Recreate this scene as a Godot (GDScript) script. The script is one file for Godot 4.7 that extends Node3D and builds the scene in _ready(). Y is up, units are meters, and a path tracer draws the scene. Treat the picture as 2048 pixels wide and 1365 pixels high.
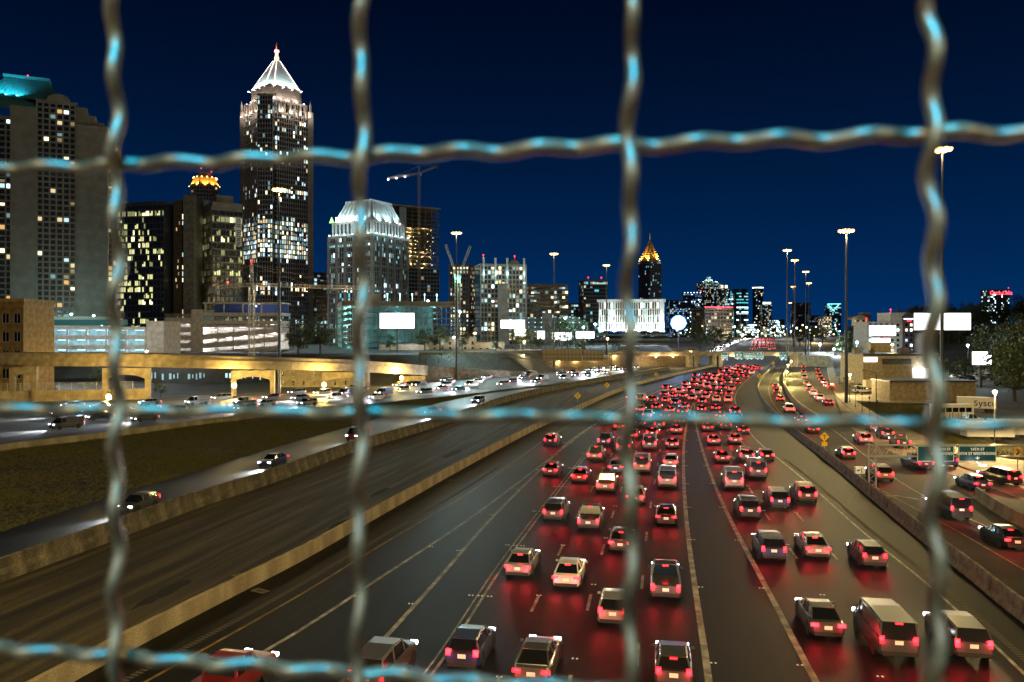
extends Node3D
# A city freeway at night, seen through the mesh of a bridge fence.
# Survey: the eye stands 16.6 m above the roadway and looks along -Z. A bearing and an elevation
# read in the photograph, with a distance in metres, give a place in the world.
const K := 1593.0
const EYE_Y := 16.6
const SKYLINE := 668.0

var rng := RandomNumberGenerator.new()
var mats := {}
var taken := {}
var shared := {}

func rr(a: float, b: float) -> float:
	return rng.randf_range(a, b)

func at(px: float, py: float, d: float) -> Vector3:
	return Vector3((px - 1024.0) / K * d, EYE_Y + (SKYLINE - py) / K * d, -d)

func gp(px: float, py: float, h := 0.0) -> Vector3:
	return at(px, py, (EYE_Y - h) * K / (py - SKYLINE))

func ground_path(list: Array, h := 0.0) -> Array:
	var o := []
	for p in list:
		o.append(gp(p[0], p[1], h) if p.size() == 2 else Vector3((p[0] - 1024.0) / K * p[2], p[1], -p[2]))
	return o

# ---------------------------------------------------------------- mesh builder
class MB:
	var v := PackedVector3Array()
	var n := PackedVector3Array()
	func tri(a: Vector3, b: Vector3, c: Vector3) -> void:
		var m := (c - a).cross(b - a).normalized()
		v.append(a); v.append(b); v.append(c)
		n.append(m); n.append(m); n.append(m)
	func quad(a: Vector3, b: Vector3, c: Vector3, d: Vector3) -> void:
		tri(a, b, c)
		tri(a, c, d)
	func quad_n(a: Vector3, b: Vector3, c: Vector3, d: Vector3, na: Vector3, nb: Vector3, nc: Vector3, nd: Vector3) -> void:
		for p in [[a, na], [b, nb], [c, nc], [a, na], [c, nc], [d, nd]]:
			v.append(p[0]); n.append(p[1])
	func box(c: Vector3, s: Vector3, b := Basis()) -> void:
		var x := b.x * s.x * 0.5
		var y := b.y * s.y * 0.5
		var z := b.z * s.z * 0.5
		var p := [c - x - y - z, c + x - y - z, c + x + y - z, c - x + y - z, c - x - y + z, c + x - y + z, c + x + y + z, c - x + y + z]
		quad(p[4], p[7], p[6], p[5])
		quad(p[1], p[2], p[3], p[0])
		quad(p[5], p[6], p[2], p[1])
		quad(p[0], p[3], p[7], p[4])
		quad(p[7], p[3], p[2], p[6])
		quad(p[0], p[4], p[5], p[1])
	func span(a: Vector3, b: Vector3) -> void:   # box between two corners
		box((a + b) * 0.5, (b - a).abs())
	func bar(a: Vector3, b: Vector3, w: float, h: float) -> void:   # square bar from a to b
		var z := (b - a)
		var l := z.length()
		if l < 0.0001:
			return
		z /= l
		var up := Vector3.UP if absf(z.y) < 0.95 else Vector3.RIGHT
		var x := up.cross(z).normalized()
		var y := z.cross(x)
		box((a + b) * 0.5, Vector3(w, h, l), Basis(x, y, z))
	func tube(path: Array, r0: float, r1: float, sides := 8, caps := true) -> void:
		var m := path.size()
		var prev_x := Vector3.ZERO
		var rings := []
		for i in m:
			var t: Vector3 = (path[mini(i + 1, m - 1)] - path[maxi(i - 1, 0)]).normalized()
			var x: Vector3 = prev_x - t * prev_x.dot(t)
			if x.length() < 0.01:
				x = t.cross(Vector3.UP if absf(t.y) < 0.9 else Vector3.RIGHT)
			x = x.normalized()
			prev_x = x
			var y := t.cross(x)
			var r := lerpf(r0, r1, float(i) / maxf(1, m - 1))
			var ring := []
			for k in sides:
				var a := TAU * k / sides
				var d := x * cos(a) + y * sin(a)
				ring.append([path[i] + d * r, d])
			rings.append(ring)
		for i in m - 1:
			for k in sides:
				var k2 := (k + 1) % sides
				var a = rings[i][k]; var b = rings[i][k2]; var c = rings[i + 1][k2]; var d = rings[i + 1][k]
				quad_n(a[0], d[0], c[0], b[0], a[1], d[1], c[1], b[1])
		if caps:
			for k in sides:
				var k2 := (k + 1) % sides
				tri(path[0], rings[0][k][0], rings[0][k2][0])
				tri(path[m - 1], rings[m - 1][k2][0], rings[m - 1][k][0])
	func ball(c: Vector3, r: Vector3, seg := 8, rows := 6) -> void:
		for i in rows:
			for k in seg:
				var q := []
				for e in [[i, k], [i, k + 1], [i + 1, k + 1], [i + 1, k]]:
					var th: float = PI * e[0] / rows
					var ph: float = TAU * e[1] / seg
					q.append(Vector3(sin(th) * cos(ph), cos(th), sin(th) * sin(ph)))
				quad_n(c + q[0] * r, c + q[3] * r, c + q[2] * r, c + q[1] * r, q[0], q[3], q[2], q[1])
	func mesh() -> ArrayMesh:
		var a := []
		a.resize(Mesh.ARRAY_MAX)
		a[Mesh.ARRAY_VERTEX] = v
		a[Mesh.ARRAY_NORMAL] = n
		var m := ArrayMesh.new()
		m.add_surface_from_arrays(Mesh.PRIMITIVE_TRIANGLES, a)
		return m
	func smooth() -> ArrayMesh:
		var st := SurfaceTool.new()
		st.begin(Mesh.PRIMITIVE_TRIANGLES)
		st.set_smooth_group(0)
		for p in v:
			st.add_vertex(p)
		st.index()
		st.generate_normals()
		return st.commit()

# ---------------------------------------------------------------- materials (colours are linear base colours)
func noise_tex(freq: float, lo: float, hi: float, seed_n: int, size := 512, octaves := 5, kind := FastNoiseLite.TYPE_SIMPLEX_SMOOTH, tint := Color(1, 1, 1)) -> ImageTexture:
	var key := "n%s_%s_%s_%d_%s_%s" % [freq, lo, hi, seed_n, kind, tint]
	if shared.has(key):
		return shared[key]
	var f := FastNoiseLite.new()
	f.seed = seed_n
	f.noise_type = kind
	f.frequency = freq
	f.fractal_octaves = octaves
	var im := f.get_seamless_image(size, size)
	im.convert(Image.FORMAT_RGB8)
	for y in size:
		for x in size:
			var t := im.get_pixel(x, y).r
			var c := lerpf(lo, hi, t)
			var q := tint.lerp(Color(1, 1, 1), t)
			im.set_pixel(x, y, Color(c * q.r, c * q.g, c * q.b))
	shared[key] = ImageTexture.create_from_image(im)
	return shared[key]

func mat(id: String, c := Color(0.5, 0.5, 0.5), rough := 0.8, metal := 0.0) -> StandardMaterial3D:
	if mats.has(id):
		return mats[id]
	var m := StandardMaterial3D.new()
	m.resource_name = id
	m.albedo_color = c.linear_to_srgb()
	m.roughness = rough
	m.metallic = metal
	mats[id] = m
	return m

# a base colour broken up by fine and coarse mottling fixed to the surface
func grained(id: String, c: Color, rough: float, fine: float, coarse: float, spread := 0.5, relief := 0.0) -> StandardMaterial3D:
	if mats.has(id):
		return mats[id]
	var m := mat(id, c, rough)
	m.albedo_texture = noise_tex(0.02, 1.0 - spread * 0.7, 1.0, 11, 512, 6)
	m.uv1_triplanar = true
	m.uv1_world_triplanar = true
	m.uv1_scale = Vector3.ONE / fine
	m.detail_enabled = true
	m.detail_blend_mode = BaseMaterial3D.BLEND_MODE_MUL
	m.detail_albedo = noise_tex(0.009, 1.0 - spread, 1.0, 23, 512, 4, FastNoiseLite.TYPE_SIMPLEX_SMOOTH, Color(1.0, 0.95, 0.86))
	m.detail_uv_layer = BaseMaterial3D.DETAIL_UV_2
	m.uv2_triplanar = true
	m.uv2_world_triplanar = true
	m.uv2_scale = Vector3.ONE / coarse
	if relief > 0.0:
		m.heightmap_enabled = true
		m.heightmap_texture = noise_tex(0.05, 0.0, 1.0, 5, 512, 4)
		m.heightmap_scale = relief
	return m

# pavement: fine aggregate, and wear drawn out along the lanes (the sheet's own Z axis)
func pavement(id: String, c: Color, rough: float, spread: float, spec := 0.5) -> StandardMaterial3D:
	if mats.has(id):
		return mats[id]
	var m := grained(id, c, rough, 1.3, 20.0, spread, 0.35)
	m.metallic_specular = spec
	m.roughness_texture = noise_tex(0.035, 0.62, 1.0, 77, 512, 5)
	m.roughness_texture_channel = BaseMaterial3D.TEXTURE_CHANNEL_RED
	m.detail_albedo = noise_tex(0.012, 1.0 - spread, 1.0, 41, 512, 6)
	m.uv2_world_triplanar = false
	m.uv2_scale = Vector3(1.0 / 9.0, 1.0 / 9.0, 1.0 / 170.0)
	return m

func lane_structure(called: String, b: MB, m: Material, turn: float) -> MeshInstance3D:
	var f := Basis(Vector3.UP, turn)
	var inv := f.inverse()
	for i in b.v.size():
		b.v[i] = inv * b.v[i]
		b.n[i] = inv * b.n[i]
	var o := structure(called, b, m)
	o.basis = f
	return o

func glow(id: String, c: Color, energy: float) -> StandardMaterial3D:
	if mats.has(id):
		return mats[id]
	var m := mat(id, Color(c.r * 0.5, c.g * 0.5, c.b * 0.5), 0.4)
	m.emission_enabled = true
	m.emission = c.linear_to_srgb()
	m.emission_energy_multiplier = energy
	return m

# ---------------------------------------------------------------- scene tree
func numbered(called: String) -> String:
	var k: int = taken.get(called, 0)
	taken[called] = k + 1
	return called if k == 0 else "%s_%03d" % [called, k]

func thing(called: String, label: String, category: String, where := Vector3.ZERO, turn := 0.0, group := "") -> Node3D:
	var o := Node3D.new()
	o.name = numbered(called)
	add_child(o)
	o.position = where
	o.rotation.y = turn
	o.set_meta("label", label)
	o.set_meta("category", category)
	if group:
		o.set_meta("group", group)
	return o

func part(called: String, m, material: Material, parent: Node3D, where := Vector3.ZERO, basis_ := Basis()) -> MeshInstance3D:
	var o := MeshInstance3D.new()
	o.name = called
	o.mesh = (m.mesh() if m is MB else m)
	o.material_override = material
	parent.add_child(o, true)
	o.transform = Transform3D(basis_, where)
	return o

func stuff(called: String, m, material: Material, parent: Node3D) -> void:
	if m.v.size() == 0:
		return
	part(called, m, material, parent).set_meta("kind", "stuff")

func structure(called: String, m, material: Material) -> MeshInstance3D:
	var o := MeshInstance3D.new()
	o.name = numbered(called)
	o.mesh = (m.mesh() if m is MB else m)
	o.material_override = material
	add_child(o)
	o.set_meta("kind", "structure")
	return o

func tag(o: Node3D, label: String, category: String, group := "") -> void:
	o.set_meta("label", label)
	o.set_meta("category", category)
	if group:
		o.set_meta("group", group)

func omni(parent: Node3D, where: Vector3, c: Color, energy: float, size := 0.3) -> void:
	var l := OmniLight3D.new()
	l.name = "lamp_light"
	l.light_color = c.linear_to_srgb()
	l.light_energy = energy
	l.light_size = size
	l.omni_range = 400.0
	l.omni_attenuation = 2.0
	l.shadow_enabled = true
	parent.add_child(l, true)
	l.position = where

func spot(parent: Node3D, where: Vector3, aim: Vector3, c: Color, energy: float, angle: float, size := 0.3) -> void:
	var l := SpotLight3D.new()
	l.name = "lamp_light"
	l.light_color = c.linear_to_srgb()
	l.light_energy = energy
	l.light_size = size
	l.spot_range = 400.0
	l.spot_attenuation = 2.0
	l.spot_angle = angle
	l.spot_angle_attenuation = 0.6
	l.shadow_enabled = true
	parent.add_child(l, true)
	l.position = where
	var z := -(aim - where).normalized()
	var x := (Vector3.UP if absf(z.y) < 0.97 else Vector3.RIGHT).cross(z).normalized()
	l.basis = Basis(x, z.cross(x), z)

func panel_light(parent: Node3D, where: Vector3, toward: Vector3, size: Vector2, c: Color, energy: float) -> void:
	var l := AreaLight3D.new()
	l.name = "panel_light"
	l.light_color = c.linear_to_srgb()
	l.light_energy = energy
	l.area_size = size
	l.shadow_enabled = true
	parent.add_child(l, true)
	l.position = where
	var z := -toward.normalized()
	var x := (Vector3.UP if absf(z.y) < 0.97 else Vector3.RIGHT).cross(z).normalized()
	l.basis = Basis(x, z.cross(x), z)

func lettering(parent: Node3D, words: String, height: float, where: Vector3, material: Material, basis_ := Basis(), depth := 0.02, serif := false) -> MeshInstance3D:
	var t := TextMesh.new()
	var f := SystemFont.new()
	f.font_names = PackedStringArray(["Droid Serif" if serif else "Droid Sans"])
	f.font_weight = 700
	t.font = f
	t.text = words
	t.font_size = 64
	t.pixel_size = height / 46.0
	t.depth = depth
	t.curve_step = 4.0
	var o := part("lettering", t, material, parent, where, basis_)
	return o

# ---------------------------------------------------------------- paths
func smooth_path(pts: Array, step := 3.0) -> Array:
	var o := []
	var m := pts.size()
	for i in m - 1:
		var p0: Vector3 = pts[maxi(i - 1, 0)]
		var p1: Vector3 = pts[i]
		var p2: Vector3 = pts[i + 1]
		var p3: Vector3 = pts[mini(i + 2, m - 1)]
		var l := p1.distance_to(p2)
		# centripetal tangents keep uneven spacing from overshooting
		var t0 := maxf(0.1, sqrt(p0.distance_to(p1)))
		var t1 := maxf(0.1, sqrt(l))
		var t2 := maxf(0.1, sqrt(p2.distance_to(p3)))
		var m1 := (p2 - p1)
		var m2 := (p2 - p1)
		if i > 0:
			m1 = ((p1 - p0) / t0 - (p2 - p0) / (t0 + t1) + (p2 - p1) / t1) * t1
		if i < m - 2:
			m2 = ((p2 - p1) / t1 - (p3 - p1) / (t1 + t2) + (p3 - p2) / t2) * t1
		var k := maxi(1, int(l / step))
		for j in k:
			var t := float(j) / k
			var tt := t * t
			var ttt := tt * t
			o.append(p1 * (2 * ttt - 3 * tt + 1) + m1 * (ttt - 2 * tt + t) + p2 * (-2 * ttt + 3 * tt) + m2 * (ttt - tt))
	o.append(pts[m - 1])
	return o

func path_length(p: Array) -> float:
	var l := 0.0
	for i in p.size() - 1:
		l += p[i].distance_to(p[i + 1])
	return l

func along(p: Array, s: float) -> Array:   # [place, direction]
	for i in p.size() - 1:
		var l: float = p[i].distance_to(p[i + 1])
		if s <= l or i == p.size() - 2:
			var d: Vector3 = (p[i + 1] - p[i]).normalized()
			return [p[i] + d * s, d]
		s -= l
	return [p[0], Vector3.FORWARD]

func even(p: Array, count: int) -> Array:
	var o := []
	var l := path_length(p)
	var i := 0
	var gone := 0.0
	for k in count + 1:
		var s := l * k / count
		while i < p.size() - 2 and gone + p[i].distance_to(p[i + 1]) < s:
			gone += p[i].distance_to(p[i + 1])
			i += 1
		var seg: float = p[i].distance_to(p[i + 1])
		o.append(p[i].lerp(p[i + 1], clampf((s - gone) / maxf(seg, 0.0001), 0, 1)))
	return o

func side_of(p: Array, i: int) -> Vector3:
	var t: Vector3 = p[mini(i + 1, p.size() - 1)] - p[maxi(i - 1, 0)]
	return Vector3(-t.z, 0, t.x).normalized()   # to the right of travel

func sheet(l: Array, r: Array, count: int, lift := 0.0, across := 4) -> MB:
	var b := MB.new()
	var a := even(l, count)
	var c := even(r, count)
	var up := Vector3.UP * lift
	for i in count:
		for j in across:
			var u := float(j) / across
			var w := float(j + 1) / across
			b.quad(a[i].lerp(c[i], u) + up, a[i + 1].lerp(c[i + 1], u) + up, a[i + 1].lerp(c[i + 1], w) + up, a[i].lerp(c[i], w) + up)
	return b

func ribbon(b: MB, p: Array, w: float, lift: float) -> void:
	for i in p.size() - 1:
		var s0 := side_of(p, i) * w * 0.5
		var s1 := side_of(p, i + 1) * w * 0.5
		var up := Vector3.UP * lift
		b.quad(p[i] - s0 + up, p[i + 1] - s1 + up, p[i + 1] + s1 + up, p[i] + s0 + up)

func cut(p: Array, s0: float, s1: float, step := 1.5) -> Array:
	var o := []
	var n := maxi(1, int((s1 - s0) / step))
	for i in n + 1:
		o.append(along(p, s0 + (s1 - s0) * i / n)[0])
	return o

# sweep a closed cross-section [(to the right, up), ...] along a path
func sweep(b: MB, p: Array, prof: Array) -> void:
	var rows := []
	for i in p.size():
		var s := side_of(p, i)
		var row := []
		for q in prof:
			row.append(p[i] + s * q[0] + Vector3.UP * q[1])
		rows.append(row)
	var k := prof.size()
	for i in p.size() - 1:
		for j in k:
			var j2 := (j + 1) % k
			b.quad(rows[i][j], rows[i + 1][j], rows[i + 1][j2], rows[i][j2])
	for e in [0, p.size() - 1]:
		for j in range(1, k - 1):
			if e == 0:
				b.tri(rows[e][0], rows[e][j + 1], rows[e][j])
			else:
				b.tri(rows[e][0], rows[e][j], rows[e][j + 1])

# ---------------------------------------------------------------- terrain
func rise(d: float) -> float:   # the freeway climbs beyond the overbridge
	var t := clampf((d - 380.0) / 420.0, 0.0, 1.0)
	return 10.5 * t * t * (3.0 - 2.0 * t)

func step_up(a: float, b: float, v: float) -> float:
	var t := clampf((v - a) / (b - a), 0.0, 1.0)
	return t * t * (3.0 - 2.0 * t)

func poly(table: Array, x: float) -> float:
	if x <= table[0][0]:
		return table[0][1]
	for i in table.size() - 1:
		if x <= table[i + 1][0]:
			return lerpf(table[i][1], table[i + 1][1], (x - table[i][0]) / (table[i + 1][0] - table[i][0]))
	return table[-1][1]

func terrain(x: float, d: float) -> float:
	var y := rise(d) - 0.35 - 0.5 * step_up(380, 700, d)
	var edge := poly([[-900, 330], [-140, 290], [-75, 282], [-48, 262], [-36, 268], [-10, 300], [10, 345], [60, 425], [95, 470], [140, 640], [180, 800]], x)
	var bank := step_up(edge, edge + poly([[-140, 26], [-48, 12], [-10, 14], [60, 20]], x), d)
	y = lerpf(y, 9.0 + 1.5 * step_up(500, 1400, d), bank)
	# wooded rise on the right
	var right := step_up(20, 120, x - poly([[0, 120], [250, 120], [520, 215], [900, 330], [1500, 520]], d))
	y += right * step_up(235, 420, d) * 8.0 * (1.0 - step_up(420, 800, d))
	y += 15.0 * step_up(38, 95, x - poly([[400, 195], [520, 222], [600, 226], [800, 275], [1000, 340]], d)) * step_up(430, 540, d) * (1.0 - step_up(820, 1100, d))
	y += 10.0 * exp(-pow((x - 250.0) / 60.0, 2.0) - pow((d - 330.0) / 60.0, 2.0)) * right
	return y

func build_terrain() -> void:
	var xs := []
	var x := -2600.0
	while x < 2600.0:
		xs.append(x)
		x += 8.0 + absf(x - 60.0) * 0.055
	xs.append(2600.0)
	var ds := []
	var d := -120.0
	while d < 7000.0:
		ds.append(d)
		d += 7.0 + maxf(0.0, d - 250.0) * 0.05
	ds.append(7000.0)
	var b := MB.new()
	for i in ds.size() - 1:
		for j in xs.size() - 1:
			var q := []
			for e in [[j, i], [j, i + 1], [j + 1, i + 1], [j + 1, i]]:
				q.append(Vector3(xs[e[0]], terrain(xs[e[0]], ds[e[1]]), -ds[e[1]]))
			b.quad(q[0], q[1], q[2], q[3])
	structure("ground", b.smooth(), grained("ground_earth", Color(0.07, 0.065, 0.04), 0.95, 5.0, 47.0, 0.6))

# ---------------------------------------------------------------- roads
var line := {}      # named reference lines on the ground
func ref(name_: String, pts: Array, step := 3.0) -> Array:
	line[name_] = smooth_path(ground_path(pts), step)
	return line[name_]

# where the lanes run between the edges once the road bends away: [row, left, right]
const BEND := [[830, 1186, 1484], [800, 1252, 1470], [775, 1318, 1480], [752, 1396, 1506], [737, 1444, 1530]]
func lane_ref(name_: String, near: Array, u: float) -> Array:
	var pts := near.duplicate()
	for r in BEND:
		pts.append([lerpf(r[1], r[2], u), r[0]])
	for far in [[1480, 1546, 450.0], [1492, 1556, 520.0], [1501, 1552, 600.0], [1505, 1550, 700.0], [1507, 1546, 800.0], [1509, 1541, 950.0], [1508, 1534, 1200.0]]:
		pts.append([lerpf(far[0], far[1], u), rise(far[2]), far[2]])
	return ref(name_, pts)

func build_road_lines() -> void:
	ref("median_base", [[-330, 1640], [145, 1365], [364, 1247], [468, 1193], [600, 1125], [741, 1044], [952, 924], [1084, 854], [1160, 820], [1225, 790], [1290, 767], [1360, 750], [1418, 736], [1450, 729]])
	ref("wall_base", [[-420, 1345], [-150, 1225], [0, 1166], [228, 1082], [352, 1032], [538, 970], [700, 908], [850, 862], [950, 828], [1020, 803], [1100, 784], [1170, 770], [1264, 755], [1340, 741]])
	ref("grass_near", [[-420, 1215], [-150, 1118], [0, 1065], [207, 999], [414, 937], [621, 875], [700, 854], [800, 826], [880, 806], [960, 789]])
	ref("grass_far", [[-420, 975], [-150, 928], [0, 903], [207, 877], [393, 852], [497, 839], [620, 826], [740, 812], [850, 800], [960, 788]])
	ref("white_far", [[-420, 852], [-150, 830], [0, 816], [310, 805], [600, 786], [800, 770], [934, 758], [1069, 750], [1160, 744], [1216, 738], [1290, 727], [1350, 716], [1400, 1.2, 520.0], [1428, 5.0, 600.0], [1462, 9.0, 700.0], [1485, 10.5, 800.0], [1496, 10.5, 950.0], [1500, 10.5, 1200.0]])
	ref("white_near", [[-420, 964], [-150, 918], [0, 893], [207, 868], [393, 845], [497, 833], [620, 821], [740, 808], [850, 797], [960, 786], [1050, 775], [1120, 768], [1216, 752], [1300, 735], [1370, 723], [1420, 1.2, 520.0], [1448, 5.0, 600.0], [1478, 9.0, 700.0], [1496, 10.5, 800.0], [1505, 10.5, 950.0], [1506, 10.5, 1200.0]])
	lane_ref("yellow_edge", [[-60, 1560], [350, 1332], [600, 1191], [741, 1104], [960, 972], [1109, 868]], 0.0)
	ref("buffer_left", [[240, 1462], [420, 1365], [600, 1262], [743, 1168], [931, 1044], [1072, 939], [1113, 908], [1160, 871], [1200, 842]])
	lane_ref("buffer_right", [[520, 1520], [695, 1355], [857, 1181], [977, 1044], [1084, 937], [1138, 884]], 0.12)
	lane_ref("double_line", [[740, 1480], [846, 1363], [1002, 1131], [1108, 990], [1184, 897]], 0.235)
	lane_ref("dash_a", [[938, 1480], [1050, 1250], [1110, 1125], [1149, 1044], [1179, 988], [1221, 914], [1240, 885]], 0.35)
	lane_ref("dash_b", [[1122, 1430], [1162, 1271], [1196, 1137], [1232, 1010], [1262, 930], [1283, 880]], 0.46)
	lane_ref("dash_c", [[1268, 1450], [1280, 1230], [1294, 1065], [1303, 1003], [1317, 924], [1325, 882]], 0.57)
	ref("gore_left", [[1424, 1440], [1418, 1365], [1395, 1208], [1376, 1069], [1368, 966], [1369, 880], [1380, 822], [1388, 806]])
	ref("gore_right", [[1682, 1450], [1631, 1363], [1544, 1197], [1461, 1040], [1428, 966], [1399, 879], [1390, 830], [1389, 806]])
	lane_ref("dash_d", [[1850, 1480], [1674, 1233], [1595, 1119], [1539, 1040], [1508, 992], [1462, 910], [1448, 878]], 0.78)
	lane_ref("dash_e", [[2010, 1500], [1777, 1235], [1676, 1121], [1607, 1043], [1548, 975], [1495, 900], [1478, 872]], 0.89)
	lane_ref("right_edge", [[2200, 1500], [2048, 1348], [1862, 1175], [1730, 1068], [1614, 965], [1506, 873]], 1.0)
	ref("right_base", [[2420, 1480], [2048, 1250], [1950, 1168], [1846, 1086], [1738, 995], [1639, 912], [1589, 874], [1550, 838], [1520, 800], [1514, 775], [1530, 750], [1548, 735]])
	ref("collector_yellow", [[2400, 1340], [2046, 1139], [1888, 1048], [1844, 1025], [1741, 969], [1650, 907], [1608, 872], [1570, 836], [1546, 806], [1538, 780], [1545, 756], [1562, 735]])
	ref("collector_mid", [[2400, 1215], [2080, 1098], [1900, 1020], [1794, 960], [1732, 913], [1682, 872], [1645, 846]])
	ref("collector_right", [[2400, 1110], [2029, 993], [1955, 966], [1844, 928], [1779, 901], [1730, 874], [1690, 846]])
	ref("ramp_right", [[1632, 847], [1598, 822], [1575, 792], [1566, 764], [1570, 748], [1578, 735]])
	ref("exit_left", [[1690, 870], [1628, 842], [1599, 816], [1584, 784], [1582, 750], [1588, 732], [1597, 2.3, 480.0], [1604, 3.2, 525.0], [1609, 3.8, 550.0]])
	ref("exit_right", [[2400, 1030], [2046, 970], [1873, 915], [1800, 880], [1732, 839], [1681, 799], [1664, 772], [1657, 748], [1655, 732], [1656, 2.3, 480.0], [1659, 3.2, 525.0], [1660, 3.8, 550.0]])
	ref("walk_right", [[2400, 960], [2046, 925], [1900, 892], [1820, 862], [1752, 828], [1704, 797], [1682, 772], [1672, 750], [1667, 732], [1666, 2.3, 480.0], [1668, 3.2, 525.0], [1669, 3.8, 550.0]])

func dashes(b: MB, p: Array, w: float, on: float, gap: float, s0: float, s1: float, lift := 0.02) -> void:
	var s := s0
	while s < s1:
		ribbon(b, cut(p, s, s + on, 1.6), w, lift)
		s += on + gap

func marking(called: String, label: String, b: MB, m: Material) -> void:
	var o := structure(called, b, m)
	o.set_meta("label", label)

func wall_segments(o: Node3D, p: Array, prof: Array, seg: float, gap: float, material: Material, called := "segment") -> void:
	var l := path_length(p)
	var n := maxi(1, int(l / seg))
	for i in n:
		var b := MB.new()
		sweep(b, cut(p, l * i / n, l * (i + 1) / n - gap, 3.0), prof)
		part(called, b, material, o)

func shifted(p: Array, dx: float) -> Array:
	var o := []
	for i in p.size():
		o.append(p[i] + side_of(p, i) * dx)
	return o

func build_roads() -> void:
	build_road_lines()
	var asphalt := pavement("asphalt_new", Color(0.012, 0.0108, 0.009), 0.7, 0.6, 0.32)
	var asphalt_old := pavement("asphalt_worn", Color(0.2, 0.152, 0.08), 1.0, 0.75)
	var asphalt_mid := grained("asphalt_grey", Color(0.05, 0.045, 0.036), 0.85, 2.0, 27.0, 0.5, 0.3)
	var concrete_road := grained("concrete_paving", Color(0.26, 0.22, 0.16), 0.8, 3.0, 24.0, 0.35, 0.2)
	lane_structure("freeway_pavement", sheet(line.median_base, line.right_base, 70, 0.0, 8), asphalt, -0.187)
	# the far half of the freeway, past the overbridge
	var fl := []
	var fr := []
	for p in line.yellow_edge:
		if -p.z > 395:
			fl.append(p + Vector3(-2.5, -0.03, 0))
	for p in line.right_edge:
		if -p.z > 395:
			fr.append(p + Vector3(2.5, -0.03, 0))
	structure("far_freeway_pavement", sheet(fl, fr, 40, 0.0, 4), asphalt_mid)
	lane_structure("closed_carriageway_pavement", sheet(line.wall_base, shifted(line.median_base, -0.62), 60, 0.0, 6), asphalt_old, -0.2)
	lane_structure("narrow_ramp_pavement", sheet(line.grass_near, shifted(line.wall_base, -0.5).slice(0, line.wall_base.size() - 18), 50, 0.004, 3), asphalt, -0.2)
	lane_structure("oncoming_pavement", sheet(line.white_far, line.white_near, 70, 0.008, 4), pavement("asphalt_oncoming", Color(0.05, 0.046, 0.04), 0.8, 0.5), -0.45)
	structure("collector_pavement", sheet(shifted(line.right_base, 0.6), line.collector_right, 50, 0.0, 5), asphalt_mid)
	structure("gore_paving", sheet(line.collector_right, line.exit_right.slice(0, 70), 40, -0.012, 5), concrete_road)
	structure("exit_road_pavement", sheet(line.exit_left, line.exit_right.slice(int(line.exit_right.size() * 0.42)), 40, 0.006, 4), asphalt_mid)
	var walk := structure("sidewalk", sheet(line.exit_right, line.walk_right, 50, 0.13, 2), grained("sidewalk_concrete", Color(0.33, 0.28, 0.2), 0.85, 1.3, 9.0, 0.3, 0.15))
	var kerb := MB.new()
	sweep(kerb, line.exit_right, [[-0.16, -0.2], [-0.14, 0.14], [0.0, 0.15], [0.02, -0.2]])
	part("kerb", kerb, mat("kerb_stone", Color(0.36, 0.33, 0.28), 0.85), walk)

	# painted markings
	var white := grained("road_paint_white", Color(0.78, 0.76, 0.7), 0.6, 0.6, 6.0, 0.55)
	var yellow := grained("road_paint_yellow", Color(0.55, 0.36, 0.05), 0.6, 0.6, 6.0, 0.5)
	var b := MB.new()
	ribbon(b, line.yellow_edge, 0.2, 0.02)
	marking("yellow_edge_line", "yellow edge line along the shoulder of the freeway", b, yellow)
	for e in [["buffer_left", 0.26], ["buffer_right", 0.28], ["gore_left", 0.36], ["gore_right", 0.36], ["right_edge", 0.2]]:
		b = MB.new()
		ribbon(b, line[e[0]], e[1], 0.02)
		marking("white_lane_line", "solid white line painted on the freeway", b, white)
	b = MB.new()
	ribbon(b, shifted(line.double_line, -0.2), 0.12, 0.02)
	ribbon(b, shifted(line.double_line, 0.2), 0.17, 0.02)
	marking("double_white_line", "double white line between two freeway lanes", b, white)
	for e in [["dash_a", 3.0], ["dash_b", 1.0], ["dash_c", 6.0], ["dash_d", 2.0], ["dash_e", 2.6]]:
		var dashed := structure("dashed_lane_line", null_mesh(), white)
		dashed.set_meta("label", "row of white lane dashes painted on the freeway")
		var s: float = e[1]
		var k := 0
		while s < path_length(line[e[0]]) - 5.0:
			var q := MB.new()
			ribbon(q, cut(line[e[0]], s, s + 3.05, 1.5), 0.19, 0.02)
			if k < 18:
				part("dash", q, white, dashed)
			else:
				b = MB.new()
				dashes(b, line[e[0]], 0.15, 3.05, 9.15, s, path_length(line[e[0]]) - 5.0)
				stuff("far_dashes", b, white, dashed)
				break
			k += 1
			s += 12.2
	# raised reflectors in pairs along the solid lines
	var marker := MB.new()
	for e in [["buffer_left", 0.25], ["buffer_right", -0.3], ["gore_left", 0.35], ["gore_right", -0.35], ["double_line", 0.0], ["double_line", -0.6], ["double_line", 0.6], ["dash_a", 0.0], ["dash_b", 0.0], ["dash_d", 0.0], ["dash_e", 0.0]]:
		var s := 6.0
		while s < minf(150.0, path_length(line[e[0]])):
			var w := along(line[e[0]], s)
			var side: Vector3 = Vector3(-w[1].z, 0, w[1].x)
			for j in [-0.11, 0.11]:
				marker.box(w[0] + side * (e[1] + j) + Vector3(0, 0.035, 0), Vector3(0.1, 0.03, 0.1))
			s += 12.2
	var mk := structure("road_markers", marker, mat("reflector_white", Color(0.85, 0.85, 0.82), 0.25))
	mk.set_meta("kind", "stuff")
	tag(mk, "small raised white reflectors set along the lane lines", "road markers")
	# rumble strip beside the yellow line and on the right shoulder
	var groove := MB.new()
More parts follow.
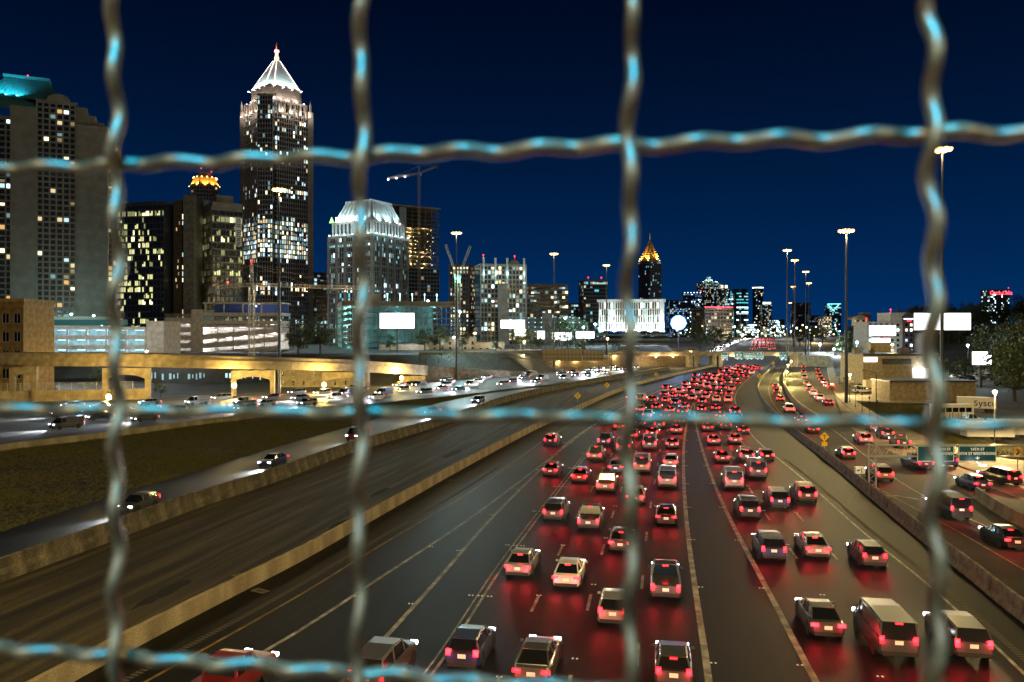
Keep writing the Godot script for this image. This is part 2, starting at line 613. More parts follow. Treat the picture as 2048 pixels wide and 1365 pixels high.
	for e in [["yellow_edge", -1.1], ["right_edge", 0.8]]:
		var s := 8.0
		while s < 75.0:
			var w := along(line[e[0]], s)
			var side: Vector3 = Vector3(-w[1].z, 0, w[1].x)
			groove.box(w[0] + side * e[1] + Vector3(0, 0.006, 0), Vector3(0.42, 0.012, 0.13), Basis(side, Vector3.UP, -w[1]))
			s += 0.3
	var gr := structure("rumble_strip", groove, mat("rumble_asphalt", Color(0.085, 0.075, 0.055), 0.9))
	gr.set_meta("kind", "stuff")
	tag(gr, "row of rumble ridges along the freeway shoulder", "rumble strip")
	b = MB.new()
	ribbon(b, shifted(line.wall_base, 3.4), 0.13, 0.02)
	marking("faded_yellow_line", "faded yellow line on the empty brown carriageway", b, grained("road_paint_faded", Color(0.27, 0.2, 0.06), 0.8, 0.5, 3.0, 0.8))
	b = MB.new()
	dashes(b, shifted(line.wall_base, 7.3), 0.11, 14.0, 0.9, 4.0, path_length(line.wall_base) - 20.0)
	marking("faded_white_line", "faded white line on the empty brown carriageway", b, grained("road_paint_grey", Color(0.24, 0.21, 0.15), 0.8, 0.5, 3.0, 0.8))
	for e in [["collector_yellow", 0.14, yellow, "yellow edge line on the collector road"], ["collector_mid", 0.13, white, "white line between the collector lanes"], ["collector_right", 0.13, white, "white line along the right of the collector road"]]:
		b = MB.new()
		ribbon(b, line[e[0]], e[1], 0.024)
		marking("collector_line", e[3], b, e[2])
	b = MB.new()
	for e in [2.4, 5.8]:
		dashes(b, shifted(line.white_near, -e), 0.13, 3.0, 9.0, 4.0, path_length(line.white_near) * 0.45, 0.026)
	ribbon(b, shifted(line.white_far, 1.2), 0.13, 0.026)
	marking("oncoming_lane_lines", "white dashes on the oncoming carriageway", b, white)
	# lane arrows on the collector road
	for e in [[1838, 1000], [1920, 1004]]:
		var w := gp(e[0], e[1])
		var dir := Vector3(-0.55, 0, -0.83).normalized()
		var sd := Vector3(-dir.z, 0, dir.x)
		b = MB.new()
		var tip := w + dir * 3.1
		b.quad(w - sd * 0.14, w + dir * 2.0 - sd * 0.14, w + dir * 2.0 + sd * 0.14, w + sd * 0.14)
		b.quad(w + dir * 1.9 - sd * 0.14, w + dir * 2.6 - sd * 0.9, w + dir * 2.9 - sd * 0.7, w + dir * 2.2 + sd * 0.14)
		b.tri(w + dir * 2.1 - sd * 1.0, tip - sd * 1.5, w + dir * 3.2 - sd * 0.5)
		var o := structure("lane_arrow", b, white)
		o.position.y = 0.026
		o.set_meta("label", "worn white turn arrow painted on the collector road")
	# drains and patches let into the empty carriageway
	for e in [[480, 1153, 0.9, 0.6], [520, 1183, 1.0, 0.5], [690, 1052, 0.9, 0.5], [905, 962, 0.8, 0.5], [795, 903, 1.4, 0.6]]:
		b = MB.new()
		var c := gp(e[0], e[1])
		var y := Basis(Vector3.UP, -0.55)
		for q in [-1, 1]:
			b.box(c + y * Vector3(q * e[2] * 0.5, 0.025, 0), Vector3(0.1, 0.05, e[3] + 0.1), y)
			b.box(c + y * Vector3(0, 0.025, q * e[3] * 0.5), Vector3(e[2] - 0.1, 0.046, 0.1), y)
		for q in 4:
			b.box(c + y * Vector3((q - 1.5) * e[2] * 0.22, 0.015, 0), Vector3(0.05, 0.03, e[3] - 0.1), y)
		var o := structure("drain_grate", b, mat("cast_iron", Color(0.16, 0.13, 0.08), 0.6, 0.5))
		o.set_meta("label", "iron drain grate set in the pavement")

	# seams between paving lanes, skid marks and patches
	var tar := mat("tar_seal", Color(0.006, 0.0055, 0.005), 0.6)
	b = MB.new()
	for e in [1.9, 5.4, 9.2]:
		ribbon(b, shifted(line.wall_base, e), 0.07, 0.012)
	for e in [-1.7, 1.6]:
		ribbon(b, shifted(line.yellow_edge, e), 0.05, 0.012)
	ribbon(b, shifted(line.right_edge, 2.6), 0.06, 0.012)
	marking("paving_seam", "dark tar seams along the pavement", b, tar)
	for e in [[1600, 955, 2.2, 0.9], [1628, 950, 2.6, 0.7], [1632, 1002, 3.4, -0.6], [1655, 1010, 3.0, -0.7], [1690, 1030, 3.0, -0.2], [1700, 1012, 3.2, 0.2]]:
		var arc := []
		var w := gp(e[0], e[1])
		var head := 0.35
		for q in 14:
			arc.append(w)
			w += Vector3(sin(head), 0, -cos(head)) * e[2] * 0.2
			head += e[3] * 0.13
		b = MB.new()
		ribbon(b, arc, 0.17, 0.014)
		marking("skid_mark", "curved dark skid mark on the right shoulder", b, tar)
	for e in [[690, 1052, 9.0, 2.2], [560, 1122, 6.0, 1.5], [860, 968, 7.0, 1.6], [905, 908, 9.0, 1.4], [330, 1185, 6.5, 1.1], [760, 985, 5.0, 0.9]]:
		b = MB.new()
		var c := gp(e[0], e[1])
		var dir := Vector3(0.2, 0, -0.98)
		var sd := Vector3(0.98, 0, 0.2)
		var rim := []
		for q in 22:
			var a := TAU * q / 22
			rim.append(c + dir * cos(a) * e[2] * 0.5 * rr(0.75, 1.15) + sd * sin(a) * e[3] * 0.5 * rr(0.65, 1.2) + Vector3(0, 0.01, 0))
		for q in 22:
			b.tri(c + Vector3(0, 0.01, 0), rim[q], rim[(q + 1) % 22])
		marking("asphalt_patch", "dark irregular repair on the empty carriageway", b, grained("patch_asphalt", Color(0.03, 0.025, 0.017), 0.95, 0.8, 3.0, 0.6))

	# walls and barriers
	var conc := grained("barrier_concrete", Color(0.6, 0.52, 0.33), 0.85, 1.4, 5.0, 0.45, 0.25)
	conc.uv2_scale = Vector3(1.0 / 11.0, 1.0 / 45.0, 1.0 / 11.0)
	var stained := grained("stained_concrete", Color(0.42, 0.36, 0.24), 0.9, 1.9, 2.6, 0.7, 0.5)
	stained.uv2_scale = Vector3(1.0 / 8.0, 1.0 / 26.0, 1.0 / 8.0)
	var jersey := [[-0.6, -0.05], [-0.56, 0.08], [-0.36, 0.33], [-0.3, 1.02], [-0.24, 1.08], [-0.1, 1.08], [-0.04, 1.02], [0.0, 0.33], [0.0, 0.08], [0.0, -0.05]]
	var o := thing("median_barrier", "long pale concrete barrier between the empty carriageway and the freeway", "barrier")
	wall_segments(o, line.median_base, jersey, 9.5, 0.03, conc)
	o = thing("retaining_wall", "low stained concrete wall beside the narrow ramp", "wall")
	wall_segments(o, line.wall_base, [[-0.5, -0.05], [-0.5, 1.5], [-0.46, 1.56], [-0.3, 1.56], [-0.26, 1.5], [-0.22, 0.85], [-0.02, 0.55], [0.0, 0.5], [0.0, -0.05]], 6.0, 0.03, stained)
	o = thing("oncoming_barrier", "low concrete barrier between the grass and the oncoming lanes", "barrier")
	wall_segments(o, line.grass_far.slice(0, int(line.grass_far.size() * 0.72)), [[-0.5, -0.05], [-0.3, 0.3], [-0.25, 0.95], [-0.1, 0.95], [0.0, 0.3], [0.0, -0.05]], 7.0, 0.03, conc)
	o = thing("right_barrier", "grey concrete barrier curving along the right freeway shoulder", "barrier")
	wall_segments(o, line.right_base, [[0.0, -0.05], [0.0, 0.1], [0.2, 0.4], [0.26, 1.12], [0.3, 1.18], [0.45, 1.18], [0.5, 1.12], [0.52, -0.05]], 6.0, 0.03, grained("barrier_concrete_grey", Color(0.38, 0.35, 0.29), 0.85, 0.9, 5.0, 0.5, 0.3))
	o = thing("ramp_wall", "dark concrete wall between the sunken ramp and the exit road", "wall")
	wall_segments(o, line.ramp_right, [[0.0, -0.05], [0.0, 1.7], [0.35, 1.7], [0.35, -0.05]], 8.0, 0.03, conc)
	o = thing("short_barrier", "short concrete barrier on the gore at the right edge", "barrier")
	wall_segments(o, smooth_path(ground_path([[2330, 1160], [2048, 1052], [1958, 996]])), jersey, 6.0, 0.03, conc)
	# weeds along the foot of the right barrier
	var strip := MB.new()
	for i in 2600:
		var w := along(line.right_base, rr(4, 90))
		var side: Vector3 = Vector3(-w[1].z, 0, w[1].x)
		var p: Vector3 = w[0] + side * (0.6 + absf(rng.randfn(0, 0.5)))
		var a := rr(0, TAU)
		var h := rr(0.05, 0.28)
		var q := Vector3(cos(a), 0, sin(a)) * 0.05
		strip.tri(p - q, p + Vector3(rr(-0.1, 0.1), h, rr(-0.1, 0.1)), p + q)
	var weeds := structure("barrier_weeds", strip, mat("weed_green", Color(0.09, 0.085, 0.02), 0.9))
	weeds.set_meta("kind", "stuff")
	tag(weeds, "dry weeds growing along the right barrier", "weeds")
	build_grass()

func null_mesh() -> Mesh:
	return null

func build_grass() -> void:
	var tuft := MB.new()
	for i in 9:
		var a := rr(0, TAU)
		var p := Vector3(rr(-0.14, 0.14), 0, rr(-0.14, 0.14))
		var q := Vector3(cos(a), 0, sin(a)) * 0.018
		tuft.tri(p - q, p + Vector3(rr(-0.08, 0.08), rr(0.1, 0.26), rr(-0.08, 0.08)), p + q)
	shared["tuft"] = tuft.mesh()
	var soil := grained("turf_soil", Color(0.05, 0.043, 0.016), 0.95, 2.0, 13.0, 0.6, 1.0)
	structure("grass_median", sheet(line.grass_far, line.grass_near, 60, -0.03, 10), soil)
	turf("median_grass", line.grass_far, line.grass_near, 60000, -0.03, "rough dry grass between the ramp and the oncoming lanes")
	# lot beside the exit road
	ref("lot_near", [[1708, 806], [1752, 830], [1820, 864], [1900, 894], [2046, 927], [2300, 960]])
	ref("lot_far", [[1790, 806], [1850, 814], [1880, 848], [1925, 874], [2046, 892], [2300, 915]])
	structure("grass_lot", sheet(line.lot_near, line.lot_far, 40, -0.1, 6), soil)
	turf("lot_grass", line.lot_near, line.lot_far, 22000, -0.1, "dry grass lot between the sidewalk and the parked trucks")
	var drive := sheet(smooth_path(ground_path([[1690, 800], [1800, 806], [1900, 806]])), smooth_path(ground_path([[1690, 795], [1800, 797], [1900, 800]])), 20, -0.06, 2)
	structure("driveway", drive, mats["concrete_paving"])
	var yard := sheet(smooth_path(ground_path([[1850, 816], [1905, 862], [1960, 880], [2300, 905]])), smooth_path(ground_path([[1900, 806], [1960, 812], [2040, 822], [2300, 840]])), 20, -0.09, 3)
	structure("truck_yard", yard, mats["asphalt_worn"])
	var park := sheet(smooth_path(ground_path([[1692, 796], [1676, 770], [1668, 752]])), smooth_path(ground_path([[1800, 796], [1790, 770], [1740, 752]])), 20, -0.06, 3)
	structure("parking_lot", park, mats["concrete_paving"])

func turf(called: String, l: Array, r: Array, count: int, y: float, label: String) -> void:
	var a := even(l, 240)
	var c := even(r, 240)
	var places := []
	var tints := []
	var f := FastNoiseLite.new()
	f.seed = 4
	f.frequency = 0.06
	var tries := 0
	while places.size() < count and tries < count * 4:
		tries += 1
		var k := rng.randi_range(2, 238)
		var p: Vector3 = a[k].lerp(a[k + 1], rng.randf()).lerp(c[k].lerp(c[k + 1], rng.randf()), rng.randf())
		if -p.z > 230:
			continue
		var t := f.get_noise_2d(p.x, p.z) * 0.5 + 0.5
		if rng.randf() > 0.1 + t * 1.3:
			continue
		p.y = y
		places.append(Transform3D(Basis(Vector3.UP, rr(0, TAU)).scaled(Vector3.ONE * rr(0.5, 1.3) * (0.6 + t * 0.8)), p))
		var dry := rr(0.0, 1.0) * (1.0 - t * 0.6)
		tints.append(Color(0.05, 0.06, 0.011).lerp(Color(0.15, 0.11, 0.034), dry))
	var mm := MultiMesh.new()
	mm.transform_format = MultiMesh.TRANSFORM_3D
	mm.use_colors = true
	mm.mesh = shared["tuft"]
	mm.instance_count = places.size()
	for i in places.size():
		mm.set_instance_transform(i, places[i])
		mm.set_instance_color(i, tints[i])
	var g := MultiMeshInstance3D.new()
	g.name = called
	g.multimesh = mm
	var m := mat("grass_blade", Color(1, 1, 1), 0.9)
	m.vertex_color_use_as_albedo = true
	g.material_override = m
	add_child(g)
	g.set_meta("kind", "stuff")
	tag(g, label, "grass")

# ---------------------------------------------------------------- the fence at the lens
func build_fence() -> void:
	var o := thing("mesh_fence", "crimped wire mesh of the bridge fence close to the lens", "fence")
	var steel := grained("galvanised_wire", Color(0.1, 0.068, 0.036), 0.45, 0.021, 0.06, 0.6)
	steel.metallic = 0.45
	var pitch := 0.0523
	var a := Vector3(-0.0811, 0, -0.1644)
	var u := Vector3(0.1555, 0, 0.0240).normalized()
	var nrm := Vector3(-u.z, 0, u.x)
	var period := pitch / 3.5
	var kinds := [[], []]
	for k in 4:
		for upright in 2:
			var half := 0.95 if upright == 1 else 1.25
			var path := []
			var ph := k * 1.7 + 0.6
			var ph2 := k * 0.9
			var steps := int(half * 2.0 / period * 10.0)
			for i in steps + 1:
				var s := -half + 2.0 * half * i / steps
				var w := TAU * s / period
				var over := 0.0004 * sin(w * 0.5 + ph2) + 0.0004 * sin(s * 23.0 + ph)
				var out := 0.0012 * cos(w + ph)
				path.append((Vector3.UP * s + u * (0.00035 * sin(w + ph + 0.7) + over) if upright == 1 else u * s + Vector3.UP * (0.00018 * sin(w + ph + 0.7) + over * 0.45)) + nrm * out)
			var b := MB.new()
			b.tube(path, 0.00132, 0.00132, 8)
			kinds[upright].append(b.mesh())
	for i in range(-22, 26):
		part("upright_wire", kinds[1][posmod(i * 3, 4)], steel, o, a + u * pitch * i + nrm * 0.0016 + Vector3(0, EYE_Y - 0.05 + 0.007 * posmod(i, 3), 0))
	for j in range(-16, 19):
		part("level_wire", kinds[0][posmod(j * 3 + 1, 4)], steel, o, a + u * (pitch * 1.6 + 0.004 * posmod(j, 3)) - nrm * 0.0012 + Vector3(0, EYE_Y - 0.0160 + pitch * 0.982 * j, 0))
	# rails and posts that carry the mesh, and the bridge parapet it stands on
	var frame := mat("fence_frame_steel", Color(0.2, 0.2, 0.2), 0.5, 0.6)
	var mid := a + u * pitch * 1.6
	var b2 := MB.new()
	for y in [EYE_Y - 1.02, EYE_Y + 0.92]:
		b2.bar(mid - u * 1.25 + Vector3(0, y, 0), mid + u * 1.25 + Vector3(0, y, 0), 0.05, 0.05)
	part("rail", b2, frame, o)
	for s in [-1.25, 1.25]:
		b2 = MB.new()
		b2.box(mid + u * s + Vector3(0, EYE_Y - 0.1, 0), Vector3(0.06, 2.3, 0.06), Basis(u, Vector3.UP, -nrm))
		part("post", b2, frame, o)
	var deck := MB.new()
	deck.box(mid + Vector3(0, EYE_Y - 1.45, 0), Vector3(60, 0.5, 0.3), Basis(u, Vector3.UP, u.cross(Vector3.UP)))
	var parapet := structure("bridge_parapet", deck, grained("bridge_concrete", Color(0.4, 0.38, 0.34), 0.85, 0.7, 5.0, 0.4))
	deck = MB.new()
	var back := u.cross(Vector3.UP)
	deck.box(mid + back * 4.2 + Vector3(0, EYE_Y - 1.95, 0), Vector3(60, 0.5, 8.7), Basis(u, Vector3.UP, back))
	part("deck", deck, mats["bridge_concrete"], parapet)
	# the bridge's blue-green lamp stands just behind the eye, its sodium lamp further off
	var post := thing("bridge_lamp", "blue-green luminaire on the bridge behind the fence", "lamp", mid + back * 0.95 + u * 0.5 + Vector3(0, EYE_Y - 1.7, 0))
	b2 = MB.new()
	b2.tube([Vector3.ZERO, Vector3(0, 3.3, 0), Vector3(-0.25, 3.45, -0.1)], 0.05, 0.03, 8)
	part("pole", b2, frame, post)
	b2 = MB.new()
	b2.ball(Vector3(-0.35, 3.42, -0.15), Vector3(0.17, 0.05, 0.17))
	part("lens", b2, glow("lamp_cyan", Color(0.02, 0.55, 0.85), 6.0), post)
	omni(post, Vector3(-0.38, 3.3, -0.16), Color(0.006, 0.42, 0.72), CYAN_LAMP, 0.12)
	post = thing("sodium_bridge_lamp", "amber luminaire on the bridge behind the fence", "lamp", mid + back * 4.5 - u * 3.0 + Vector3(0, EYE_Y - 1.7, 0))
	b2 = MB.new()
	b2.tube([Vector3.ZERO, Vector3(0, 1.5, 0)], 0.06, 0.05, 8)
	part("pole", b2, frame, post)
	b2 = MB.new()
	b2.ball(Vector3(0, 1.6, 0), Vector3(0.14, 0.14, 0.14))
	part("lens", b2, glow("lamp_sodium", Color(1.0, 0.66, 0.26), 5.0), post)
	omni(post, Vector3(0, 1.6, -0.2), Color(1.0, 0.68, 0.34), AMBER_LAMP, 0.15)

const CYAN_LAMP := 40.0
const AMBER_LAMP := 6.0

# ---------------------------------------------------------------- lamps
const SODIUM := Color(1.0, 0.75, 0.31)
const MERCURY := Color(0.55, 0.95, 1.0)
const COOL := Color(0.8, 0.92, 1.0)

func high_mast(px: float, top: float, d: float, label: String, energy: float, base := NAN) -> void:
	var p := at(px, top, d)
	var y0 := base if not is_nan(base) else terrain(p.x, d)
	var h := p.y - y0
	var o := thing("high_mast_lamp", label, "street lamp", Vector3(p.x, y0, p.z), 0.0, "high mast lamps along the freeway")
	var dark := mat("mast_steel", Color(0.03, 0.032, 0.04), 0.5, 0.4)
	var b := MB.new()
	b.tube([Vector3.ZERO, Vector3(0, h * 0.5, 0), Vector3(0, h + 0.4, 0)], 0.42, 0.16, 10)
	part("pole", b, dark, o)
	b = MB.new()
	b.box(Vector3(0, 0.25, 0), Vector3(1.5, 0.5, 1.5))
	part("base", b, mats["barrier_concrete"], o)
	var ring := []
	for k in 13:
		ring.append(Vector3(cos(TAU * k / 12) * 1.3, h, sin(TAU * k / 12) * 1.3))
	b = MB.new()
	b.tube(ring, 0.06, 0.06, 6, false)
	for k in 3:
		b.bar(Vector3(0, h, 0), Vector3(cos(TAU * k / 3) * 1.3, h, sin(TAU * k / 3) * 1.3), 0.06, 0.06)
	part("ring", b, dark, o)
	var bulb := MB.new()
	bulb.ball(Vector3.ZERO, Vector3(0.5, 0.34, 0.5), 8, 6)
	var bm := bulb.mesh()
	for k in 8:
		part("lamp_head", bm, glow("sodium_head", Color(1.0, 0.56, 0.17), 2.8), o, Vector3(cos(TAU * k / 8) * 1.5, h - 0.26, sin(TAU * k / 8) * 1.5))
	omni(o, Vector3(0, h - 1.0, 0), SODIUM, energy, 0.8)

func street_lamp(w: Vector3, h: float, label: String, c: Color, energy: float, r := 0.22, called := "street_lamp", group := "") -> void:
	var o := thing(called, label, "street lamp", w, 0.0, group)
	var b := MB.new()
	b.tube([Vector3(0, -0.3, 0), Vector3(0, h, 0)], 0.1, 0.06, 7)
	part("pole", b, mat("lamp_post_steel", Color(0.08, 0.08, 0.08), 0.5, 0.4), o)
	b = MB.new()
	b.tube([Vector3(0, h - 0.05, 0), Vector3(0, h + 0.12, 0)], r * 0.55, r * 0.9, 8)
	part("collar", b, mats["lamp_post_steel"], o)
	b = MB.new()
	b.ball(Vector3(0, h + 0.12 + r * 0.8, 0), Vector3(r, r * 0.8, r), 10, 7)
	part("globe", b, glow("globe_%s" % c.to_html(), c, 14.0), o)
	omni(o, Vector3(0, h + 0.12 + r * 0.8, r + 0.15), c, energy, r)

func build_lamps() -> void:
	high_mast(558, 378, 215, "tall sodium mast in front of the tall pointed tower", 471, -0.3)
	high_mast(913, 465, 285, "tall sodium mast on the grassy bank", 471)
	high_mast(1108, 507, 360, "tall sodium mast behind the overhead sign frame", 471)
	high_mast(1213, 530, 420, "tall sodium mast left of the white columned building", 364)
	high_mast(1693, 460, 190, "tall sodium mast beside the exit road", 1350, -0.3)
	high_mast(1575, 500, 350, "leftmost tall sodium mast of the cluster between freeway and exit road", 1350, -0.3)
	high_mast(1590, 520, 405, "second tall sodium mast of the cluster, beyond the exit road", 313)
	high_mast(1612, 543, 455, "third tall sodium mast of the cluster, lower than its neighbours", 261)
	high_mast(1618, 566, 520, "fourth tall sodium mast of the cluster, right of the others", 208)
	high_mast(1587, 573, 620, "distant low sodium mast of the cluster", 156)
	high_mast(1581, 606, 900, "farthest and lowest sodium mast of the cluster", 156)
	high_mast(1885, 297, 156, "highest sodium mast, at the right behind a fence wire", 732, -0.3)
	# masts outside the frame whose light falls on the near lanes
	for e in [[Vector3(62, 0, 45), 52.0, 8000.0, "sodium mast behind the bridge, right one"], [Vector3(-22, 0, 30), 44.0, 5200.0, "sodium mast behind the bridge, left one"]]:
		var o := thing("high_mast_lamp", e[3], "street lamp", e[0] + Vector3(0, -0.3, 0), 0.0, "high mast lamps along the freeway")
		var b := MB.new()
		b.tube([Vector3.ZERO, Vector3(0, e[1], 0)], 0.42, 0.16, 10)
		part("pole", b, mats["mast_steel"], o)
		b = MB.new()
		b.ball(Vector3(0, e[1], 0), Vector3(1.2, 0.3, 1.2))
		part("lamp_head", b, mats["sodium_head"], o)
		omni(o, Vector3(0, e[1] - 1.0, 0), SODIUM, e[2], 0.8)
	street_lamp(gp(1990, 905), 8.1, "bright pale lamp post above the overhead street sign", SODIUM, 650, 0.3)
	# floodlights at the viaduct columns
	for e in [[217, 795, 187, "brightest floodlight at the foot of the left viaduct pier"], [468, 772, 205, "floodlight at the foot of the second viaduct pier"], [648, 770, 222, "floodlight at the foot of the third viaduct pier"], [803, 757, 252, "floodlight under the low end of the viaduct"]]:
		var p := at(e[0], e[1], e[2])
		var o := thing("floodlight", e[3], "floodlight", Vector3(p.x, -0.3, p.z), 0.0, "sodium floodlights along the viaduct")
		var b := MB.new()
		b.tube([Vector3.ZERO, Vector3(0, p.y + 0.1, 0)], 0.09, 0.07, 7)
		part("post", b, mats["lamp_post_steel"], o)
		b = MB.new()
		b.ball(Vector3(0, p.y + 0.3, 0), Vector3(0.62, 0.62, 0.62), 10, 8)
		part("lamp_head", b, glow("flood_head", Color(1.0, 0.72, 0.3), 12.0), o)
		omni(o, Vector3(0, p.y + 1.2, 0.4), Color(1.0, 0.68, 0.18), 480, 0.4)
	# whiter street lights among the buildings: [px, py, d, colour, energy, where]
	var k := 0
	for e in [[91, 629, 400, MERCURY, 75, "at the foot of the left apartment tower"], [142, 630, 410, MERCURY, 75, "in the middle of the apartment tower's pale base"], [187, 633, 420, MERCURY, 75, "at the right corner of the apartment tower's base"],
		[203, 650, 300, COOL, 60, "on the roof deck of the small garage, left one"], [216, 649, 300, COOL, 60, "on the roof deck of the small garage, right one"],
		[105, 702, 268, COOL, 90, "before the small garage, at its left bays"], [293, 704, 268, COOL, 90, "before the small garage, at its right end"],
		[4, 751, 240, MERCURY, 110, "under the viaduct at the left edge"], [54, 747, 250, COOL, 110, "under the viaduct beside the first column"],
		[919, 624, 330, MERCURY, 500, "hanging teal star beside the grassy bank's mast"], [908, 676, 300, MERCURY, 110, "by the low cream building's corner"],
		[856, 604, 480, COOL, 400, "on the upper deck of the long garage"], [1130, 638, 480, MERCURY, 260, "above the dark trees behind the billboards"], [1190, 650, 470, MERCURY, 300, "at the left foot of the white columned building"], [1167, 656, 460, MERCURY, 160, "above the rightmost small billboard"],
		[1714, 686, 380, MERCURY, 300, "glowing green among the trees left of the warehouse"], [1215, 679, 400, SODIUM, 200, "orange, above the tan wall"], [1049, 684, 380, SODIUM, 160, "orange, among the shrubs left of the sign frame"], [950, 668, 360, SODIUM, 120, "orange, behind the low cream building"],
		[1785, 691, 300, SODIUM, 120, "orange, on the warehouse roof line"], [1936, 692, 330, COOL, 150, "white, over the car park at the right"], [1700, 751, 215, SODIUM, 120, "orange, at the head of the parked cars"],
		[1047, 712, 352, SODIUM, 70, "orange, at the foot of the tan wall"], [478, 640, 520, Color(1.0, 0.93, 0.82), 1500, "added unseen behind the white garage to light the tall towers"], [770, 648, 520, Color(0.4, 0.72, 1.0), 650, "added unseen behind the long garage to light the bank tower"], [1640, 690, 560, COOL, 600, "left of the two white beams over the crossing"], [1668, 700, 520, COOL, 700, "brightest white one beside the exit road"]]:  # the two lamps behind the garages are added fill for the tower facades
		var p := at(e[0], e[1], e[2])
		var y0 := minf(terrain(p.x, e[2]), p.y - 2.0)
		street_lamp(Vector3(p.x, y0, p.z), p.y - y0 - 0.3, "street light " + e[5], e[3], e[4] * 2.4, 0.42 * clampf(e[2] / 300.0, 0.8, 1.8), "street_light", "white and orange street lights")
		k += 1

func build_far_lights() -> void:
	var n := 0
	for i in 104:
		var px := 1345.0 + 345.0 * fmod(i * 0.618034, 1.0)
		var py := 650.0 + 34.0 * fmod(i * 0.7548777, 1.0)
		var d := 700.0 + 900.0 * fmod(i * 0.5698403, 1.0)
		if px > 1490 and px < 1560 and py > 672:
			continue
		var p := at(px, py, d)
		var y0 := terrain(p.x, d)
		if p.y < y0 + 4.0:
			continue
		var warm := i % 4 != 0
		var o := thing("distant_street_light", "distant %s street light at the foot of the far skyline" % ("orange" if warm else "white"), "street lamp", Vector3(p.x, y0 - 0.5, p.z), 0.0, "distant orange street lights" if warm else "distant white street lights")
		var b := MB.new()
		b.tube([Vector3.ZERO, Vector3(0, p.y - y0, 0)], 0.14, 0.1, 5)
		part("pole", b, mats["mast_steel"], o)
		b = MB.new()
		b.ball(Vector3(0, p.y - y0 + 0.4, 0), Vector3(1.0, 0.8, 1.0) * (d / 1000.0), 8, 6)
		part("globe", b, glow("far_sodium", Color(1.0, 0.66, 0.26), 5.0) if warm else glow("far_white", Color(0.75, 0.92, 1.0), 5.0), o)
		n += 1
		if n % 4 == 0:
			omni(o, Vector3(0, p.y - y0 + 0.2, 1.6), SODIUM if warm else COOL, 1400, 0.6)

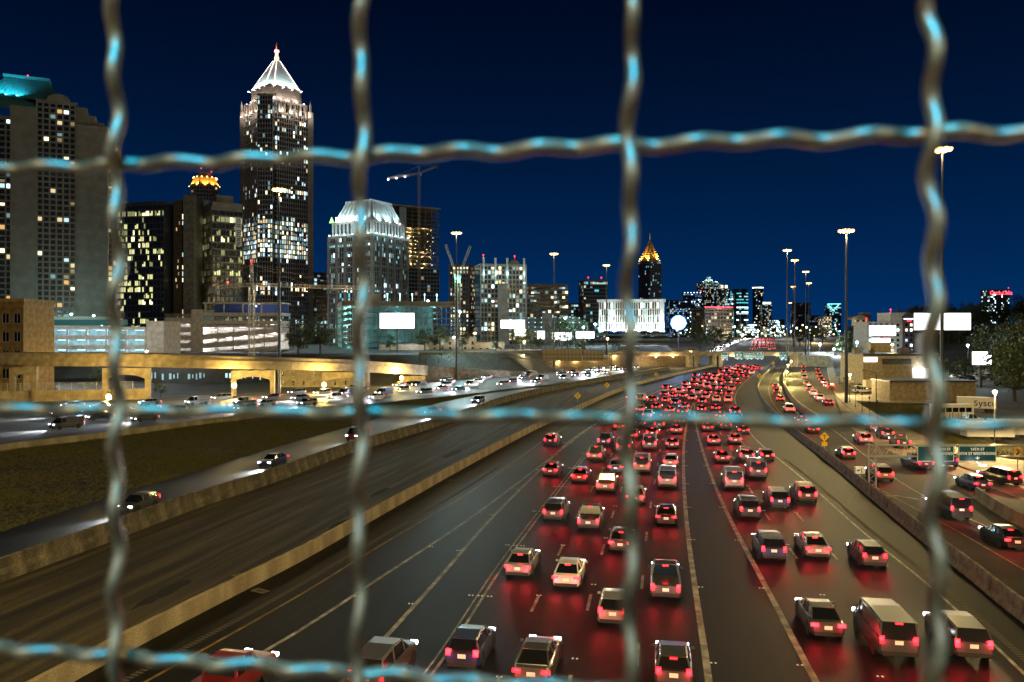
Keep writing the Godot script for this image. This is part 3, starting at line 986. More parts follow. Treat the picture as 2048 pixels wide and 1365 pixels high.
# ---------------------------------------------------------------- viaduct, overbridge and retaining walls
func build_structures() -> void:
	var tan_c := grained("viaduct_concrete", Color(0.4, 0.35, 0.26), 0.85, 1.6, 11.0, 0.3, 0.15)
	var o := thing("ramp_viaduct", "tan concrete ramp viaduct descending to the right on haunched piers", "viaduct")
	var pts := []
	for e in [[-620, 706, 205], [-260, 705, 200], [0, 706, 197], [230, 707, 199], [450, 712, 205], [655, 718, 225], [760, 724, 245], [856, 731.5, 270]]:
		pts.append(at(e[0], e[1], e[2]))
	var path := smooth_path(pts, 4.0)
	wall_segments(o, path, [[-0.35, -1.1], [-0.3, -0.1], [-0.25, 0.0], [-0.05, 0.0], [0.0, -0.1], [0.06, -1.1]], 22.0, 0.04, tan_c, "parapet")
	wall_segments(o, shifted(path, -8.6), [[-0.35, -1.1], [-0.3, 0.0], [0.0, 0.0], [0.06, -1.1]], 22.0, 0.04, tan_c, "parapet")
	wall_segments(o, path, [[-8.9, -1.36], [-8.9, -1.12], [0.14, -1.12], [0.14, -1.36]], 30.0, 0.05, tan_c, "deck")
	wall_segments(o, shifted(path, -0.2), [[-0.6, -3.35], [-0.35, -1.37], [0.0, -1.37], [0.0, -3.3], [-0.1, -3.35]], 30.0, 0.06, tan_c, "girder")
	wall_segments(o, shifted(path, -4.4), [[-0.6, -3.3], [-0.6, -1.37], [0.0, -1.37], [0.0, -3.3]], 30.0, 0.06, tan_c, "girder")
	wall_segments(o, shifted(path, -8.0), [[-0.6, -3.3], [-0.6, -1.37], [0.0, -1.37], [0.0, -3.3]], 30.0, 0.06, tan_c, "girder")
	# piers: two columns under a haunched cap
	for e in [[20, 74, 196, 735, 0.0], [206, 300, 201, 736, 1.0], [463, 549, 216, 741, 1.0], [644, 738, 238, 744.5, 1.0], [800, 850, 266, 752, 0.0]]:
		var a := at(e[0], e[3], e[2])
		var c := at(e[1], e[3], e[2] + 1.5)
		var x := (c - a).normalized()
		var l := a.distance_to(c)
		var pier := Node3D.new()
		pier.name = "pier"
		o.add_child(pier, true)
		pier.transform = Transform3D(Basis(x, Vector3.UP, x.cross(Vector3.UP)), a)
		var b := MB.new()
		for s in [0.55, l - 0.55]:
			b = MB.new()
			b.box(Vector3(s, (-a.y - 2.2) * 0.5 - 0.9, 0), Vector3(1.15, a.y + 1.8, 1.3))
			part("column", b, tan_c, pier)
		b = MB.new()
		var n := 10
		for i in n:
			var u0 := float(i) / n
			var u1 := float(i + 1) / n
			var h0 := 1.7 + 1.6 * pow(absf(u0 * 2 - 1), 2.2)
			var h1 := 1.7 + 1.6 * pow(absf(u1 * 2 - 1), 2.2)
			for z in [-0.85, 0.85]:
				var q := [Vector3(u0 * l, -h0, z), Vector3(u0 * l, -0.02, z), Vector3(u1 * l, -0.02, z), Vector3(u1 * l, -h1, z)]
				if z > 0:
					b.quad(q[0], q[1], q[2], q[3])
				else:
					b.quad(q[3], q[2], q[1], q[0])
			b.quad(Vector3(u0 * l, -h0, -0.85), Vector3(u0 * l, -h0, 0.85), Vector3(u1 * l, -h1, 0.85), Vector3(u1 * l, -h1, -0.85))
			b.quad(Vector3(u0 * l, -0.02, 0.85), Vector3(u0 * l, -0.02, -0.85), Vector3(u1 * l, -0.02, -0.85), Vector3(u1 * l, -0.02, 0.85))
		for s in [0.0, l]:
			b.box(Vector3(s, -1.66, 0), Vector3(0.06, 3.26, 1.72))
		part("cap", b, tan_c, pier)
	# wall in front of the low ground under the viaduct, with a wire fence on it
	var base := smooth_path([at(-520, 833, 1), at(-520, 833, 1)].slice(0, 0) + ground_path([[-560, 826], [-150, 812], [0, 804], [150, 800], [290, 797]]), 4.0)
	o = thing("yellow_lit_wall", "tan retaining wall under the viaduct at the left edge", "wall")
	wall_segments(o, base, [[-0.4, -0.3], [-0.4, 2.5], [0.0, 2.5], [0.0, -0.3]], 9.0, 0.05, tan_c, "panel")
	o = thing("chain_link_fence", "chain link fence on posts above the tan retaining wall", "fence")
	var galv := mat("fence_post_steel", Color(0.42, 0.42, 0.38), 0.5, 0.5)
	var l2 := path_length(base)
	var rail := MB.new()
	var s2 := 1.0
	while s2 < l2 - 1.0:
		var w: Vector3 = along(base, s2)[0] + Vector3(0, 2.5, 0)
		var b := MB.new()
		b.tube([w + Vector3(0, 0, -0.2), w + Vector3(0, 1.9, -0.2)], 0.05, 0.05, 6)
		part("post", b, galv, o)
		if s2 + 2.8 < l2 - 1.0:
			var w2: Vector3 = along(base, s2 + 2.8)[0] + Vector3(0, 2.5, 0)
			rail.tube([w + Vector3(0, 1.88, -0.2), w2 + Vector3(0, 1.88, -0.2)], 0.025, 0.025, 5)
			for q in 24:
				var f := q / 24.0
				rail.bar(w.lerp(w2, f) + Vector3(0, 0.05, -0.2), w.lerp(w2, minf(1.2, f + 0.33)) + Vector3(0, 1.85, -0.2), 0.008, 0.008)
				rail.bar(w.lerp(w2, f) + Vector3(0, 1.85, -0.2), w.lerp(w2, minf(1.2, f + 0.33)) + Vector3(0, 0.05, -0.2), 0.008, 0.008)
		s2 += 2.8
	stuff("wire_mesh", rail, galv, o)
	# wedge wall behind the oncoming lanes and the lit wall of the upper ramp
	o = thing("wedge_wall", "grey sloping ramp wall behind the oncoming lanes", "wall")
	var b := MB.new()
	var tops := [[846, 732, 271], [934, 737, 290], [1000, 741.5, 305], [1069, 745, 325], [1130, 744, 345]]
	for i in tops.size() - 1:
		var p := at(tops[i][0], tops[i][1], tops[i][2])
		var q := at(tops[i + 1][0], tops[i + 1][1], tops[i + 1][2])
		b.quad(Vector3(p.x, -0.4, p.z), p, q, Vector3(q.x, -0.4, q.z))
		b.quad(p, p + Vector3(0, 0, -0.5), q + Vector3(0, 0, -0.5), q)
	part("face", b, grained("wedge_concrete", Color(0.3, 0.26, 0.19), 0.9, 1.5, 9.0, 0.45), o)
	o = thing("upper_ramp_wall", "amber lit retaining wall with small wall lamps", "wall")
	tops = [[985, 744, 342], [1040, 733, 352], [1100, 723, 364], [1170, 716, 378], [1250, 709, 396], [1330, 704, 415], [1400, 701, 432]]
	var amber := grained("upper_wall_concrete", Color(0.4, 0.33, 0.22), 0.85, 1.8, 8.0, 0.35)
	for i in tops.size() - 1:
		b = MB.new()
		var p := at(tops[i][0], tops[i][1], tops[i][2])
		var q := at(tops[i + 1][0], tops[i + 1][1], tops[i + 1][2])
		b.quad(Vector3(p.x, -0.6, p.z), p, q, Vector3(q.x, -0.6, q.z))
		b.quad(p, p + Vector3(0, 0, -0.6), q + Vector3(0, 0, -0.6), q)
		b.quad(q + Vector3(0, 0, -0.6), p + Vector3(0, 0, -0.6), Vector3(p.x, -0.6, p.z - 0.6), Vector3(q.x, -0.6, q.z - 0.6))
		part("panel", b, amber, o)
		for f in [0.25, 0.75]:
			var w := p.lerp(q, f) + Vector3(0, -0.5, 0.35)
			var lamp := MB.new()
			lamp.ball(Vector3.ZERO, Vector3(0.28, 0.28, 0.28))
			part("wall_lamp", lamp, glow("wall_lamp_amber", Color(1.0, 0.72, 0.32), 8.0), o, w)
			omni(o, w + Vector3(0, -0.1, 0.6), Color(1.0, 0.68, 0.28), 30.0, 0.2)
	# overbridge
	o = thing("overbridge", "road bridge on square piers crossing the freeway, with a railing", "bridge")
	var y_top := 7.4
	var z0 := -398.0
	var x0 := (1222.0 - 1024.0) / K * 398.0
	var x1 := (1606.0 - 1024.0) / K * 398.0
	b = MB.new()
	b.span(Vector3(x0, 5.5, z0), Vector3(x1, y_top - 0.9, z0 - 14))
	part("girder", b, tan_c, o)
	b = MB.new()
	b.span(Vector3(x0, y_top - 0.9, z0 + 0.25), Vector3(x1, y_top, z0 - 0.15))
	part("parapet", b, tan_c, o)
	b = MB.new()
	b.span(Vector3(x0, y_top - 0.9, z0 - 14.2), Vector3(x1, y_top, z0 - 13.8))
	part("parapet", b, tan_c, o)
	var bars := MB.new()
	var xx := x0
	while xx < x1:
		bars.box(Vector3(xx, y_top + 1.2, z0), Vector3(0.09, 2.4, 0.09))
		xx += 2.0
	for yy in [0.5, 1.4, 2.35]:
		bars.span(Vector3(x0, y_top + yy, z0 - 0.03), Vector3(x1, y_top + yy + 0.06, z0 + 0.03))
	xx = x0
	while xx < x1:
		bars.box(Vector3(xx, y_top + 1.2, z0 - 0.01), Vector3(0.02, 2.3, 0.02))
		xx += 0.25
	stuff("railing", bars, mat("railing_steel", Color(0.1, 0.09, 0.08), 0.6, 0.4), o)
	for px in [1384, 1394, 1432, 1444]:
		b = MB.new()
		b.span(Vector3((px - 1028.0) / K * 398.0, -0.4, z0 - 2), Vector3((px - 1020.0) / K * 398.0, 5.5, z0 - 10))
		part("pier", b, tan_c, o)
	b = MB.new()
	b.span(Vector3(x0 - 6, -0.4, z0 - 1), Vector3(x0 + 12, 5.49, z0 - 13))
	part("abutment", b, tan_c, o)
	b = MB.new()
	b.span(Vector3(x1 - 2, -0.4, z0 - 1), Vector3(x1 + 14, 5.49, z0 - 13))
	part("abutment", b, tan_c, o)
	for px in [1312, 1346, 1470, 1510, 1560]:
		var w := Vector3((px - 1024.0) / K * 398.0, 5.2, z0 + 0.5)
		b = MB.new()
		b.ball(Vector3.ZERO, Vector3(0.25, 0.2, 0.25))
		part("bridge_light", b, mats["wall_lamp_amber"], o, w)
		omni(o, w + Vector3(0, -0.3, 0.3), Color(1.0, 0.7, 0.35), 90.0, 0.2)
	# sunken ramp lamps
	for e in [[1566, 766, 250, "nearest amber lamp beside the sunken ramp"], [1570, 748, 300, "middle amber lamp beside the sunken ramp"], [1577, 736, 340, "farthest amber lamp beside the sunken ramp"]]:
		var p := at(e[0], e[1], e[2])
		street_lamp(Vector3(p.x + 1.2, 0, p.z), 4.5, e[3], Color(1.0, 0.76, 0.22), 420, 0.16, "ramp_lamp", "amber lamps beside the sunken ramp")

# ---------------------------------------------------------------- signs
func sign_board(o: Node3D, c: Vector3, w: float, h: float, m: Material, rows: Array, border := true) -> Node3D:
	var b := MB.new()
	b.box(c, Vector3(w, h, 0.06))
	var board := part("board", b, m, o)
	if border:
		b = MB.new()
		var t := h * 0.03
		for s in [-1, 1]:
			b.box(c + Vector3(0, s * (h * 0.5 - t * 1.2), 0.034), Vector3(w - t * 2, t, 0.012))
			b.box(c + Vector3(s * (w * 0.5 - t * 1.2), 0, 0.034), Vector3(t, h - t * 3.6, 0.012))
		part("border", b, mat("sign_white", Color(0.8, 0.82, 0.8), 0.4), board)
	for r in rows:
		var t := lettering(board, r[0], r[1], c + Vector3(r[2], r[3], 0.04), mats["sign_white"], Basis(), 0.012)
		t.set_meta("label", "white lettering")
	return board

func diamond(w: Vector3, size: float, foot: float, label: String, plaque := false) -> void:
	var o := thing("warning_sign", label, "road sign", Vector3(w.x, foot, w.z), 0.0, "yellow warning signs")
	var h := w.y - foot
	var b := MB.new()
	b.tube([Vector3.ZERO, Vector3(0, h - 0.1, 0)], 0.05, 0.05, 6)
	part("post", b, mats["fence_post_steel"], o)
	b = MB.new()
	b.box(Vector3(0, h, 0.08), Vector3(size, size, 0.03), Basis(Vector3.BACK, PI / 4))
	var board := part("board", b, mat("sign_yellow", Color(0.85, 0.5, 0.01), 0.35), o)
	mats["sign_yellow"].emission_enabled = false
	b = MB.new()
	b.box(Vector3(-0.02, h - size * 0.08, 0.1), Vector3(size * 0.1, size * 0.5, 0.012))
	b.box(Vector3(size * 0.07, h + size * 0.2, 0.1), Vector3(size * 0.3, size * 0.1, 0.012), Basis(Vector3.BACK, 0.7))
	b.box(Vector3(-size * 0.1, h + size * 0.2, 0.1), Vector3(size * 0.3, size * 0.1, 0.012), Basis(Vector3.BACK, -0.7))
	part("symbol", b, mat("sign_black", Color(0.02, 0.02, 0.02), 0.5), board)
	if plaque:
		b = MB.new()
		b.box(Vector3(0, h - size * 1.02, 0.08), Vector3(size * 0.8, size * 0.62, 0.03))
		part("plaque", b, mats["sign_yellow"], o)

func build_signs() -> void:
	var green := mat("sign_green", Color(0.004, 0.06, 0.085), 0.35)
	# gantry over the collector road
	var o := thing("overhead_gantry", "lattice gantry carrying two dark green street signs", "gantry", gp(1738, 980))
	var steel := mat("gantry_steel", Color(0.36, 0.35, 0.32), 0.45, 0.6)
	var b := MB.new()
	var hi := 4.75
	var lo := 3.55
	for x in [0.0, 0.75]:
		b = MB.new()
		b.tube([Vector3(x, -0.1, 0), Vector3(x, hi + 0.15, 0)], 0.1, 0.09, 8)
		part("column", b, steel, o)
	b = MB.new()
	for i in 5:
		b.bar(Vector3(0, 0.3 + i * 0.85, 0), Vector3(0.75, 0.72 + i * 0.85, 0), 0.04, 0.04)
		b.bar(Vector3(0.75, 0.72 + i * 0.85, 0), Vector3(0, 1.15 + i * 0.85, 0), 0.04, 0.04)
	part("lacing", b, steel, o)
	var span := 21.0
	for q in [[hi, 0.35], [hi, -0.35], [lo, 0.35], [lo, -0.35]]:
		b = MB.new()
		b.tube([Vector3(-0.2, q[0], q[1]), Vector3(span, q[0], q[1])], 0.065, 0.065, 7)
		part("chord", b, steel, o)
	b = MB.new()
	var n := 14
	for i in n:
		var xa := span * i / n
		var xb := span * (i + 0.5) / n
		var xc := span * (i + 1.0) / n
		for z in [-0.35, 0.35]:
			b.bar(Vector3(xa, lo, z), Vector3(xb, hi, z), 0.05, 0.05)
			b.bar(Vector3(xb, hi, z), Vector3(xc, lo, z), 0.05, 0.05)
		b.bar(Vector3(xa, hi, -0.35), Vector3(xb, hi, 0.35), 0.04, 0.04)
		b.bar(Vector3(xb, lo, -0.35), Vector3(xc, lo, 0.35), 0.04, 0.04)
	part("lattice", b, steel, o)
	for x in [span - 0.75, span]:
		b = MB.new()
		b.tube([Vector3(x, -0.1, 0), Vector3(x, hi + 0.15, 0)], 0.1, 0.09, 8)
		part("column", b, steel, o)
	var mpp := 84.8 / K
	var c := Vector3((1949 - 1738) * mpp, 0, 0.55)
	var yc := EYE_Y + (SKYLINE - 906.0) * mpp
	var s1 := sign_board(o, Vector3(c.x, yc, 0.55), 76 * mpp, 32.5 * mpp, green, [["14TH ST", 0.29, 0.0, 0.46], ["10TH ST WESTBOUND", 0.29, 0.0, 0.0]])
	s1.set_meta("label", "right street sign reading 14th St and 10th St Westbound")
	s1.name = "street_sign"
	b = MB.new()
	var ac := Vector3(c.x, yc - 0.5, 0.6)
	b.box(ac + Vector3(0, 0.08, 0), Vector3(0.09, 0.24, 0.012))
	b.box(ac + Vector3(-0.1, 0.0, 0.002), Vector3(0.09, 0.26, 0.012), Basis(Vector3.BACK, 0.9))
	b.box(ac + Vector3(0.1, 0.0, 0.004), Vector3(0.09, 0.26, 0.012), Basis(Vector3.BACK, -0.9))
	part("arrow", b, mats["sign_white"], s1)
	var s3 := sign_board(o, Vector3((1866 - 1738) * mpp, yc, 0.55), 74 * mpp, 32.5 * mpp, green, [["10TH ST", 0.29, 0.85, 0.46], ["EASTBOUND", 0.29, 0.65, 0.0]])
	s3.name = "street_sign"
	for x in [(1866 - 1738) * mpp, c.x]:
		b = MB.new()
		b.bar(Vector3(x, lo - 0.5, 0.4), Vector3(x, lo - 0.75, 1.5), 0.05, 0.05)
		b.box(Vector3(x, lo - 0.7, 1.55), Vector3(0.7, 0.12, 0.25))
		part("sign_fill_lamp", b, glow("sign_lamp_white", Color(0.9, 1.0, 1.0), 2.0), o)  # fixture and light added to brighten the gantry sign
		omni(o, Vector3(x, lo - 0.5, 1.9), Color(0.85, 0.97, 1.0), 0.5, 0.2)
	s3.set_meta("label", "left street sign half hidden by a fence wire")
	# signs hung on the overbridge
	var teal := mat("sign_teal", Color(0.0, 0.11, 0.12), 0.35)
	for e in [[1443, 1456, 705.5, 718.5, [["Williams", 0.55, 0.0, 0.1], ["Street", 0.55, 0.0, -0.7]], "leftmost small green sign on the overbridge"], [1469, 1487.5, 704, 717.5, [["South", 0.45, 0.0, 1.0], ["75  85", 0.8, 0.0, 0.1], ["Atlanta", 0.45, 0.0, -0.9]], "second green sign on the overbridge, with route numbers"],
		[1489, 1508, 704, 717.5, [["Williams St", 0.5, 0.0, 0.8], ["Downtown", 0.5, 0.0, 0.0], ["Georgia Dome", 0.45, 0.0, -0.8]], "third green sign on the overbridge, with three lines"], [1510, 1527.5, 704, 717.5, [["29  78", 0.7, 0.0, 0.9], ["North Ave", 0.5, 0.0, 0.1], ["Georgia Tech", 0.45, 0.0, -0.7]], "fourth green sign on the overbridge"], [1560, 1573.5, 705, 719, [["To", 0.4, 0.0, 1.0], ["75  85", 0.7, 0.0, 0.1], ["South", 0.45, 0.0, -0.9]], "rightmost green sign on the overbridge, apart from the others"]]:
		var p := at((e[0] + e[1]) * 0.5, (e[2] + e[3]) * 0.5, 396.8)
		o = thing("bridge_sign", e[5], "road sign", p, 0.0, "green signs on the overbridge")
		sign_board(o, Vector3.ZERO, (e[1] - e[0]) * 0.249, (e[3] - e[2]) * 0.249, teal, e[4])
		b = MB.new()
		for s in [-1, 1]:
			b.bar(Vector3(s, 0.4, -0.05), Vector3(s, 0.4, -0.95), 0.08, 0.08)
		part("bracket", b, steel, o)
		for s in [-1.0, 1.0]:
			b = MB.new()
			b.box(Vector3(s, -2.0, 0.9), Vector3(0.5, 0.12, 0.25))
			part("sign_fill_lamp", b, glow("sign_lamp_white", Color(0.9, 1.0, 1.0), 2.0), o)
		omni(o, Vector3(0, -1.6, 1.4), Color(0.85, 1.0, 1.0), 4.0, 0.2)
	o = thing("white_plate", "small blank white plate between the overbridge signs", "road sign", at(1462.5, 711, 396.8))
	b = MB.new()
	b.box(Vector3.ZERO, Vector3(1.7, 1.4, 0.06))
	part("board", b, mats["sign_white"], o)
	b = MB.new()
	b.bar(Vector3(0, 0, -0.05), Vector3(0, 0, -0.95), 0.08, 0.08)
	part("bracket", b, steel, o)
	# warning signs
	diamond(at(1155.5, 792, 190), 1.25, 0.0, "nearest yellow diamond sign on the empty carriageway")
	diamond(at(1214, 771, 238), 1.25, 0.0, "middle yellow diamond sign on the empty carriageway")
	diamond(at(1312.5, 749, 312), 1.25, 0.0, "farthest yellow diamond sign on the empty carriageway")
	diamond(at(1546.5, 726.5, 372), 1.3, 0.0, "small yellow diamond sign under the overbridge's right end")
	diamond(at(1519, 753, 292), 1.3, 0.0, "yellow diamond sign at the tip of the ramp wall")
	diamond(at(1649, 874, 108), 0.95, 1.0, "yellow diamond sign with a square plaque on the right barrier", true)
	o = thing("box_sign", "small white box sign standing on the right barrier", "road sign", gp(1712, 975) + Vector3(0.4, 1.1, 0))
	b = MB.new()
	b.tube([Vector3.ZERO, Vector3(0, 0.7, 0)], 0.05, 0.05, 6)
	part("post", b, mats["fence_post_steel"], o)
	b = MB.new()
	b.box(Vector3(0, 0.75, 0), Vector3(1.0, 0.72, 0.45))
	part("box", b, mats["sign_white"], o)
	b = MB.new()
	b.box(Vector3(-0.2, 0.75, 0.23), Vector3(0.3, 0.16, 0.012), Basis(Vector3.BACK, 0.3))
	b.box(Vector3(0.12, 0.72, 0.23), Vector3(0.06, 0.5, 0.012))
	part("print", b, mats["sign_black"], o)
	for e in [[2036, 904, 88, "upper yellow chevron sign at the right edge"], [2056, 934, 80, "lower yellow chevron sign cut by the right edge"]]:
		var p := at(e[0], e[1], e[2])
		o = thing("chevron_sign", e[3], "road sign", Vector3(p.x, 0, p.z), -0.15, "chevron signs")
		b = MB.new()
		b.tube([Vector3.ZERO, Vector3(0, p.y, 0)], 0.045, 0.045, 6)
		part("post", b, mats["sign_black"], o)
		b = MB.new()
		b.box(Vector3(0, p.y, 0.06), Vector3(0.75, 0.92, 0.03))
		part("board", b, mats["sign_yellow"], o)
		b = MB.new()
		b.box(Vector3(0, p.y + 0.17, 0.09), Vector3(0.22, 0.5, 0.012), Basis(Vector3.BACK, 0.75))
		b.box(Vector3(0, p.y - 0.17, 0.092), Vector3(0.22, 0.5, 0.012), Basis(Vector3.BACK, -0.75))
		part("chevron", b, mats["sign_black"], o)
	# sign frame seen from behind over the oncoming lanes
	var d := 298.0
	var m := d / K
	o = thing("sign_frame", "overhead sign frame seen from behind, over the oncoming lanes", "gantry", at(1221.5, 757.5, d))
	var dark := mat("frame_dark_steel", Color(0.07, 0.065, 0.06), 0.6, 0.4)
	for x in [-1.4, 1.4]:
		b = MB.new()
		b.tube([Vector3(x * 0.25, 0, 0), Vector3(x * 0.25, 48 * m, 0)], 0.11, 0.11, 6)
		part("column", b, dark, o)
	b = MB.new()
	for i in 9:
		b.bar(Vector3(-0.35, 0.4 + i, 0), Vector3(0.35, 0.9 + i, 0), 0.06, 0.06)
		b.bar(Vector3(0.35, 0.9 + i, 0), Vector3(-0.35, 1.4 + i, 0), 0.06, 0.06)
	part("lacing", b, dark, o)
	for y in [40.0, 48.0]:
		b = MB.new()
		b.tube([Vector3(-226 * m, y * m, 0), Vector3(0.4, y * m, 0)], 0.1, 0.1, 6)
		part("chord", b, dark, o)
	b = MB.new()
	b.tube([Vector3(-224 * m, 18 * m, 0), Vector3(-224 * m, 48 * m, 0)], 0.14, 0.12, 6)
	part("column", b, dark, o)
	var back := mat("sign_back_metal", Color(0.25, 0.22, 0.17), 0.6, 0.5)
	b = MB.new()
	b.span(Vector3(-136 * m, 35 * m, -0.5), Vector3(-57 * m, 60 * m, -0.42))
	part("sign_back", b, back, o)
	b = MB.new()
	b.span(Vector3(-55 * m, 35 * m, -0.5), Vector3(-14 * m, 56 * m, -0.42))
	part("sign_back", b, back, o)
	for i in 17:
		b = MB.new()
		var x := -136.0 + i * 7.4
		b.box(Vector3(x * m, 47.5 * m, -0.3), Vector3(0.14, 25 * m, 0.16))
		part("stiffener", b, dark, o)

# ---------------------------------------------------------------- buildings
func pal(list: Array) -> Array:
	var o := []
	for e in list:
		match e:
			"cool_hi": o.append(glow("win_cool_hi", Color(0.72, 0.95, 1.0), 2.4))
			"cool": o.append(glow("win_cool", Color(0.6, 0.88, 0.95), 0.75))
			"cool_lo": o.append(glow("win_cool_lo", Color(0.5, 0.85, 0.95), 0.22))
			"warm_hi": o.append(glow("win_warm_hi", Color(1.0, 0.86, 0.52), 1.5))
			"warm": o.append(glow("win_warm", Color(1.0, 0.8, 0.45), 0.6))
			"warm_lo": o.append(glow("win_warm_lo", Color(1.0, 0.75, 0.4), 0.16))
			"lime_hi": o.append(glow("win_lime_hi", Color(0.95, 0.95, 0.5), 1.5))
			"lime": o.append(glow("win_lime", Color(0.85, 0.85, 0.38), 0.7))
			"lime_lo": o.append(glow("win_lime_lo", Color(0.75, 0.78, 0.35), 0.24))
			"teal": o.append(glow("win_teal", Color(0.15, 0.85, 1.0), 0.6))
			"blue": o.append(glow("win_blue", Color(0.1, 0.25, 1.0), 0.5))
			"orange": o.append(glow("win_orange", Color(1.0, 0.55, 0.2), 0.6))
	return o

func pick(list: Array):
	return list[rng.randi() % list.size()]

# One face of a building: piers and spandrels stand proud of the glass, lit panes sit behind them.
# o: fh bay pier span out wall lit pal single skip(frac of dark floors) lit_fn
func facade(node: Node3D, w: float, h: float, y0: float, half: float, turn: float, o: Dictionary, shift := 0.0) -> void:
	var bs := Basis(Vector3.UP, turn)
	var nb := maxi(1, roundi(w / o.bay))
	var nf := maxi(1, roundi(h / o.fh))
	var bw := w / nb
	var fh := h / nf
	var out: float = o.get("out", 0.35)
	var pw: float = o.get("pier", 0.5)
	var sh: float = o.get("span", 0.9)
	var every: int = o.get("every", 1)
	var org := Vector3(shift, y0, 0)
	if pw > 0.0:
		var pier := MB.new()
		for i in range(0, nb + 1, every):
			var x := clampf(-w * 0.5 + i * bw, -w * 0.5 + pw * 0.5, w * 0.5 - pw * 0.5)
			pier.box(bs * (org + Vector3(x, h * 0.5, half + out * 0.5)), Vector3(pw, h, out), bs)
		stuff("pier_cladding", pier, o.wall, node)
	if sh > 0.0:
		var band := MB.new()
		for f in nf + 1:
			var y := clampf(f * fh, sh * 0.5, h - sh * 0.5)
			band.box(bs * (org + Vector3(0, y, half + out * 0.42)), Vector3(w - 0.02, sh, out * 0.84), bs)
		stuff("floor_band", band, o.get("band", o.wall), node)
	var lit: float = o.get("lit", 0.2)
	var cluster := FastNoiseLite.new()
	cluster.seed = rng.randi() % 1000
	cluster.frequency = 0.03
	var fn = o.get("lit_fn")
	var panes := {}
	var single: bool = o.get("single", false)
	var quad_mesh: ArrayMesh
	var pane_w := bw - pw * (1.0 if every == 1 else 0.4) - 0.1
	var pane_h := fh - sh - 0.06
	var split: int = o.get("split", 1)
	for f in nf:
		var mood := rng.randf()
		for i in nb:
			var p: float = lit if fn == null else fn.call(f, i, nf, nb)
			if fn == null:   # lit rooms come in clusters
				p *= 0.15 + 2.4 * smoothstep(0.35, 0.75, cluster.get_noise_2d(f * 9.0, i * 7.0) * 0.5 + 0.5)
			if o.has("mood") and mood < o.mood:
				p = maxf(p, 0.75)
			if rng.randf() > p:
				continue
			var m = pick(o.pal)
			if not panes.has(m):
				panes[m] = MB.new()
			var c := org + Vector3(-w * 0.5 + (i + 0.5) * bw, (f + 0.5) * fh + (sh * 0.5 if f == 0 and false else 0.0), half + 0.05)
			for s in split:
				if split > 1 and rng.randf() < 0.25:
					continue
				var ww := pane_w / split - (0.12 if split > 1 else 0.0)
				var hh := pane_h * (1.0 if rng.randf() < 0.7 else rr(0.45, 0.9))
				var cc := c + Vector3(-pane_w * 0.5 + (s + 0.5) * pane_w / split, (pane_h - hh) * -0.5, 0)
				if single:
					var key := "pane%.3f_%.3f" % [ww, hh]
					var b := MB.new()
					b.box(Vector3.ZERO, Vector3(ww, hh, 0.06))
					part("lit_window", b, m, node, bs * cc, bs)
				else:
					panes[m].box(bs * cc, Vector3(ww, hh, 0.06), bs)
	if not single:
		for m in panes:
			stuff("lit_windows", panes[m], m, node)

func tower(called: String, label: String, px: float, d: float, turn: float, w: float, dep: float, base: float, top: float, o: Dictionary, faces := [0, 1, 3], kind := "building", group := "buildings of the skyline") -> Node3D:
	var p := at(px, 668, d)
	var n := thing(called, label, kind, Vector3(p.x, base, p.z), turn, group)
	block(n, Vector3.ZERO, w, dep, top - base, o, faces)
	return n

func block(n: Node3D, c: Vector3, w: float, dep: float, h: float, o: Dictionary, faces := [0, 1, 3]) -> void:
	var b := MB.new()
	b.box(c + Vector3(0, h * 0.5, 0), Vector3(w, h, dep))
	part("glass_core", b, o.get("glass", mats["glass_dark"]), n)
	b = MB.new()
	b.box(c + Vector3(0, h + 0.5, 0), Vector3(w + 0.8, 1.0, dep + 0.8))
	part("roof_edge", b, o.wall, n)
	for f in faces:
		var holder := n
		if f == 0 or f == 2:
			facade(holder, w, h, c.y, dep * 0.5 + (c.z if f == 0 else -c.z), PI * 0.5 * f, o, c.x if f == 0 else -c.x)
		else:
			facade(holder, dep, h, c.y, w * 0.5 + (c.x if f == 1 else -c.x), PI * 0.5 * f, o, -c.z if f == 1 else c.z)

func red_light(n: Node3D, where: Vector3, r := 0.6) -> void:
	var b := MB.new()
	b.tube([where + Vector3(0, -1.6, 0), where], 0.1, 0.1, 5)
	b.ball(where, Vector3(r, r, r), 7, 5)
	part("aviation_light", b, glow("aviation_red", Color(1.0, 0.03, 0.05), 4.0), n)

func frustum(b: MB, c: Vector3, w0: float, d0: float, w1: float, d1: float, h: float) -> void:
	var q := []
	for e in [[w0, d0, 0.0], [w1, d1, h]]:
		for s in [[-1, 1], [1, 1], [1, -1], [-1, -1]]:
			q.append(c + Vector3(s[0] * e[0] * 0.5, e[2], s[1] * e[1] * 0.5))
	for i in 4:
		var j := (i + 1) % 4
		b.quad(q[i], q[i + 4], q[j + 4], q[j])
	b.quad(q[4], q[7], q[6], q[5])

func prism8(b: MB, c: Vector3, w: float, ch: float, w2: float, ch2: float, h: float) -> void:
	# an eight-sided frustum: a square with cut corners
	var rows := []
	for e in [[w, ch, 0.0], [w2, ch2, h]]:
		var a: float = e[0] * 0.5
		var k: float = a - e[1]
		var row := []
		for p in [[-k, a], [k, a], [a, k], [a, -k], [k, -a], [-k, -a], [-a, -k], [-a, k]]:
			row.append(c + Vector3(p[0], e[2], p[1]))
		rows.append(row)
	for i in 8:
		var j := (i + 1) % 8
		b.quad(rows[0][i], rows[1][i], rows[1][j], rows[0][j])
	for i in range(1, 7):
		b.tri(rows[1][0], rows[1][i + 1], rows[1][i])

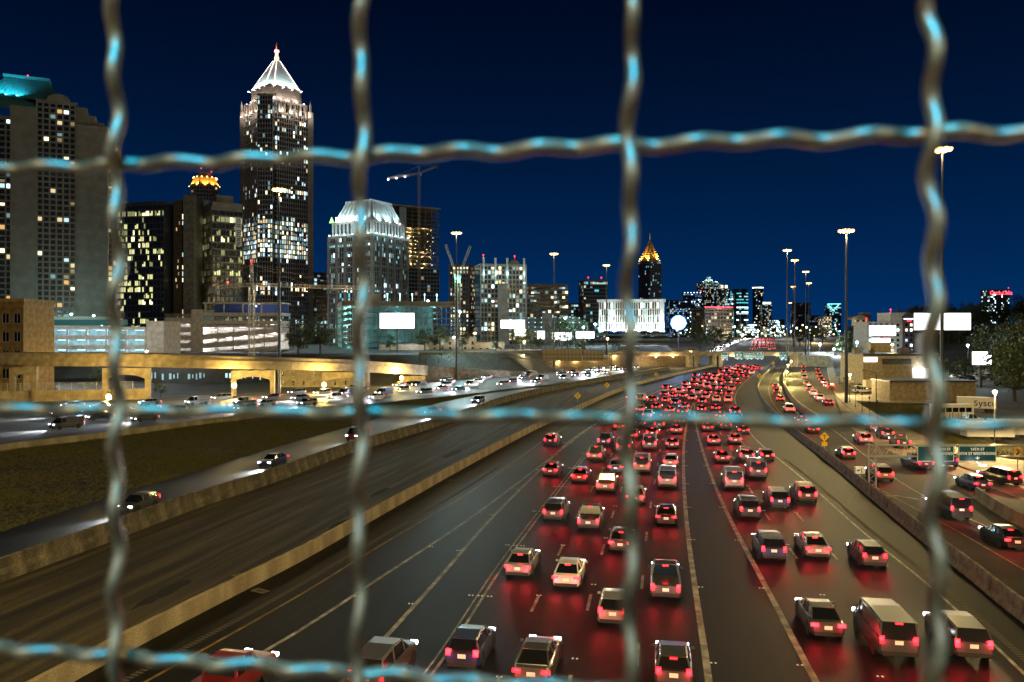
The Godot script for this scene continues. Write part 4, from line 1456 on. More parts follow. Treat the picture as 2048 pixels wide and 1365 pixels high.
func build_city() -> void:
	var glass := mat("glass_dark", Color(0.012, 0.016, 0.02), 0.25, 0.0)
	glass.metallic_specular = 0.6
	var glass_blue := mat("glass_blue", Color(0.01, 0.03, 0.045), 0.2)
	var stone := grained("pale_stone", Color(0.36, 0.34, 0.31), 0.8, 3.0, 31.0, 0.25)
	var precast := grained("brown_precast", Color(0.3, 0.26, 0.21), 0.85, 3.0, 37.0, 0.25)
	var grey := grained("grey_concrete", Color(0.27, 0.26, 0.25), 0.85, 2.5, 29.0, 0.3)
	var dark := grained("dark_cladding", Color(0.07, 0.068, 0.065), 0.6, 3.0, 29.0, 0.3)
	var white_c := grained("white_cladding", Color(0.66, 0.67, 0.68), 0.7, 3.0, 23.0, 0.15)
	var steel := mat("crane_steel", Color(0.5, 0.42, 0.3), 0.5, 0.3)
	var b := MB.new()
	var n: Node3D

	# ---- stucco building at the left edge
	n = thing("stucco_building", "tan stucco building with arched window bays at the left edge", "building", at(-46, 668, 214) * Vector3(1, 0, 1) + Vector3(0, -0.4, 0))
	var stucco := grained("tan_stucco", Color(0.44, 0.31, 0.14), 0.9, 0.8, 9.0, 0.25)
	b = MB.new()
	b.span(Vector3(-12.6, 0, -14), Vector3(12.6, 25.6, 0))
	part("wall", b, stucco, n)
	b = MB.new()
	b.span(Vector3(-12.9, 25.6, -14.3), Vector3(12.9, 26.5, 0.5))
	part("cornice", b, stucco, n)
	for i in 9:
		b = MB.new()
		var x := -12.35 + i * 3.09
		b.box(Vector3(x, 12.4, 0.25), Vector3(0.62, 24.8, 0.5))
		part("pilaster", b, stucco, n)
		if i == 8:
			continue
		var arch := MB.new()
		for k in 10:
			var a0 := PI * k / 10
			var a1 := PI * (k + 1) / 10
			var cx := x + 1.545
			var p0 := Vector3(cx - cos(a0) * 1.24, 22.9 + sin(a0) * 1.24, 0.47)
			var p1 := Vector3(cx - cos(a1) * 1.24, 22.9 + sin(a1) * 1.24, 0.47)
			arch.quad(p0, Vector3(p0.x, 24.8, 0.47), Vector3(p1.x, 24.8, 0.47), p1)
			arch.quad(p0, p1, p1 + Vector3(0, 0, -0.5), p0 + Vector3(0, 0, -0.5))
		part("arch", arch, stucco, n)
		for f in 4:
			var wn := MB.new()
			var cy := 21.1 - f * 4.95
			wn.box(Vector3(x + 1.545, cy, 0.03), Vector3(1.75, 2.5, 0.1))
			var win := part("window", wn, glass, n)
			wn = MB.new()
			for s in [-1, 0, 1]:
				wn.box(Vector3(x + 1.545 + s * 0.88, cy, 0.1), Vector3(0.09, 2.6, 0.12))
			wn.box(Vector3(x + 1.545, cy - 1.3, 0.12), Vector3(2.0, 0.12, 0.22))
			part("frame", wn, mat("window_frame_pale", Color(0.5, 0.45, 0.36), 0.7), win)

	# ---- apartment tower, left
	n = thing("apartment_tower", "tall apartment tower with blank tan slabs and a teal lit roof", "building", at(95, 668, 430) * Vector3(1, 0, 1) + Vector3(0, 9, 0), 0.42, "buildings of the skyline")
	var condo := grained("condo_stucco", Color(0.33, 0.31, 0.27), 0.9, 2.0, 27.0, 0.2)
	var cpal := pal(["warm_hi", "warm", "warm", "warm_lo", "cool", "cool_hi", "orange", "warm_lo", "cool_lo", "cool_lo"])
	block(n, Vector3(-28, 0, -12), 24, 24, 122, {"fh": 3.1, "bay": 3.4, "pier": 0.7, "span": 0.8, "out": 0.7, "wall": condo, "lit": 0.16, "pal": cpal, "single": true, "glass": glass}, [0])
	block(n, Vector3(4, 0, -12.5), 19, 24, 133, {"fh": 3.1, "bay": 3.2, "pier": 0.8, "span": 0.9, "out": 0.8, "wall": condo, "lit": 0.14, "pal": cpal, "single": true, "glass": glass}, [0])
	block(n, Vector3(31, 0, -20), 6, 22, 114, {"fh": 3.1, "bay": 3.0, "pier": 0.5, "span": 0.8, "out": 0.6, "wall": condo, "lit": 0.3, "pal": cpal, "single": true, "glass": glass}, [0, 1])
	for e in [[-17.2, -5.6, 2.0, 127.5], [13.6, 29.0, 1.0, 121.0], [-48, -40, 1.0, 118.0]]:
		b = MB.new()
		b.span(Vector3(e[0], 0, -20), Vector3(e[1], e[3], e[2]))
		part("blank_slab", b, condo, n)
		var joints := MB.new()
		for f in int(e[3] / 3.1):
			joints.box(Vector3((e[0] + e[1]) * 0.5, f * 3.1 + 2.0, e[2] + 0.01), Vector3(e[1] - e[0] - 0.04, 0.06, 0.04))
		stuff("slab_joints", joints, condo, n)
		b = MB.new()
		b.span(Vector3(e[0] - 0.3, e[3], -20.3), Vector3(e[1] + 0.3, e[3] + 1.2, e[2] + 0.3))
		part("parapet", b, condo, n)
	# stepped shoulder and arched gable
	for e in [[13.6, 18.5, 132.0], [18.5, 23.0, 128.0], [23.0, 27.0, 124.5]]:
		b = MB.new()
		b.span(Vector3(e[0], 121.0, -19.8), Vector3(e[1] - 0.04, e[2], -1.2))
		part("step", b, condo, n)
	b = MB.new()
	for i in 12:
		var a0 := PI * i / 12
		var a1 := PI * (i + 1) / 12
		var p0 := Vector3(5.2 - cos(a0) * 5.6, 134 + sin(a0) * 3.6, 0.9)
		var p1 := Vector3(5.2 - cos(a1) * 5.6, 134 + sin(a1) * 3.6, 0.9)
		b.quad(Vector3(p0.x, 132.4, 0.9), p0, p1, Vector3(p1.x, 132.4, 0.9))
		b.quad(p0, p0 + Vector3(0, 0, -3), p1 + Vector3(0, 0, -3), p1)
	part("gable", b, condo, n)
	var copper := mat("copper_roof", Color(0.06, 0.24, 0.25), 0.55, 0.2)
	b = MB.new()
	frustum(b, Vector3(-11, 133.6, -13), 37, 25, 20, 8, 13.0)
	part("roof", b, copper, n)
	b = MB.new()
	b.box(Vector3(-11, 147.2, -13), Vector3(22, 1.4, 9.6))
	part("ridge", b, copper, n)
	var seams := MB.new()
	for i in 21:
		var u := -0.95 + i * 0.095
		seams.bar(Vector3(-11 + u * 18.5, 133.7, -0.4), Vector3(-11 + u * 10.0, 146.6, -8.9), 0.18, 0.18)
	stuff("roof_seams", seams, copper, n)
	for x in [-24.0, -19.0, -14.0]:
		b = MB.new()
		b.box(Vector3(x, 134.2, 1.8), Vector3(0.9, 0.5, 0.5))
		part("roof_light", b, glow("roof_light_cyan", Color(0.2, 0.85, 1.0), 5.0), n)
		spot(n, Vector3(x, 134.7, 2.2), Vector3(x + 1.0, 146.0, -7.0), Color(0.08, 0.75, 1.0), 190, 55, 0.3)
	b = MB.new()
	b.span(Vector3(-46, -8, 5), Vector3(30, 17, -8))
	part("base_wall", b, mat("base_stucco", Color(0.5, 0.47, 0.4), 0.9), n)
	red_light(n, Vector3(-11, 149.6, -13), 0.4)

	# ---- office with bright bands behind, between the two towers
	tower("office_block", "grey office with bright white floors behind the apartment tower", 212, 560, 0.15, 22, 20, 9, 74, {"fh": 3.9, "bay": 2.6, "pier": 0.3, "span": 1.5, "wall": grey, "lit": 0.55, "mood": 0.3, "pal": pal(["cool_hi", "cool", "cool_lo", "warm_hi", "cool_hi"]), "glass": glass})
	tower("slim_office", "narrow office with teal white windows left of the pointed tower", 467, 770, 0.1, 11, 16, 9, 112, {"fh": 4.0, "bay": 2.2, "pier": 0.25, "span": 1.6, "wall": grey, "lit": 0.6, "mood": 0.2, "pal": pal(["cool_hi", "cool", "teal", "cool_hi"]), "glass": glass_blue})

	# ---- glass residential tower with a concrete core
	n = thing("glass_tower", "dark glass tower with a concrete core and yellow lit rooms", "building", at(352, 668, 385) * Vector3(1, 0, 1) + Vector3(0, 9, 0), 0.0, "buildings of the skyline")
	var lime := pal(["lime_hi", "lime", "lime", "lime_lo", "lime_lo", "lime_lo", "lime"])
	var wing := Node3D.new()
	wing.name = "left_wing"
	n.add_child(wing)
	wing.transform = Transform3D(Basis(Vector3.UP, -0.2), Vector3(-13.2, 0, -5))
	var left_lit := func(f, i, nf, _nb):
		if f >= nf - 1: return 0.0
		if f == nf - 2: return 0.95
		if f == nf - 3: return 0.5 if i < 9 else 0.1
		if f < 5: return 0.85 if i > 3 and i < 10 else 0.3
		if f < 7: return 0.12
		if i > 9: return 0.14
		return 0.72 if (i < 3 or i > 5) else 0.34
	block(wing, Vector3.ZERO, 25.5, 20, 69.5, {"fh": 3.05, "bay": 2.0, "pier": 0.12, "span": 0.75, "out": 0.16, "wall": dark, "lit_fn": left_lit, "pal": lime, "single": true, "split": 2, "glass": glass}, [0])
	b = MB.new()
	b.span(Vector3(-0.4, 0, -16), Vector3(3.6, 72, 2.2))
	part("brick_core", b, grained("core_brick", Color(0.1, 0.07, 0.05), 0.9, 1.0, 9.0, 0.4), n)
	b = MB.new()
	b.span(Vector3(4.6, 0, -16), Vector3(9.7, 74.5, 3.0))
	part("concrete_core", b, grained("core_concrete", Color(0.2, 0.195, 0.18), 0.9, 1.6, 13.0, 0.3), n)
	for f in 22:
		if rng.randf() < 0.5:
			b = MB.new()
			b.box(Vector3(4.1, 6 + f * 3.05, 1.9), Vector3(0.75, rr(1.6, 2.6), 0.1))
			part("stair_window", b, pick(pal(["warm_hi", "cool", "warm"])), n)
		if rng.randf() < 0.4:
			b = MB.new()
			b.box(Vector3(rr(0.8, 2.6), 6 + f * 3.05, 2.22), Vector3(0.5, 1.6, 0.1))
			part("core_window", b, pick(pal(["warm", "warm_lo", "orange"])), n)
	wing = Node3D.new()
	wing.name = "right_wing"
	n.add_child(wing)
	wing.transform = Transform3D(Basis(Vector3.UP, 0.62), Vector3(19.6, 0, -8.5))
	var right_lit := func(f, i, nf, _nb):
		if f >= nf - 1: return 0.0
		if f == nf - 2: return 0.95
		return [0.2, 0.55, 0.12, 0.4][(f * 7 + i / 2) % 4]
	block(wing, Vector3.ZERO, 14.5, 14, 68, {"fh": 3.2, "bay": 2.05, "pier": 0.14, "span": 0.7, "out": 0.5, "wall": grained("slab_edge", Color(0.26, 0.25, 0.22), 0.8, 1.5, 11.0, 0.3), "lit_fn": right_lit, "pal": lime, "single": true, "split": 2, "glass": glass}, [0, 3])
	b = MB.new()
	b.span(Vector3(-7.0, 68, -7), Vector3(7.2, 71.5, 7.2))
	part("plant_screen", b, grey, wing)
	b = MB.new()
	b.span(Vector3(-4.0, 71.5, -5), Vector3(4.2, 75.5, 3))
	part("plant_room", b, grey, wing)
	var banner := MB.new()
	banner.box(Vector3(5.2, 57.5, 7.75), Vector3(3.0, 14.0, 0.08))
	var bn := part("banner", banner, mat("banner_cloth", Color(0.55, 0.56, 0.55), 0.8), n)
	bn.transform = Transform3D(Basis(Vector3.UP, 0.62), Vector3(19.6, 0, -8.5))
	lettering(bn, "JE DUNN", 1.9, Vector3(5.2, 56.2, 7.85), mat("banner_ink", Color(0.02, 0.04, 0.09), 0.7), Basis(Vector3.BACK, -PI / 2), 0.03)
	var ringp := []
	for k in 13:
		ringp.append(Vector3(5.2 + cos(TAU * k / 12) * 0.8, 62.8 + sin(TAU * k / 12) * 0.8, 7.85))
	b = MB.new()
	b.tube(ringp, 0.18, 0.18, 5, false)
	part("emblem", b, mats["banner_ink"], bn)

	# ---- far building with a golden crown
	n = thing("golden_crowned_tower", "tower behind with a glowing amber domed crown", "building", at(410, 668, 820) * Vector3(1, 0, 1) + Vector3(0, 9, 0), 0.3, "buildings of the skyline")
	block(n, Vector3.ZERO, 26, 26, 158, {"fh": 4, "bay": 3, "pier": 0.8, "span": 1.2, "wall": precast, "lit": 0.2, "pal": pal(["warm", "warm_lo"]), "glass": glass}, [0])
	b = MB.new()
	prism8(b, Vector3(0, 159, 0), 28, 8, 20, 6, 8)
	prism8(b, Vector3(0, 167, 0), 19, 6, 9, 3, 6)
	part("crown", b, mat("crown_bronze", Color(0.5, 0.3, 0.1), 0.5, 0.3), n)
	b = MB.new()
	for k in 14:
		b.ball(Vector3(cos(TAU * k / 14) * 11.5, 167.6, sin(TAU * k / 14) * 11.5), Vector3(0.6, 0.6, 0.6), 6, 4)
	part("crown_lights", b, glow("crown_bulb", Color(1.0, 0.62, 0.18), 6.0), n).set_meta("kind", "stuff")
	for k in 6:
		b = MB.new()
		var w := Vector3(cos(0.4 + k * 0.55) * 15.6, 158.6, sin(0.4 + k * 0.55) * 15.6)
		b.ball(w, Vector3(0.5, 0.4, 0.5), 6, 4)
		part("uplight", b, mats["crown_bulb"], n)
		spot(n, w + Vector3(0, 0.7, 0), Vector3(w.x * 0.5, 170, w.z * 0.5), Color(1.0, 0.55, 0.12), 420, 60, 0.4)
	red_light(n, Vector3(-4, 178, 0), 0.8)
	red_light(n, Vector3(6, 175, 0), 0.6)

	# ---- tall pointed tower
	n = thing("pointed_tower", "tallest tower with a floodlit white pyramid roof and spire", "building", at(553, 668, 700) * Vector3(1, 0, 1) + Vector3(0, 9, 0), PI / 4, "buildings of the skyline")
	var granite := grained("rose_granite", Color(0.3, 0.26, 0.23), 0.7, 3.0, 41.0, 0.2)
	var one_pal := pal(["cool_hi", "cool", "cool_lo", "cool_lo", "warm_hi", "warm"])
	var lit_at := func(f, i, nf, _nb):
		var u: float = float(f) / nf
		if f > 17 and f < 26: return 0.9
		if u > 0.92: return 0.25
		return [0.05, 0.3, 0.1, 0.04, 0.18, 0.08, 0.35][(f * 5) % 7]
	var os := {"fh": 4.0, "bay": 2.1, "pier": 0.55, "span": 0.9, "out": 0.5, "wall": granite, "lit_fn": lit_at, "pal": one_pal, "glass": glass}
	block(n, Vector3.ZERO, 44, 44, 196, os, [0, 3])
	for s in [-1, 1]:
		for z in [-1, 1]:
			b = MB.new()
			b.span(Vector3(s * 22.4 - s * 5.0, 0, z * 22.4 - z * 5.0), Vector3(s * 22.9, 202, z * 22.9))
			part("corner_pier", b, granite, n)
	# corner bay towards the freeway
	var bay_n := Node3D.new()
	bay_n.name = "corner_bay"
	n.add_child(bay_n)
	bay_n.transform = Transform3D(Basis(Vector3.UP, -PI / 4), Vector3(-20.2, 0, 20.2))
	block(bay_n, Vector3.ZERO, 13, 8, 208, {"fh": 4.0, "bay": 2.1, "pier": 0.5, "span": 0.9, "out": 0.5, "wall": granite, "lit_fn": lit_at, "pal": one_pal, "glass": glass}, [0])
	# crown: stepped stage, pinnacles, pyramid
	block(n, Vector3(0, 197, 0), 38, 38, 10, {"fh": 5.0, "bay": 3.2, "pier": 1.3, "span": 1.0, "out": 0.6, "wall": granite, "lit": 0.3, "pal": one_pal, "glass": glass}, [0, 3])
	b = MB.new()
	prism8(b, Vector3(0, 208, 0), 36, 6, 35, 6, 12)
	part("crown_stage", b, granite, n)
	var roof := mat("lead_roof", Color(0.42, 0.47, 0.47), 0.55, 0.1)
	b = MB.new()
	prism8(b, Vector3(0, 220, 0), 34.5, 5.6, 5.0, 1.4, 27)
	part("pyramid_roof", b, roof, n)
	b = MB.new()
	b.tube([Vector3(0, 247, 0), Vector3(0, 251, 0)], 2.2, 2.0, 8)
	b.tube([Vector3(0, 251, 0), Vector3(0, 255.5, 0)], 1.4, 1.4, 8)
	part("lantern", b, glow("lantern_gold", Color(1.0, 0.72, 0.4), 1.3), n)
	b = MB.new()
	b.tube([Vector3(0, 255.5, 0), Vector3(0, 257.0, 0)], 2.3, 1.8, 8)
	part("beacon_ring", b, glow("beacon_pink", Color(1.0, 0.25, 0.3), 4.0), n)
	b = MB.new()
	b.tube([Vector3(0, 257, 0), Vector3(0, 264, 0)], 1.2, 0.1, 8)
	part("spire", b, mat("spire_gilt", Color(0.5, 0.25, 0.06), 0.4, 0.6), n)
	omni(n, Vector3(-2.6, 258.5, 2.6), Color(1.0, 0.3, 0.3), 30, 0.5)
	var ridge := MB.new()
	for s in [[-1, -1], [-1, 1], [1, 1], [1, -1]]:
		for q in [0, 1]:
			var e0 := Vector3(s[0] * (17.25 if q == 0 else 11.65), 220, s[1] * (11.65 if q == 0 else 17.25))
			var e1 := Vector3(s[0] * (2.5 if q == 0 else 1.1), 247, s[1] * (1.1 if q == 0 else 2.5))
			for k in 24:
				var w := e0.lerp(e1, (k + 0.5) / 24.0) + Vector3(s[0] * 0.3, 0.3, s[1] * 0.3)
				ridge.ball(w, Vector3(0.3, 0.3, 0.3), 6, 4)
	stuff("ridge_bulb_strings", ridge, glow("ridge_bulb", Color(1.0, 0.8, 0.7), 5.0), n)
	var pin := MB.new()
	for i in 9:
		for f in 2:
			var t := -20.0 + i * 5.0
			var w := Vector3(t, 196, 22.6) if f == 0 else Vector3(-22.6, 196, t)
			var hh := 12.0 if i in [0, 8] else 8.0
			pin.box(w + Vector3(0, hh * 0.5, 0), Vector3(1.5, hh, 1.5))
			pin.tube([w + Vector3(0, hh, 0), w + Vector3(0, hh + 4.0, 0)], 0.8, 0.05, 4)
	stuff("pinnacles", pin, granite, n)
	# floodlights on the setbacks
	for f in 2:
		for i in 5:
			var t := -18.0 + i * 9.0
			var w := Vector3(t, 197.2, 24.2) if f == 0 else Vector3(-24.2, 197.2, t)
			b = MB.new()
			b.box(w, Vector3(0.9, 0.4, 0.9))
			part("floodlight", b, glow("flood_white", Color(1.0, 0.93, 0.86), 5.0), n)
			omni(n, w + Vector3(0, 0.9, 1.2) if f == 0 else w + Vector3(-1.2, 0.9, 0), Color(1.0, 0.86, 0.76), 60, 0.4)
		for i in 4:
			var t := -13.0 + i * 8.6
			var w := Vector3(t, 219.0, 20.0) if f == 0 else Vector3(-20.0, 219.0, t)
			b = MB.new()
			b.box(w, Vector3(1.0, 0.4, 1.0))
			b.bar(w, w + (Vector3(0, -0.4, -2.2) if f == 0 else Vector3(2.2, -0.4, 0)), 0.2, 0.2)
			part("floodlight", b, mats["flood_white"], n)
			spot(n, w + Vector3(0, 0.6, 0), Vector3(t * 0.4, 240, 8.0) if f == 0 else Vector3(-8.0, 240, t * 0.4), Color(0.88, 1.0, 0.97), 330, 50, 0.5)

	for f in 2:
		for i in 5:
			var t := -15.0 + i * 7.5
			var w := Vector3(t, 208.4, 20.4) if f == 0 else Vector3(-20.4, 208.4, t)
			b = MB.new()
			b.box(w, Vector3(0.8, 0.4, 0.8))
			part("floodlight", b, mats["flood_white"], n)
			omni(n, w + Vector3(0, 0.9, 0.4) if f == 0 else w + Vector3(-0.4, 0.9, 0), Color(1.0, 0.88, 0.8), 34, 0.4)

	# ---- bank tower with mansard crown
	n = thing("bank_tower", "blue lit office tower with a white mansard roof and bright rooftop letters", "building", at(737, 668, 620) * Vector3(1, 0, 1) + Vector3(0, 9, 0), -0.52, "buildings of the skyline")
	var bank_pal := pal(["cool_hi", "cool", "cool_lo", "cool_lo", "teal", "cool_lo"])
	var bank_fn := func(f, i, nf, _nb):
		if f == nf - 2: return 0.75
		if (f * 5) % 7 == 1: return 0.55
		return 0.14
	block(n, Vector3.ZERO, 43, 42, 81, {"fh": 3.9, "bay": 2.1, "pier": 0.5, "span": 0.7, "out": 0.45, "wall": stone, "lit_fn": bank_fn, "pal": bank_pal, "glass": glass_blue}, [0, 1])
	for f in 5:
		b = MB.new()
		b.box(Vector3(0, 6 + f * 17.5, 0), Vector3(44.2, 1.6, 43.2))
		part("belt_course", b, stone, n)
	for i in 6:
		for f in 2:
			var t := -21.5 + i * 8.6
			b = MB.new()
			if f == 0:
				b.box(Vector3(t, 41, 21.5), Vector3(1.9, 82, 1.1))
			else:
				b.box(Vector3(22.0, 41, t * 0.98), Vector3(1.1, 82, 1.9))
			part("buttress", b, stone, n)
	block(n, Vector3(0, 82, 0), 39, 38, 10.5, {"fh": 10.5, "bay": 3.9, "pier": 1.5, "span": 1.2, "out": 1.0, "wall": white_c, "lit": 0.08, "pal": bank_pal, "glass": glass_blue}, [0, 1])
	b = MB.new()
	frustum(b, Vector3(0, 93.5, 0), 37, 36, 25, 24, 14.5)
	part("mansard_roof", b, white_c, n)
	var folds := MB.new()
	for i in 9:
		var u := -1.0 + i * 0.25
		folds.bar(Vector3(u * 18.0, 93.6, 18.2), Vector3(u * 12.2, 108, 12.2), 0.9, 0.7)
		folds.bar(Vector3(18.7, 93.6, u * 17.6), Vector3(12.7, 108, u * 11.8), 0.9, 0.7)
	stuff("roof_folds", folds, white_c, n)
	var cren := MB.new()
	for i in 12:
		var u := -12.0 + i * 2.18
		cren.box(Vector3(u, 109, 12.0), Vector3(1.3, 1.6, 0.8))
		cren.box(Vector3(12.4, 109, u), Vector3(0.8, 1.6, 1.3))
	cren.box(Vector3(0, 108.2, 0), Vector3(25.6, 0.5, 24.6))
	stuff("roof_cresting", cren, white_c, n)
	for i in 6:
		for f in 2:
			var t := -19.0 + i * 7.6
			b = MB.new()
			var w := Vector3(t, 82.6, 23.4) if f == 0 else Vector3(23.8, 82.6, t)
			b.box(w, Vector3(0.9, 0.5, 0.9))
			part("floodlight", b, glow("flood_ice", Color(0.75, 0.95, 1.0), 6.0), n)
			omni(n, w + Vector3(0, 1.0, 0.3) if f == 0 else w + Vector3(0.3, 1.0, 0), Color(0.6, 0.9, 1.0), 16, 0.3)
	for i in 3:
		for f in 2:
			var t := -12.0 + i * 12.0
			var w := Vector3(t, 93.0, 20.6) if f == 0 else Vector3(21.2, 93.0, t)
			b = MB.new()
			b.box(w, Vector3(0.9, 0.5, 0.9))
			part("floodlight", b, mats["flood_ice"], n)
			spot(n, w + Vector3(0, 0.6, 0), Vector3(t * 0.7, 106, 12.0) if f == 0 else Vector3(12.0, 106, t * 0.7), Color(0.5, 0.85, 1.0), 230, 58, 0.4)
	var sg := Node3D.new()
	sg.name = "rooftop_sign"
	n.add_child(sg)
	sg.position = Vector3(-4.0, 94.0, 22.6)
	var tri := MB.new()
	tri.quad(Vector3(-15.6, -1.6, 0.2), Vector3(-13.4, 2.7, 0.2), Vector3(-13.2, 2.7, 0.2), Vector3(-11.0, -1.6, 0.2))
	tri.quad(Vector3(-11.0, -1.6, 0.0), Vector3(-13.2, 2.7, 0.0), Vector3(-13.4, 2.7, 0.0), Vector3(-15.6, -1.6, 0.0))
	part("emblem", tri, glow("sign_lime", Color(0.35, 1.0, 0.25), 2.5), sg)
	lettering(sg, "REGIONS", 4.0, Vector3(2.6, 0.2, 0.1), glow("sign_letters_white", Color(0.85, 1.0, 0.95), 3.0), Basis(), 0.3)
	var rl := MB.new()
	rl.span(Vector3(-16, -2.3, -0.1), Vector3(13.5, -2.0, 0.2))
	part("rail", rl, grey, sg)
	omni(sg, Vector3(0, 0.5, 2.5), Color(0.7, 1.0, 0.95), 30, 1.0)

# ---------------------------------------------------------------- cranes, garages, billboards and the rest of the city
func lattice(b: MB, a: Vector3, c: Vector3, w: float, bay: float, t := 0.14) -> void:
	var z := (c - a).normalized()
	var up := Vector3.UP if absf(z.y) < 0.9 else Vector3.BACK
	var x := up.cross(z).normalized() * w * 0.5
	var y := z.cross(x).normalized() * w * 0.5
	var l := a.distance_to(c)
	var n := maxi(1, roundi(l / bay))
	var e := [x + y, x - y, -x - y, -x + y]
	for q in e:
		b.bar(a + q, c + q, t, t)
	for i in n:
		var p := a + z * l * i / n
		var r := a + z * l * (i + 1) / n
		for k in 4:
			var k2 := (k + 1) % 4
			if i % 2 == 0:
				b.bar(p + e[k], r + e[k2], t * 0.6, t * 0.6)
			else:
				b.bar(p + e[k2], r + e[k], t * 0.6, t * 0.6)
			b.bar(p + e[k], p + e[k2], t * 0.6, t * 0.6)

func work_lamp(n: Node3D, w: Vector3, c: Color, energy: float, r := 0.3, shown := 6.0) -> void:
	var b := MB.new()
	b.ball(w, Vector3(r, r, r), 7, 5)
	part("work_lamp", b, glow("work_%s_%.1f" % [c.to_html(), shown], c, shown), n)
	if energy > 0.0:
		omni(n, w + Vector3(0, -r - 0.15, r + 0.2), c, energy, r)

func crane(label: String, px: float, d: float, base_y: float, deck_py: float, jib_px: float, jib_py: float, tail_px: float, tail_py: float, apex: float, m: Material, lamps := true) -> Node3D:
	var foot := at(px, 668, d)
	var deck := at(px, deck_py, d)
	var n := thing("tower_crane", label, "crane", Vector3(foot.x, base_y, foot.z), 0.0, "tower cranes")
	var o := Vector3(foot.x, base_y, foot.z)
	var h := deck.y - base_y
	var b := MB.new()
	lattice(b, Vector3.ZERO, Vector3(0, h, 0), 1.8, 2.2, 0.16)
	part("mast", b, m, n)
	var tip := at(jib_px, jib_py, d + 8) - o
	var tail := at(tail_px, tail_py, d - 3) - o
	b = MB.new()
	lattice(b, Vector3(0, h + 0.6, 0), tip, 1.2, 1.8, 0.12)
	part("jib", b, m, n)
	b = MB.new()
	lattice(b, Vector3(0, h + 0.6, 0), tail, 1.2, 1.8, 0.12)
	part("counter_jib", b, m, n)
	b = MB.new()
	b.box(tail + Vector3(0, -0.9, 0), Vector3(2.6, 2.2, 1.4))
	part("counterweight", b, mats["grey_concrete"], n)
	b = MB.new()
	b.box(Vector3(1.5, h - 0.6, 0.6), Vector3(1.5, 2.0, 1.5))
	part("cab", b, mat("cab_white", Color(0.6, 0.6, 0.58), 0.5), n)
	if apex > 0.0:
		b = MB.new()
		lattice(b, Vector3(0, h + 0.6, 0), Vector3(0, h + apex, 0), 1.0, 1.6, 0.12)
		part("apex_tower", b, m, n)
		b = MB.new()
		b.bar(Vector3(0, h + apex, 0), tip * 0.55 + Vector3(0, h * 0.45 + 0.3, 0), 0.07, 0.07)
		b.bar(Vector3(0, h + apex, 0), tip * 0.9 + Vector3(0, h * 0.1 + 0.5, 0), 0.07, 0.07)
		b.bar(Vector3(0, h + apex, 0), tail + Vector3(0, 0.6, 0), 0.07, 0.07)
		part("tie", b, m, n)
		if lamps:
			red_light(n, Vector3(0, h + apex + 1.5, 0), 0.35)
	return n

func billboard(px0: float, px1: float, py0: float, py1: float, d: float, label: String, energy: float, pole_py := 0.0, turn := 0.0) -> void:
	var m := d / K
	var c := at((px0 + px1) * 0.5, (py0 + py1) * 0.5, d)
	var foot := terrain(c.x, d)
	if pole_py > 0.0:
		foot = at(px0, pole_py, d).y
	var n := thing("billboard", label, "billboard", Vector3(c.x, foot, c.z), turn, "lit billboards")
	var w := (px1 - px0) * m
	var h := (py1 - py0) * m
	var y := c.y - foot
	var b := MB.new()
	b.box(Vector3(0, y, -0.25), Vector3(w, h, 0.3))
	part("panel_back", b, mats["frame_dark_steel"], n)
	b = MB.new()
	b.box(Vector3(0, y, -0.06), Vector3(w - 0.3, h - 0.3, 0.06))
	part("screen", b, glow("billboard_face", Color(0.9, 0.96, 1.0), 3.2), n)
	b = MB.new()
	for s in [-1, 1]:
		b.box(Vector3(0, y + s * (h * 0.5 - 0.06), 0.0), Vector3(w, 0.16, 0.2))
		b.box(Vector3(s * (w * 0.5 - 0.06), y, 0.0), Vector3(0.16, h - 0.2, 0.2))
	part("frame", b, mats["frame_dark_steel"], n)
	b = MB.new()
	b.tube([Vector3(0, 0, -0.8), Vector3(0, y, -0.8)], 0.45, 0.4, 8)
	part("pole", b, mats["frame_dark_steel"], n)
	b = MB.new()
	b.box(Vector3(0, y - h * 0.5 - 0.25, 0.5), Vector3(w, 0.1, 1.0))
	part("catwalk", b, mats["frame_dark_steel"], n)
	panel_light(n, Vector3(0, y, 0.25), Vector3(0, -0.15, 1), Vector2(w, h), Color(0.5, 0.72, 1.0), energy * 9.0)

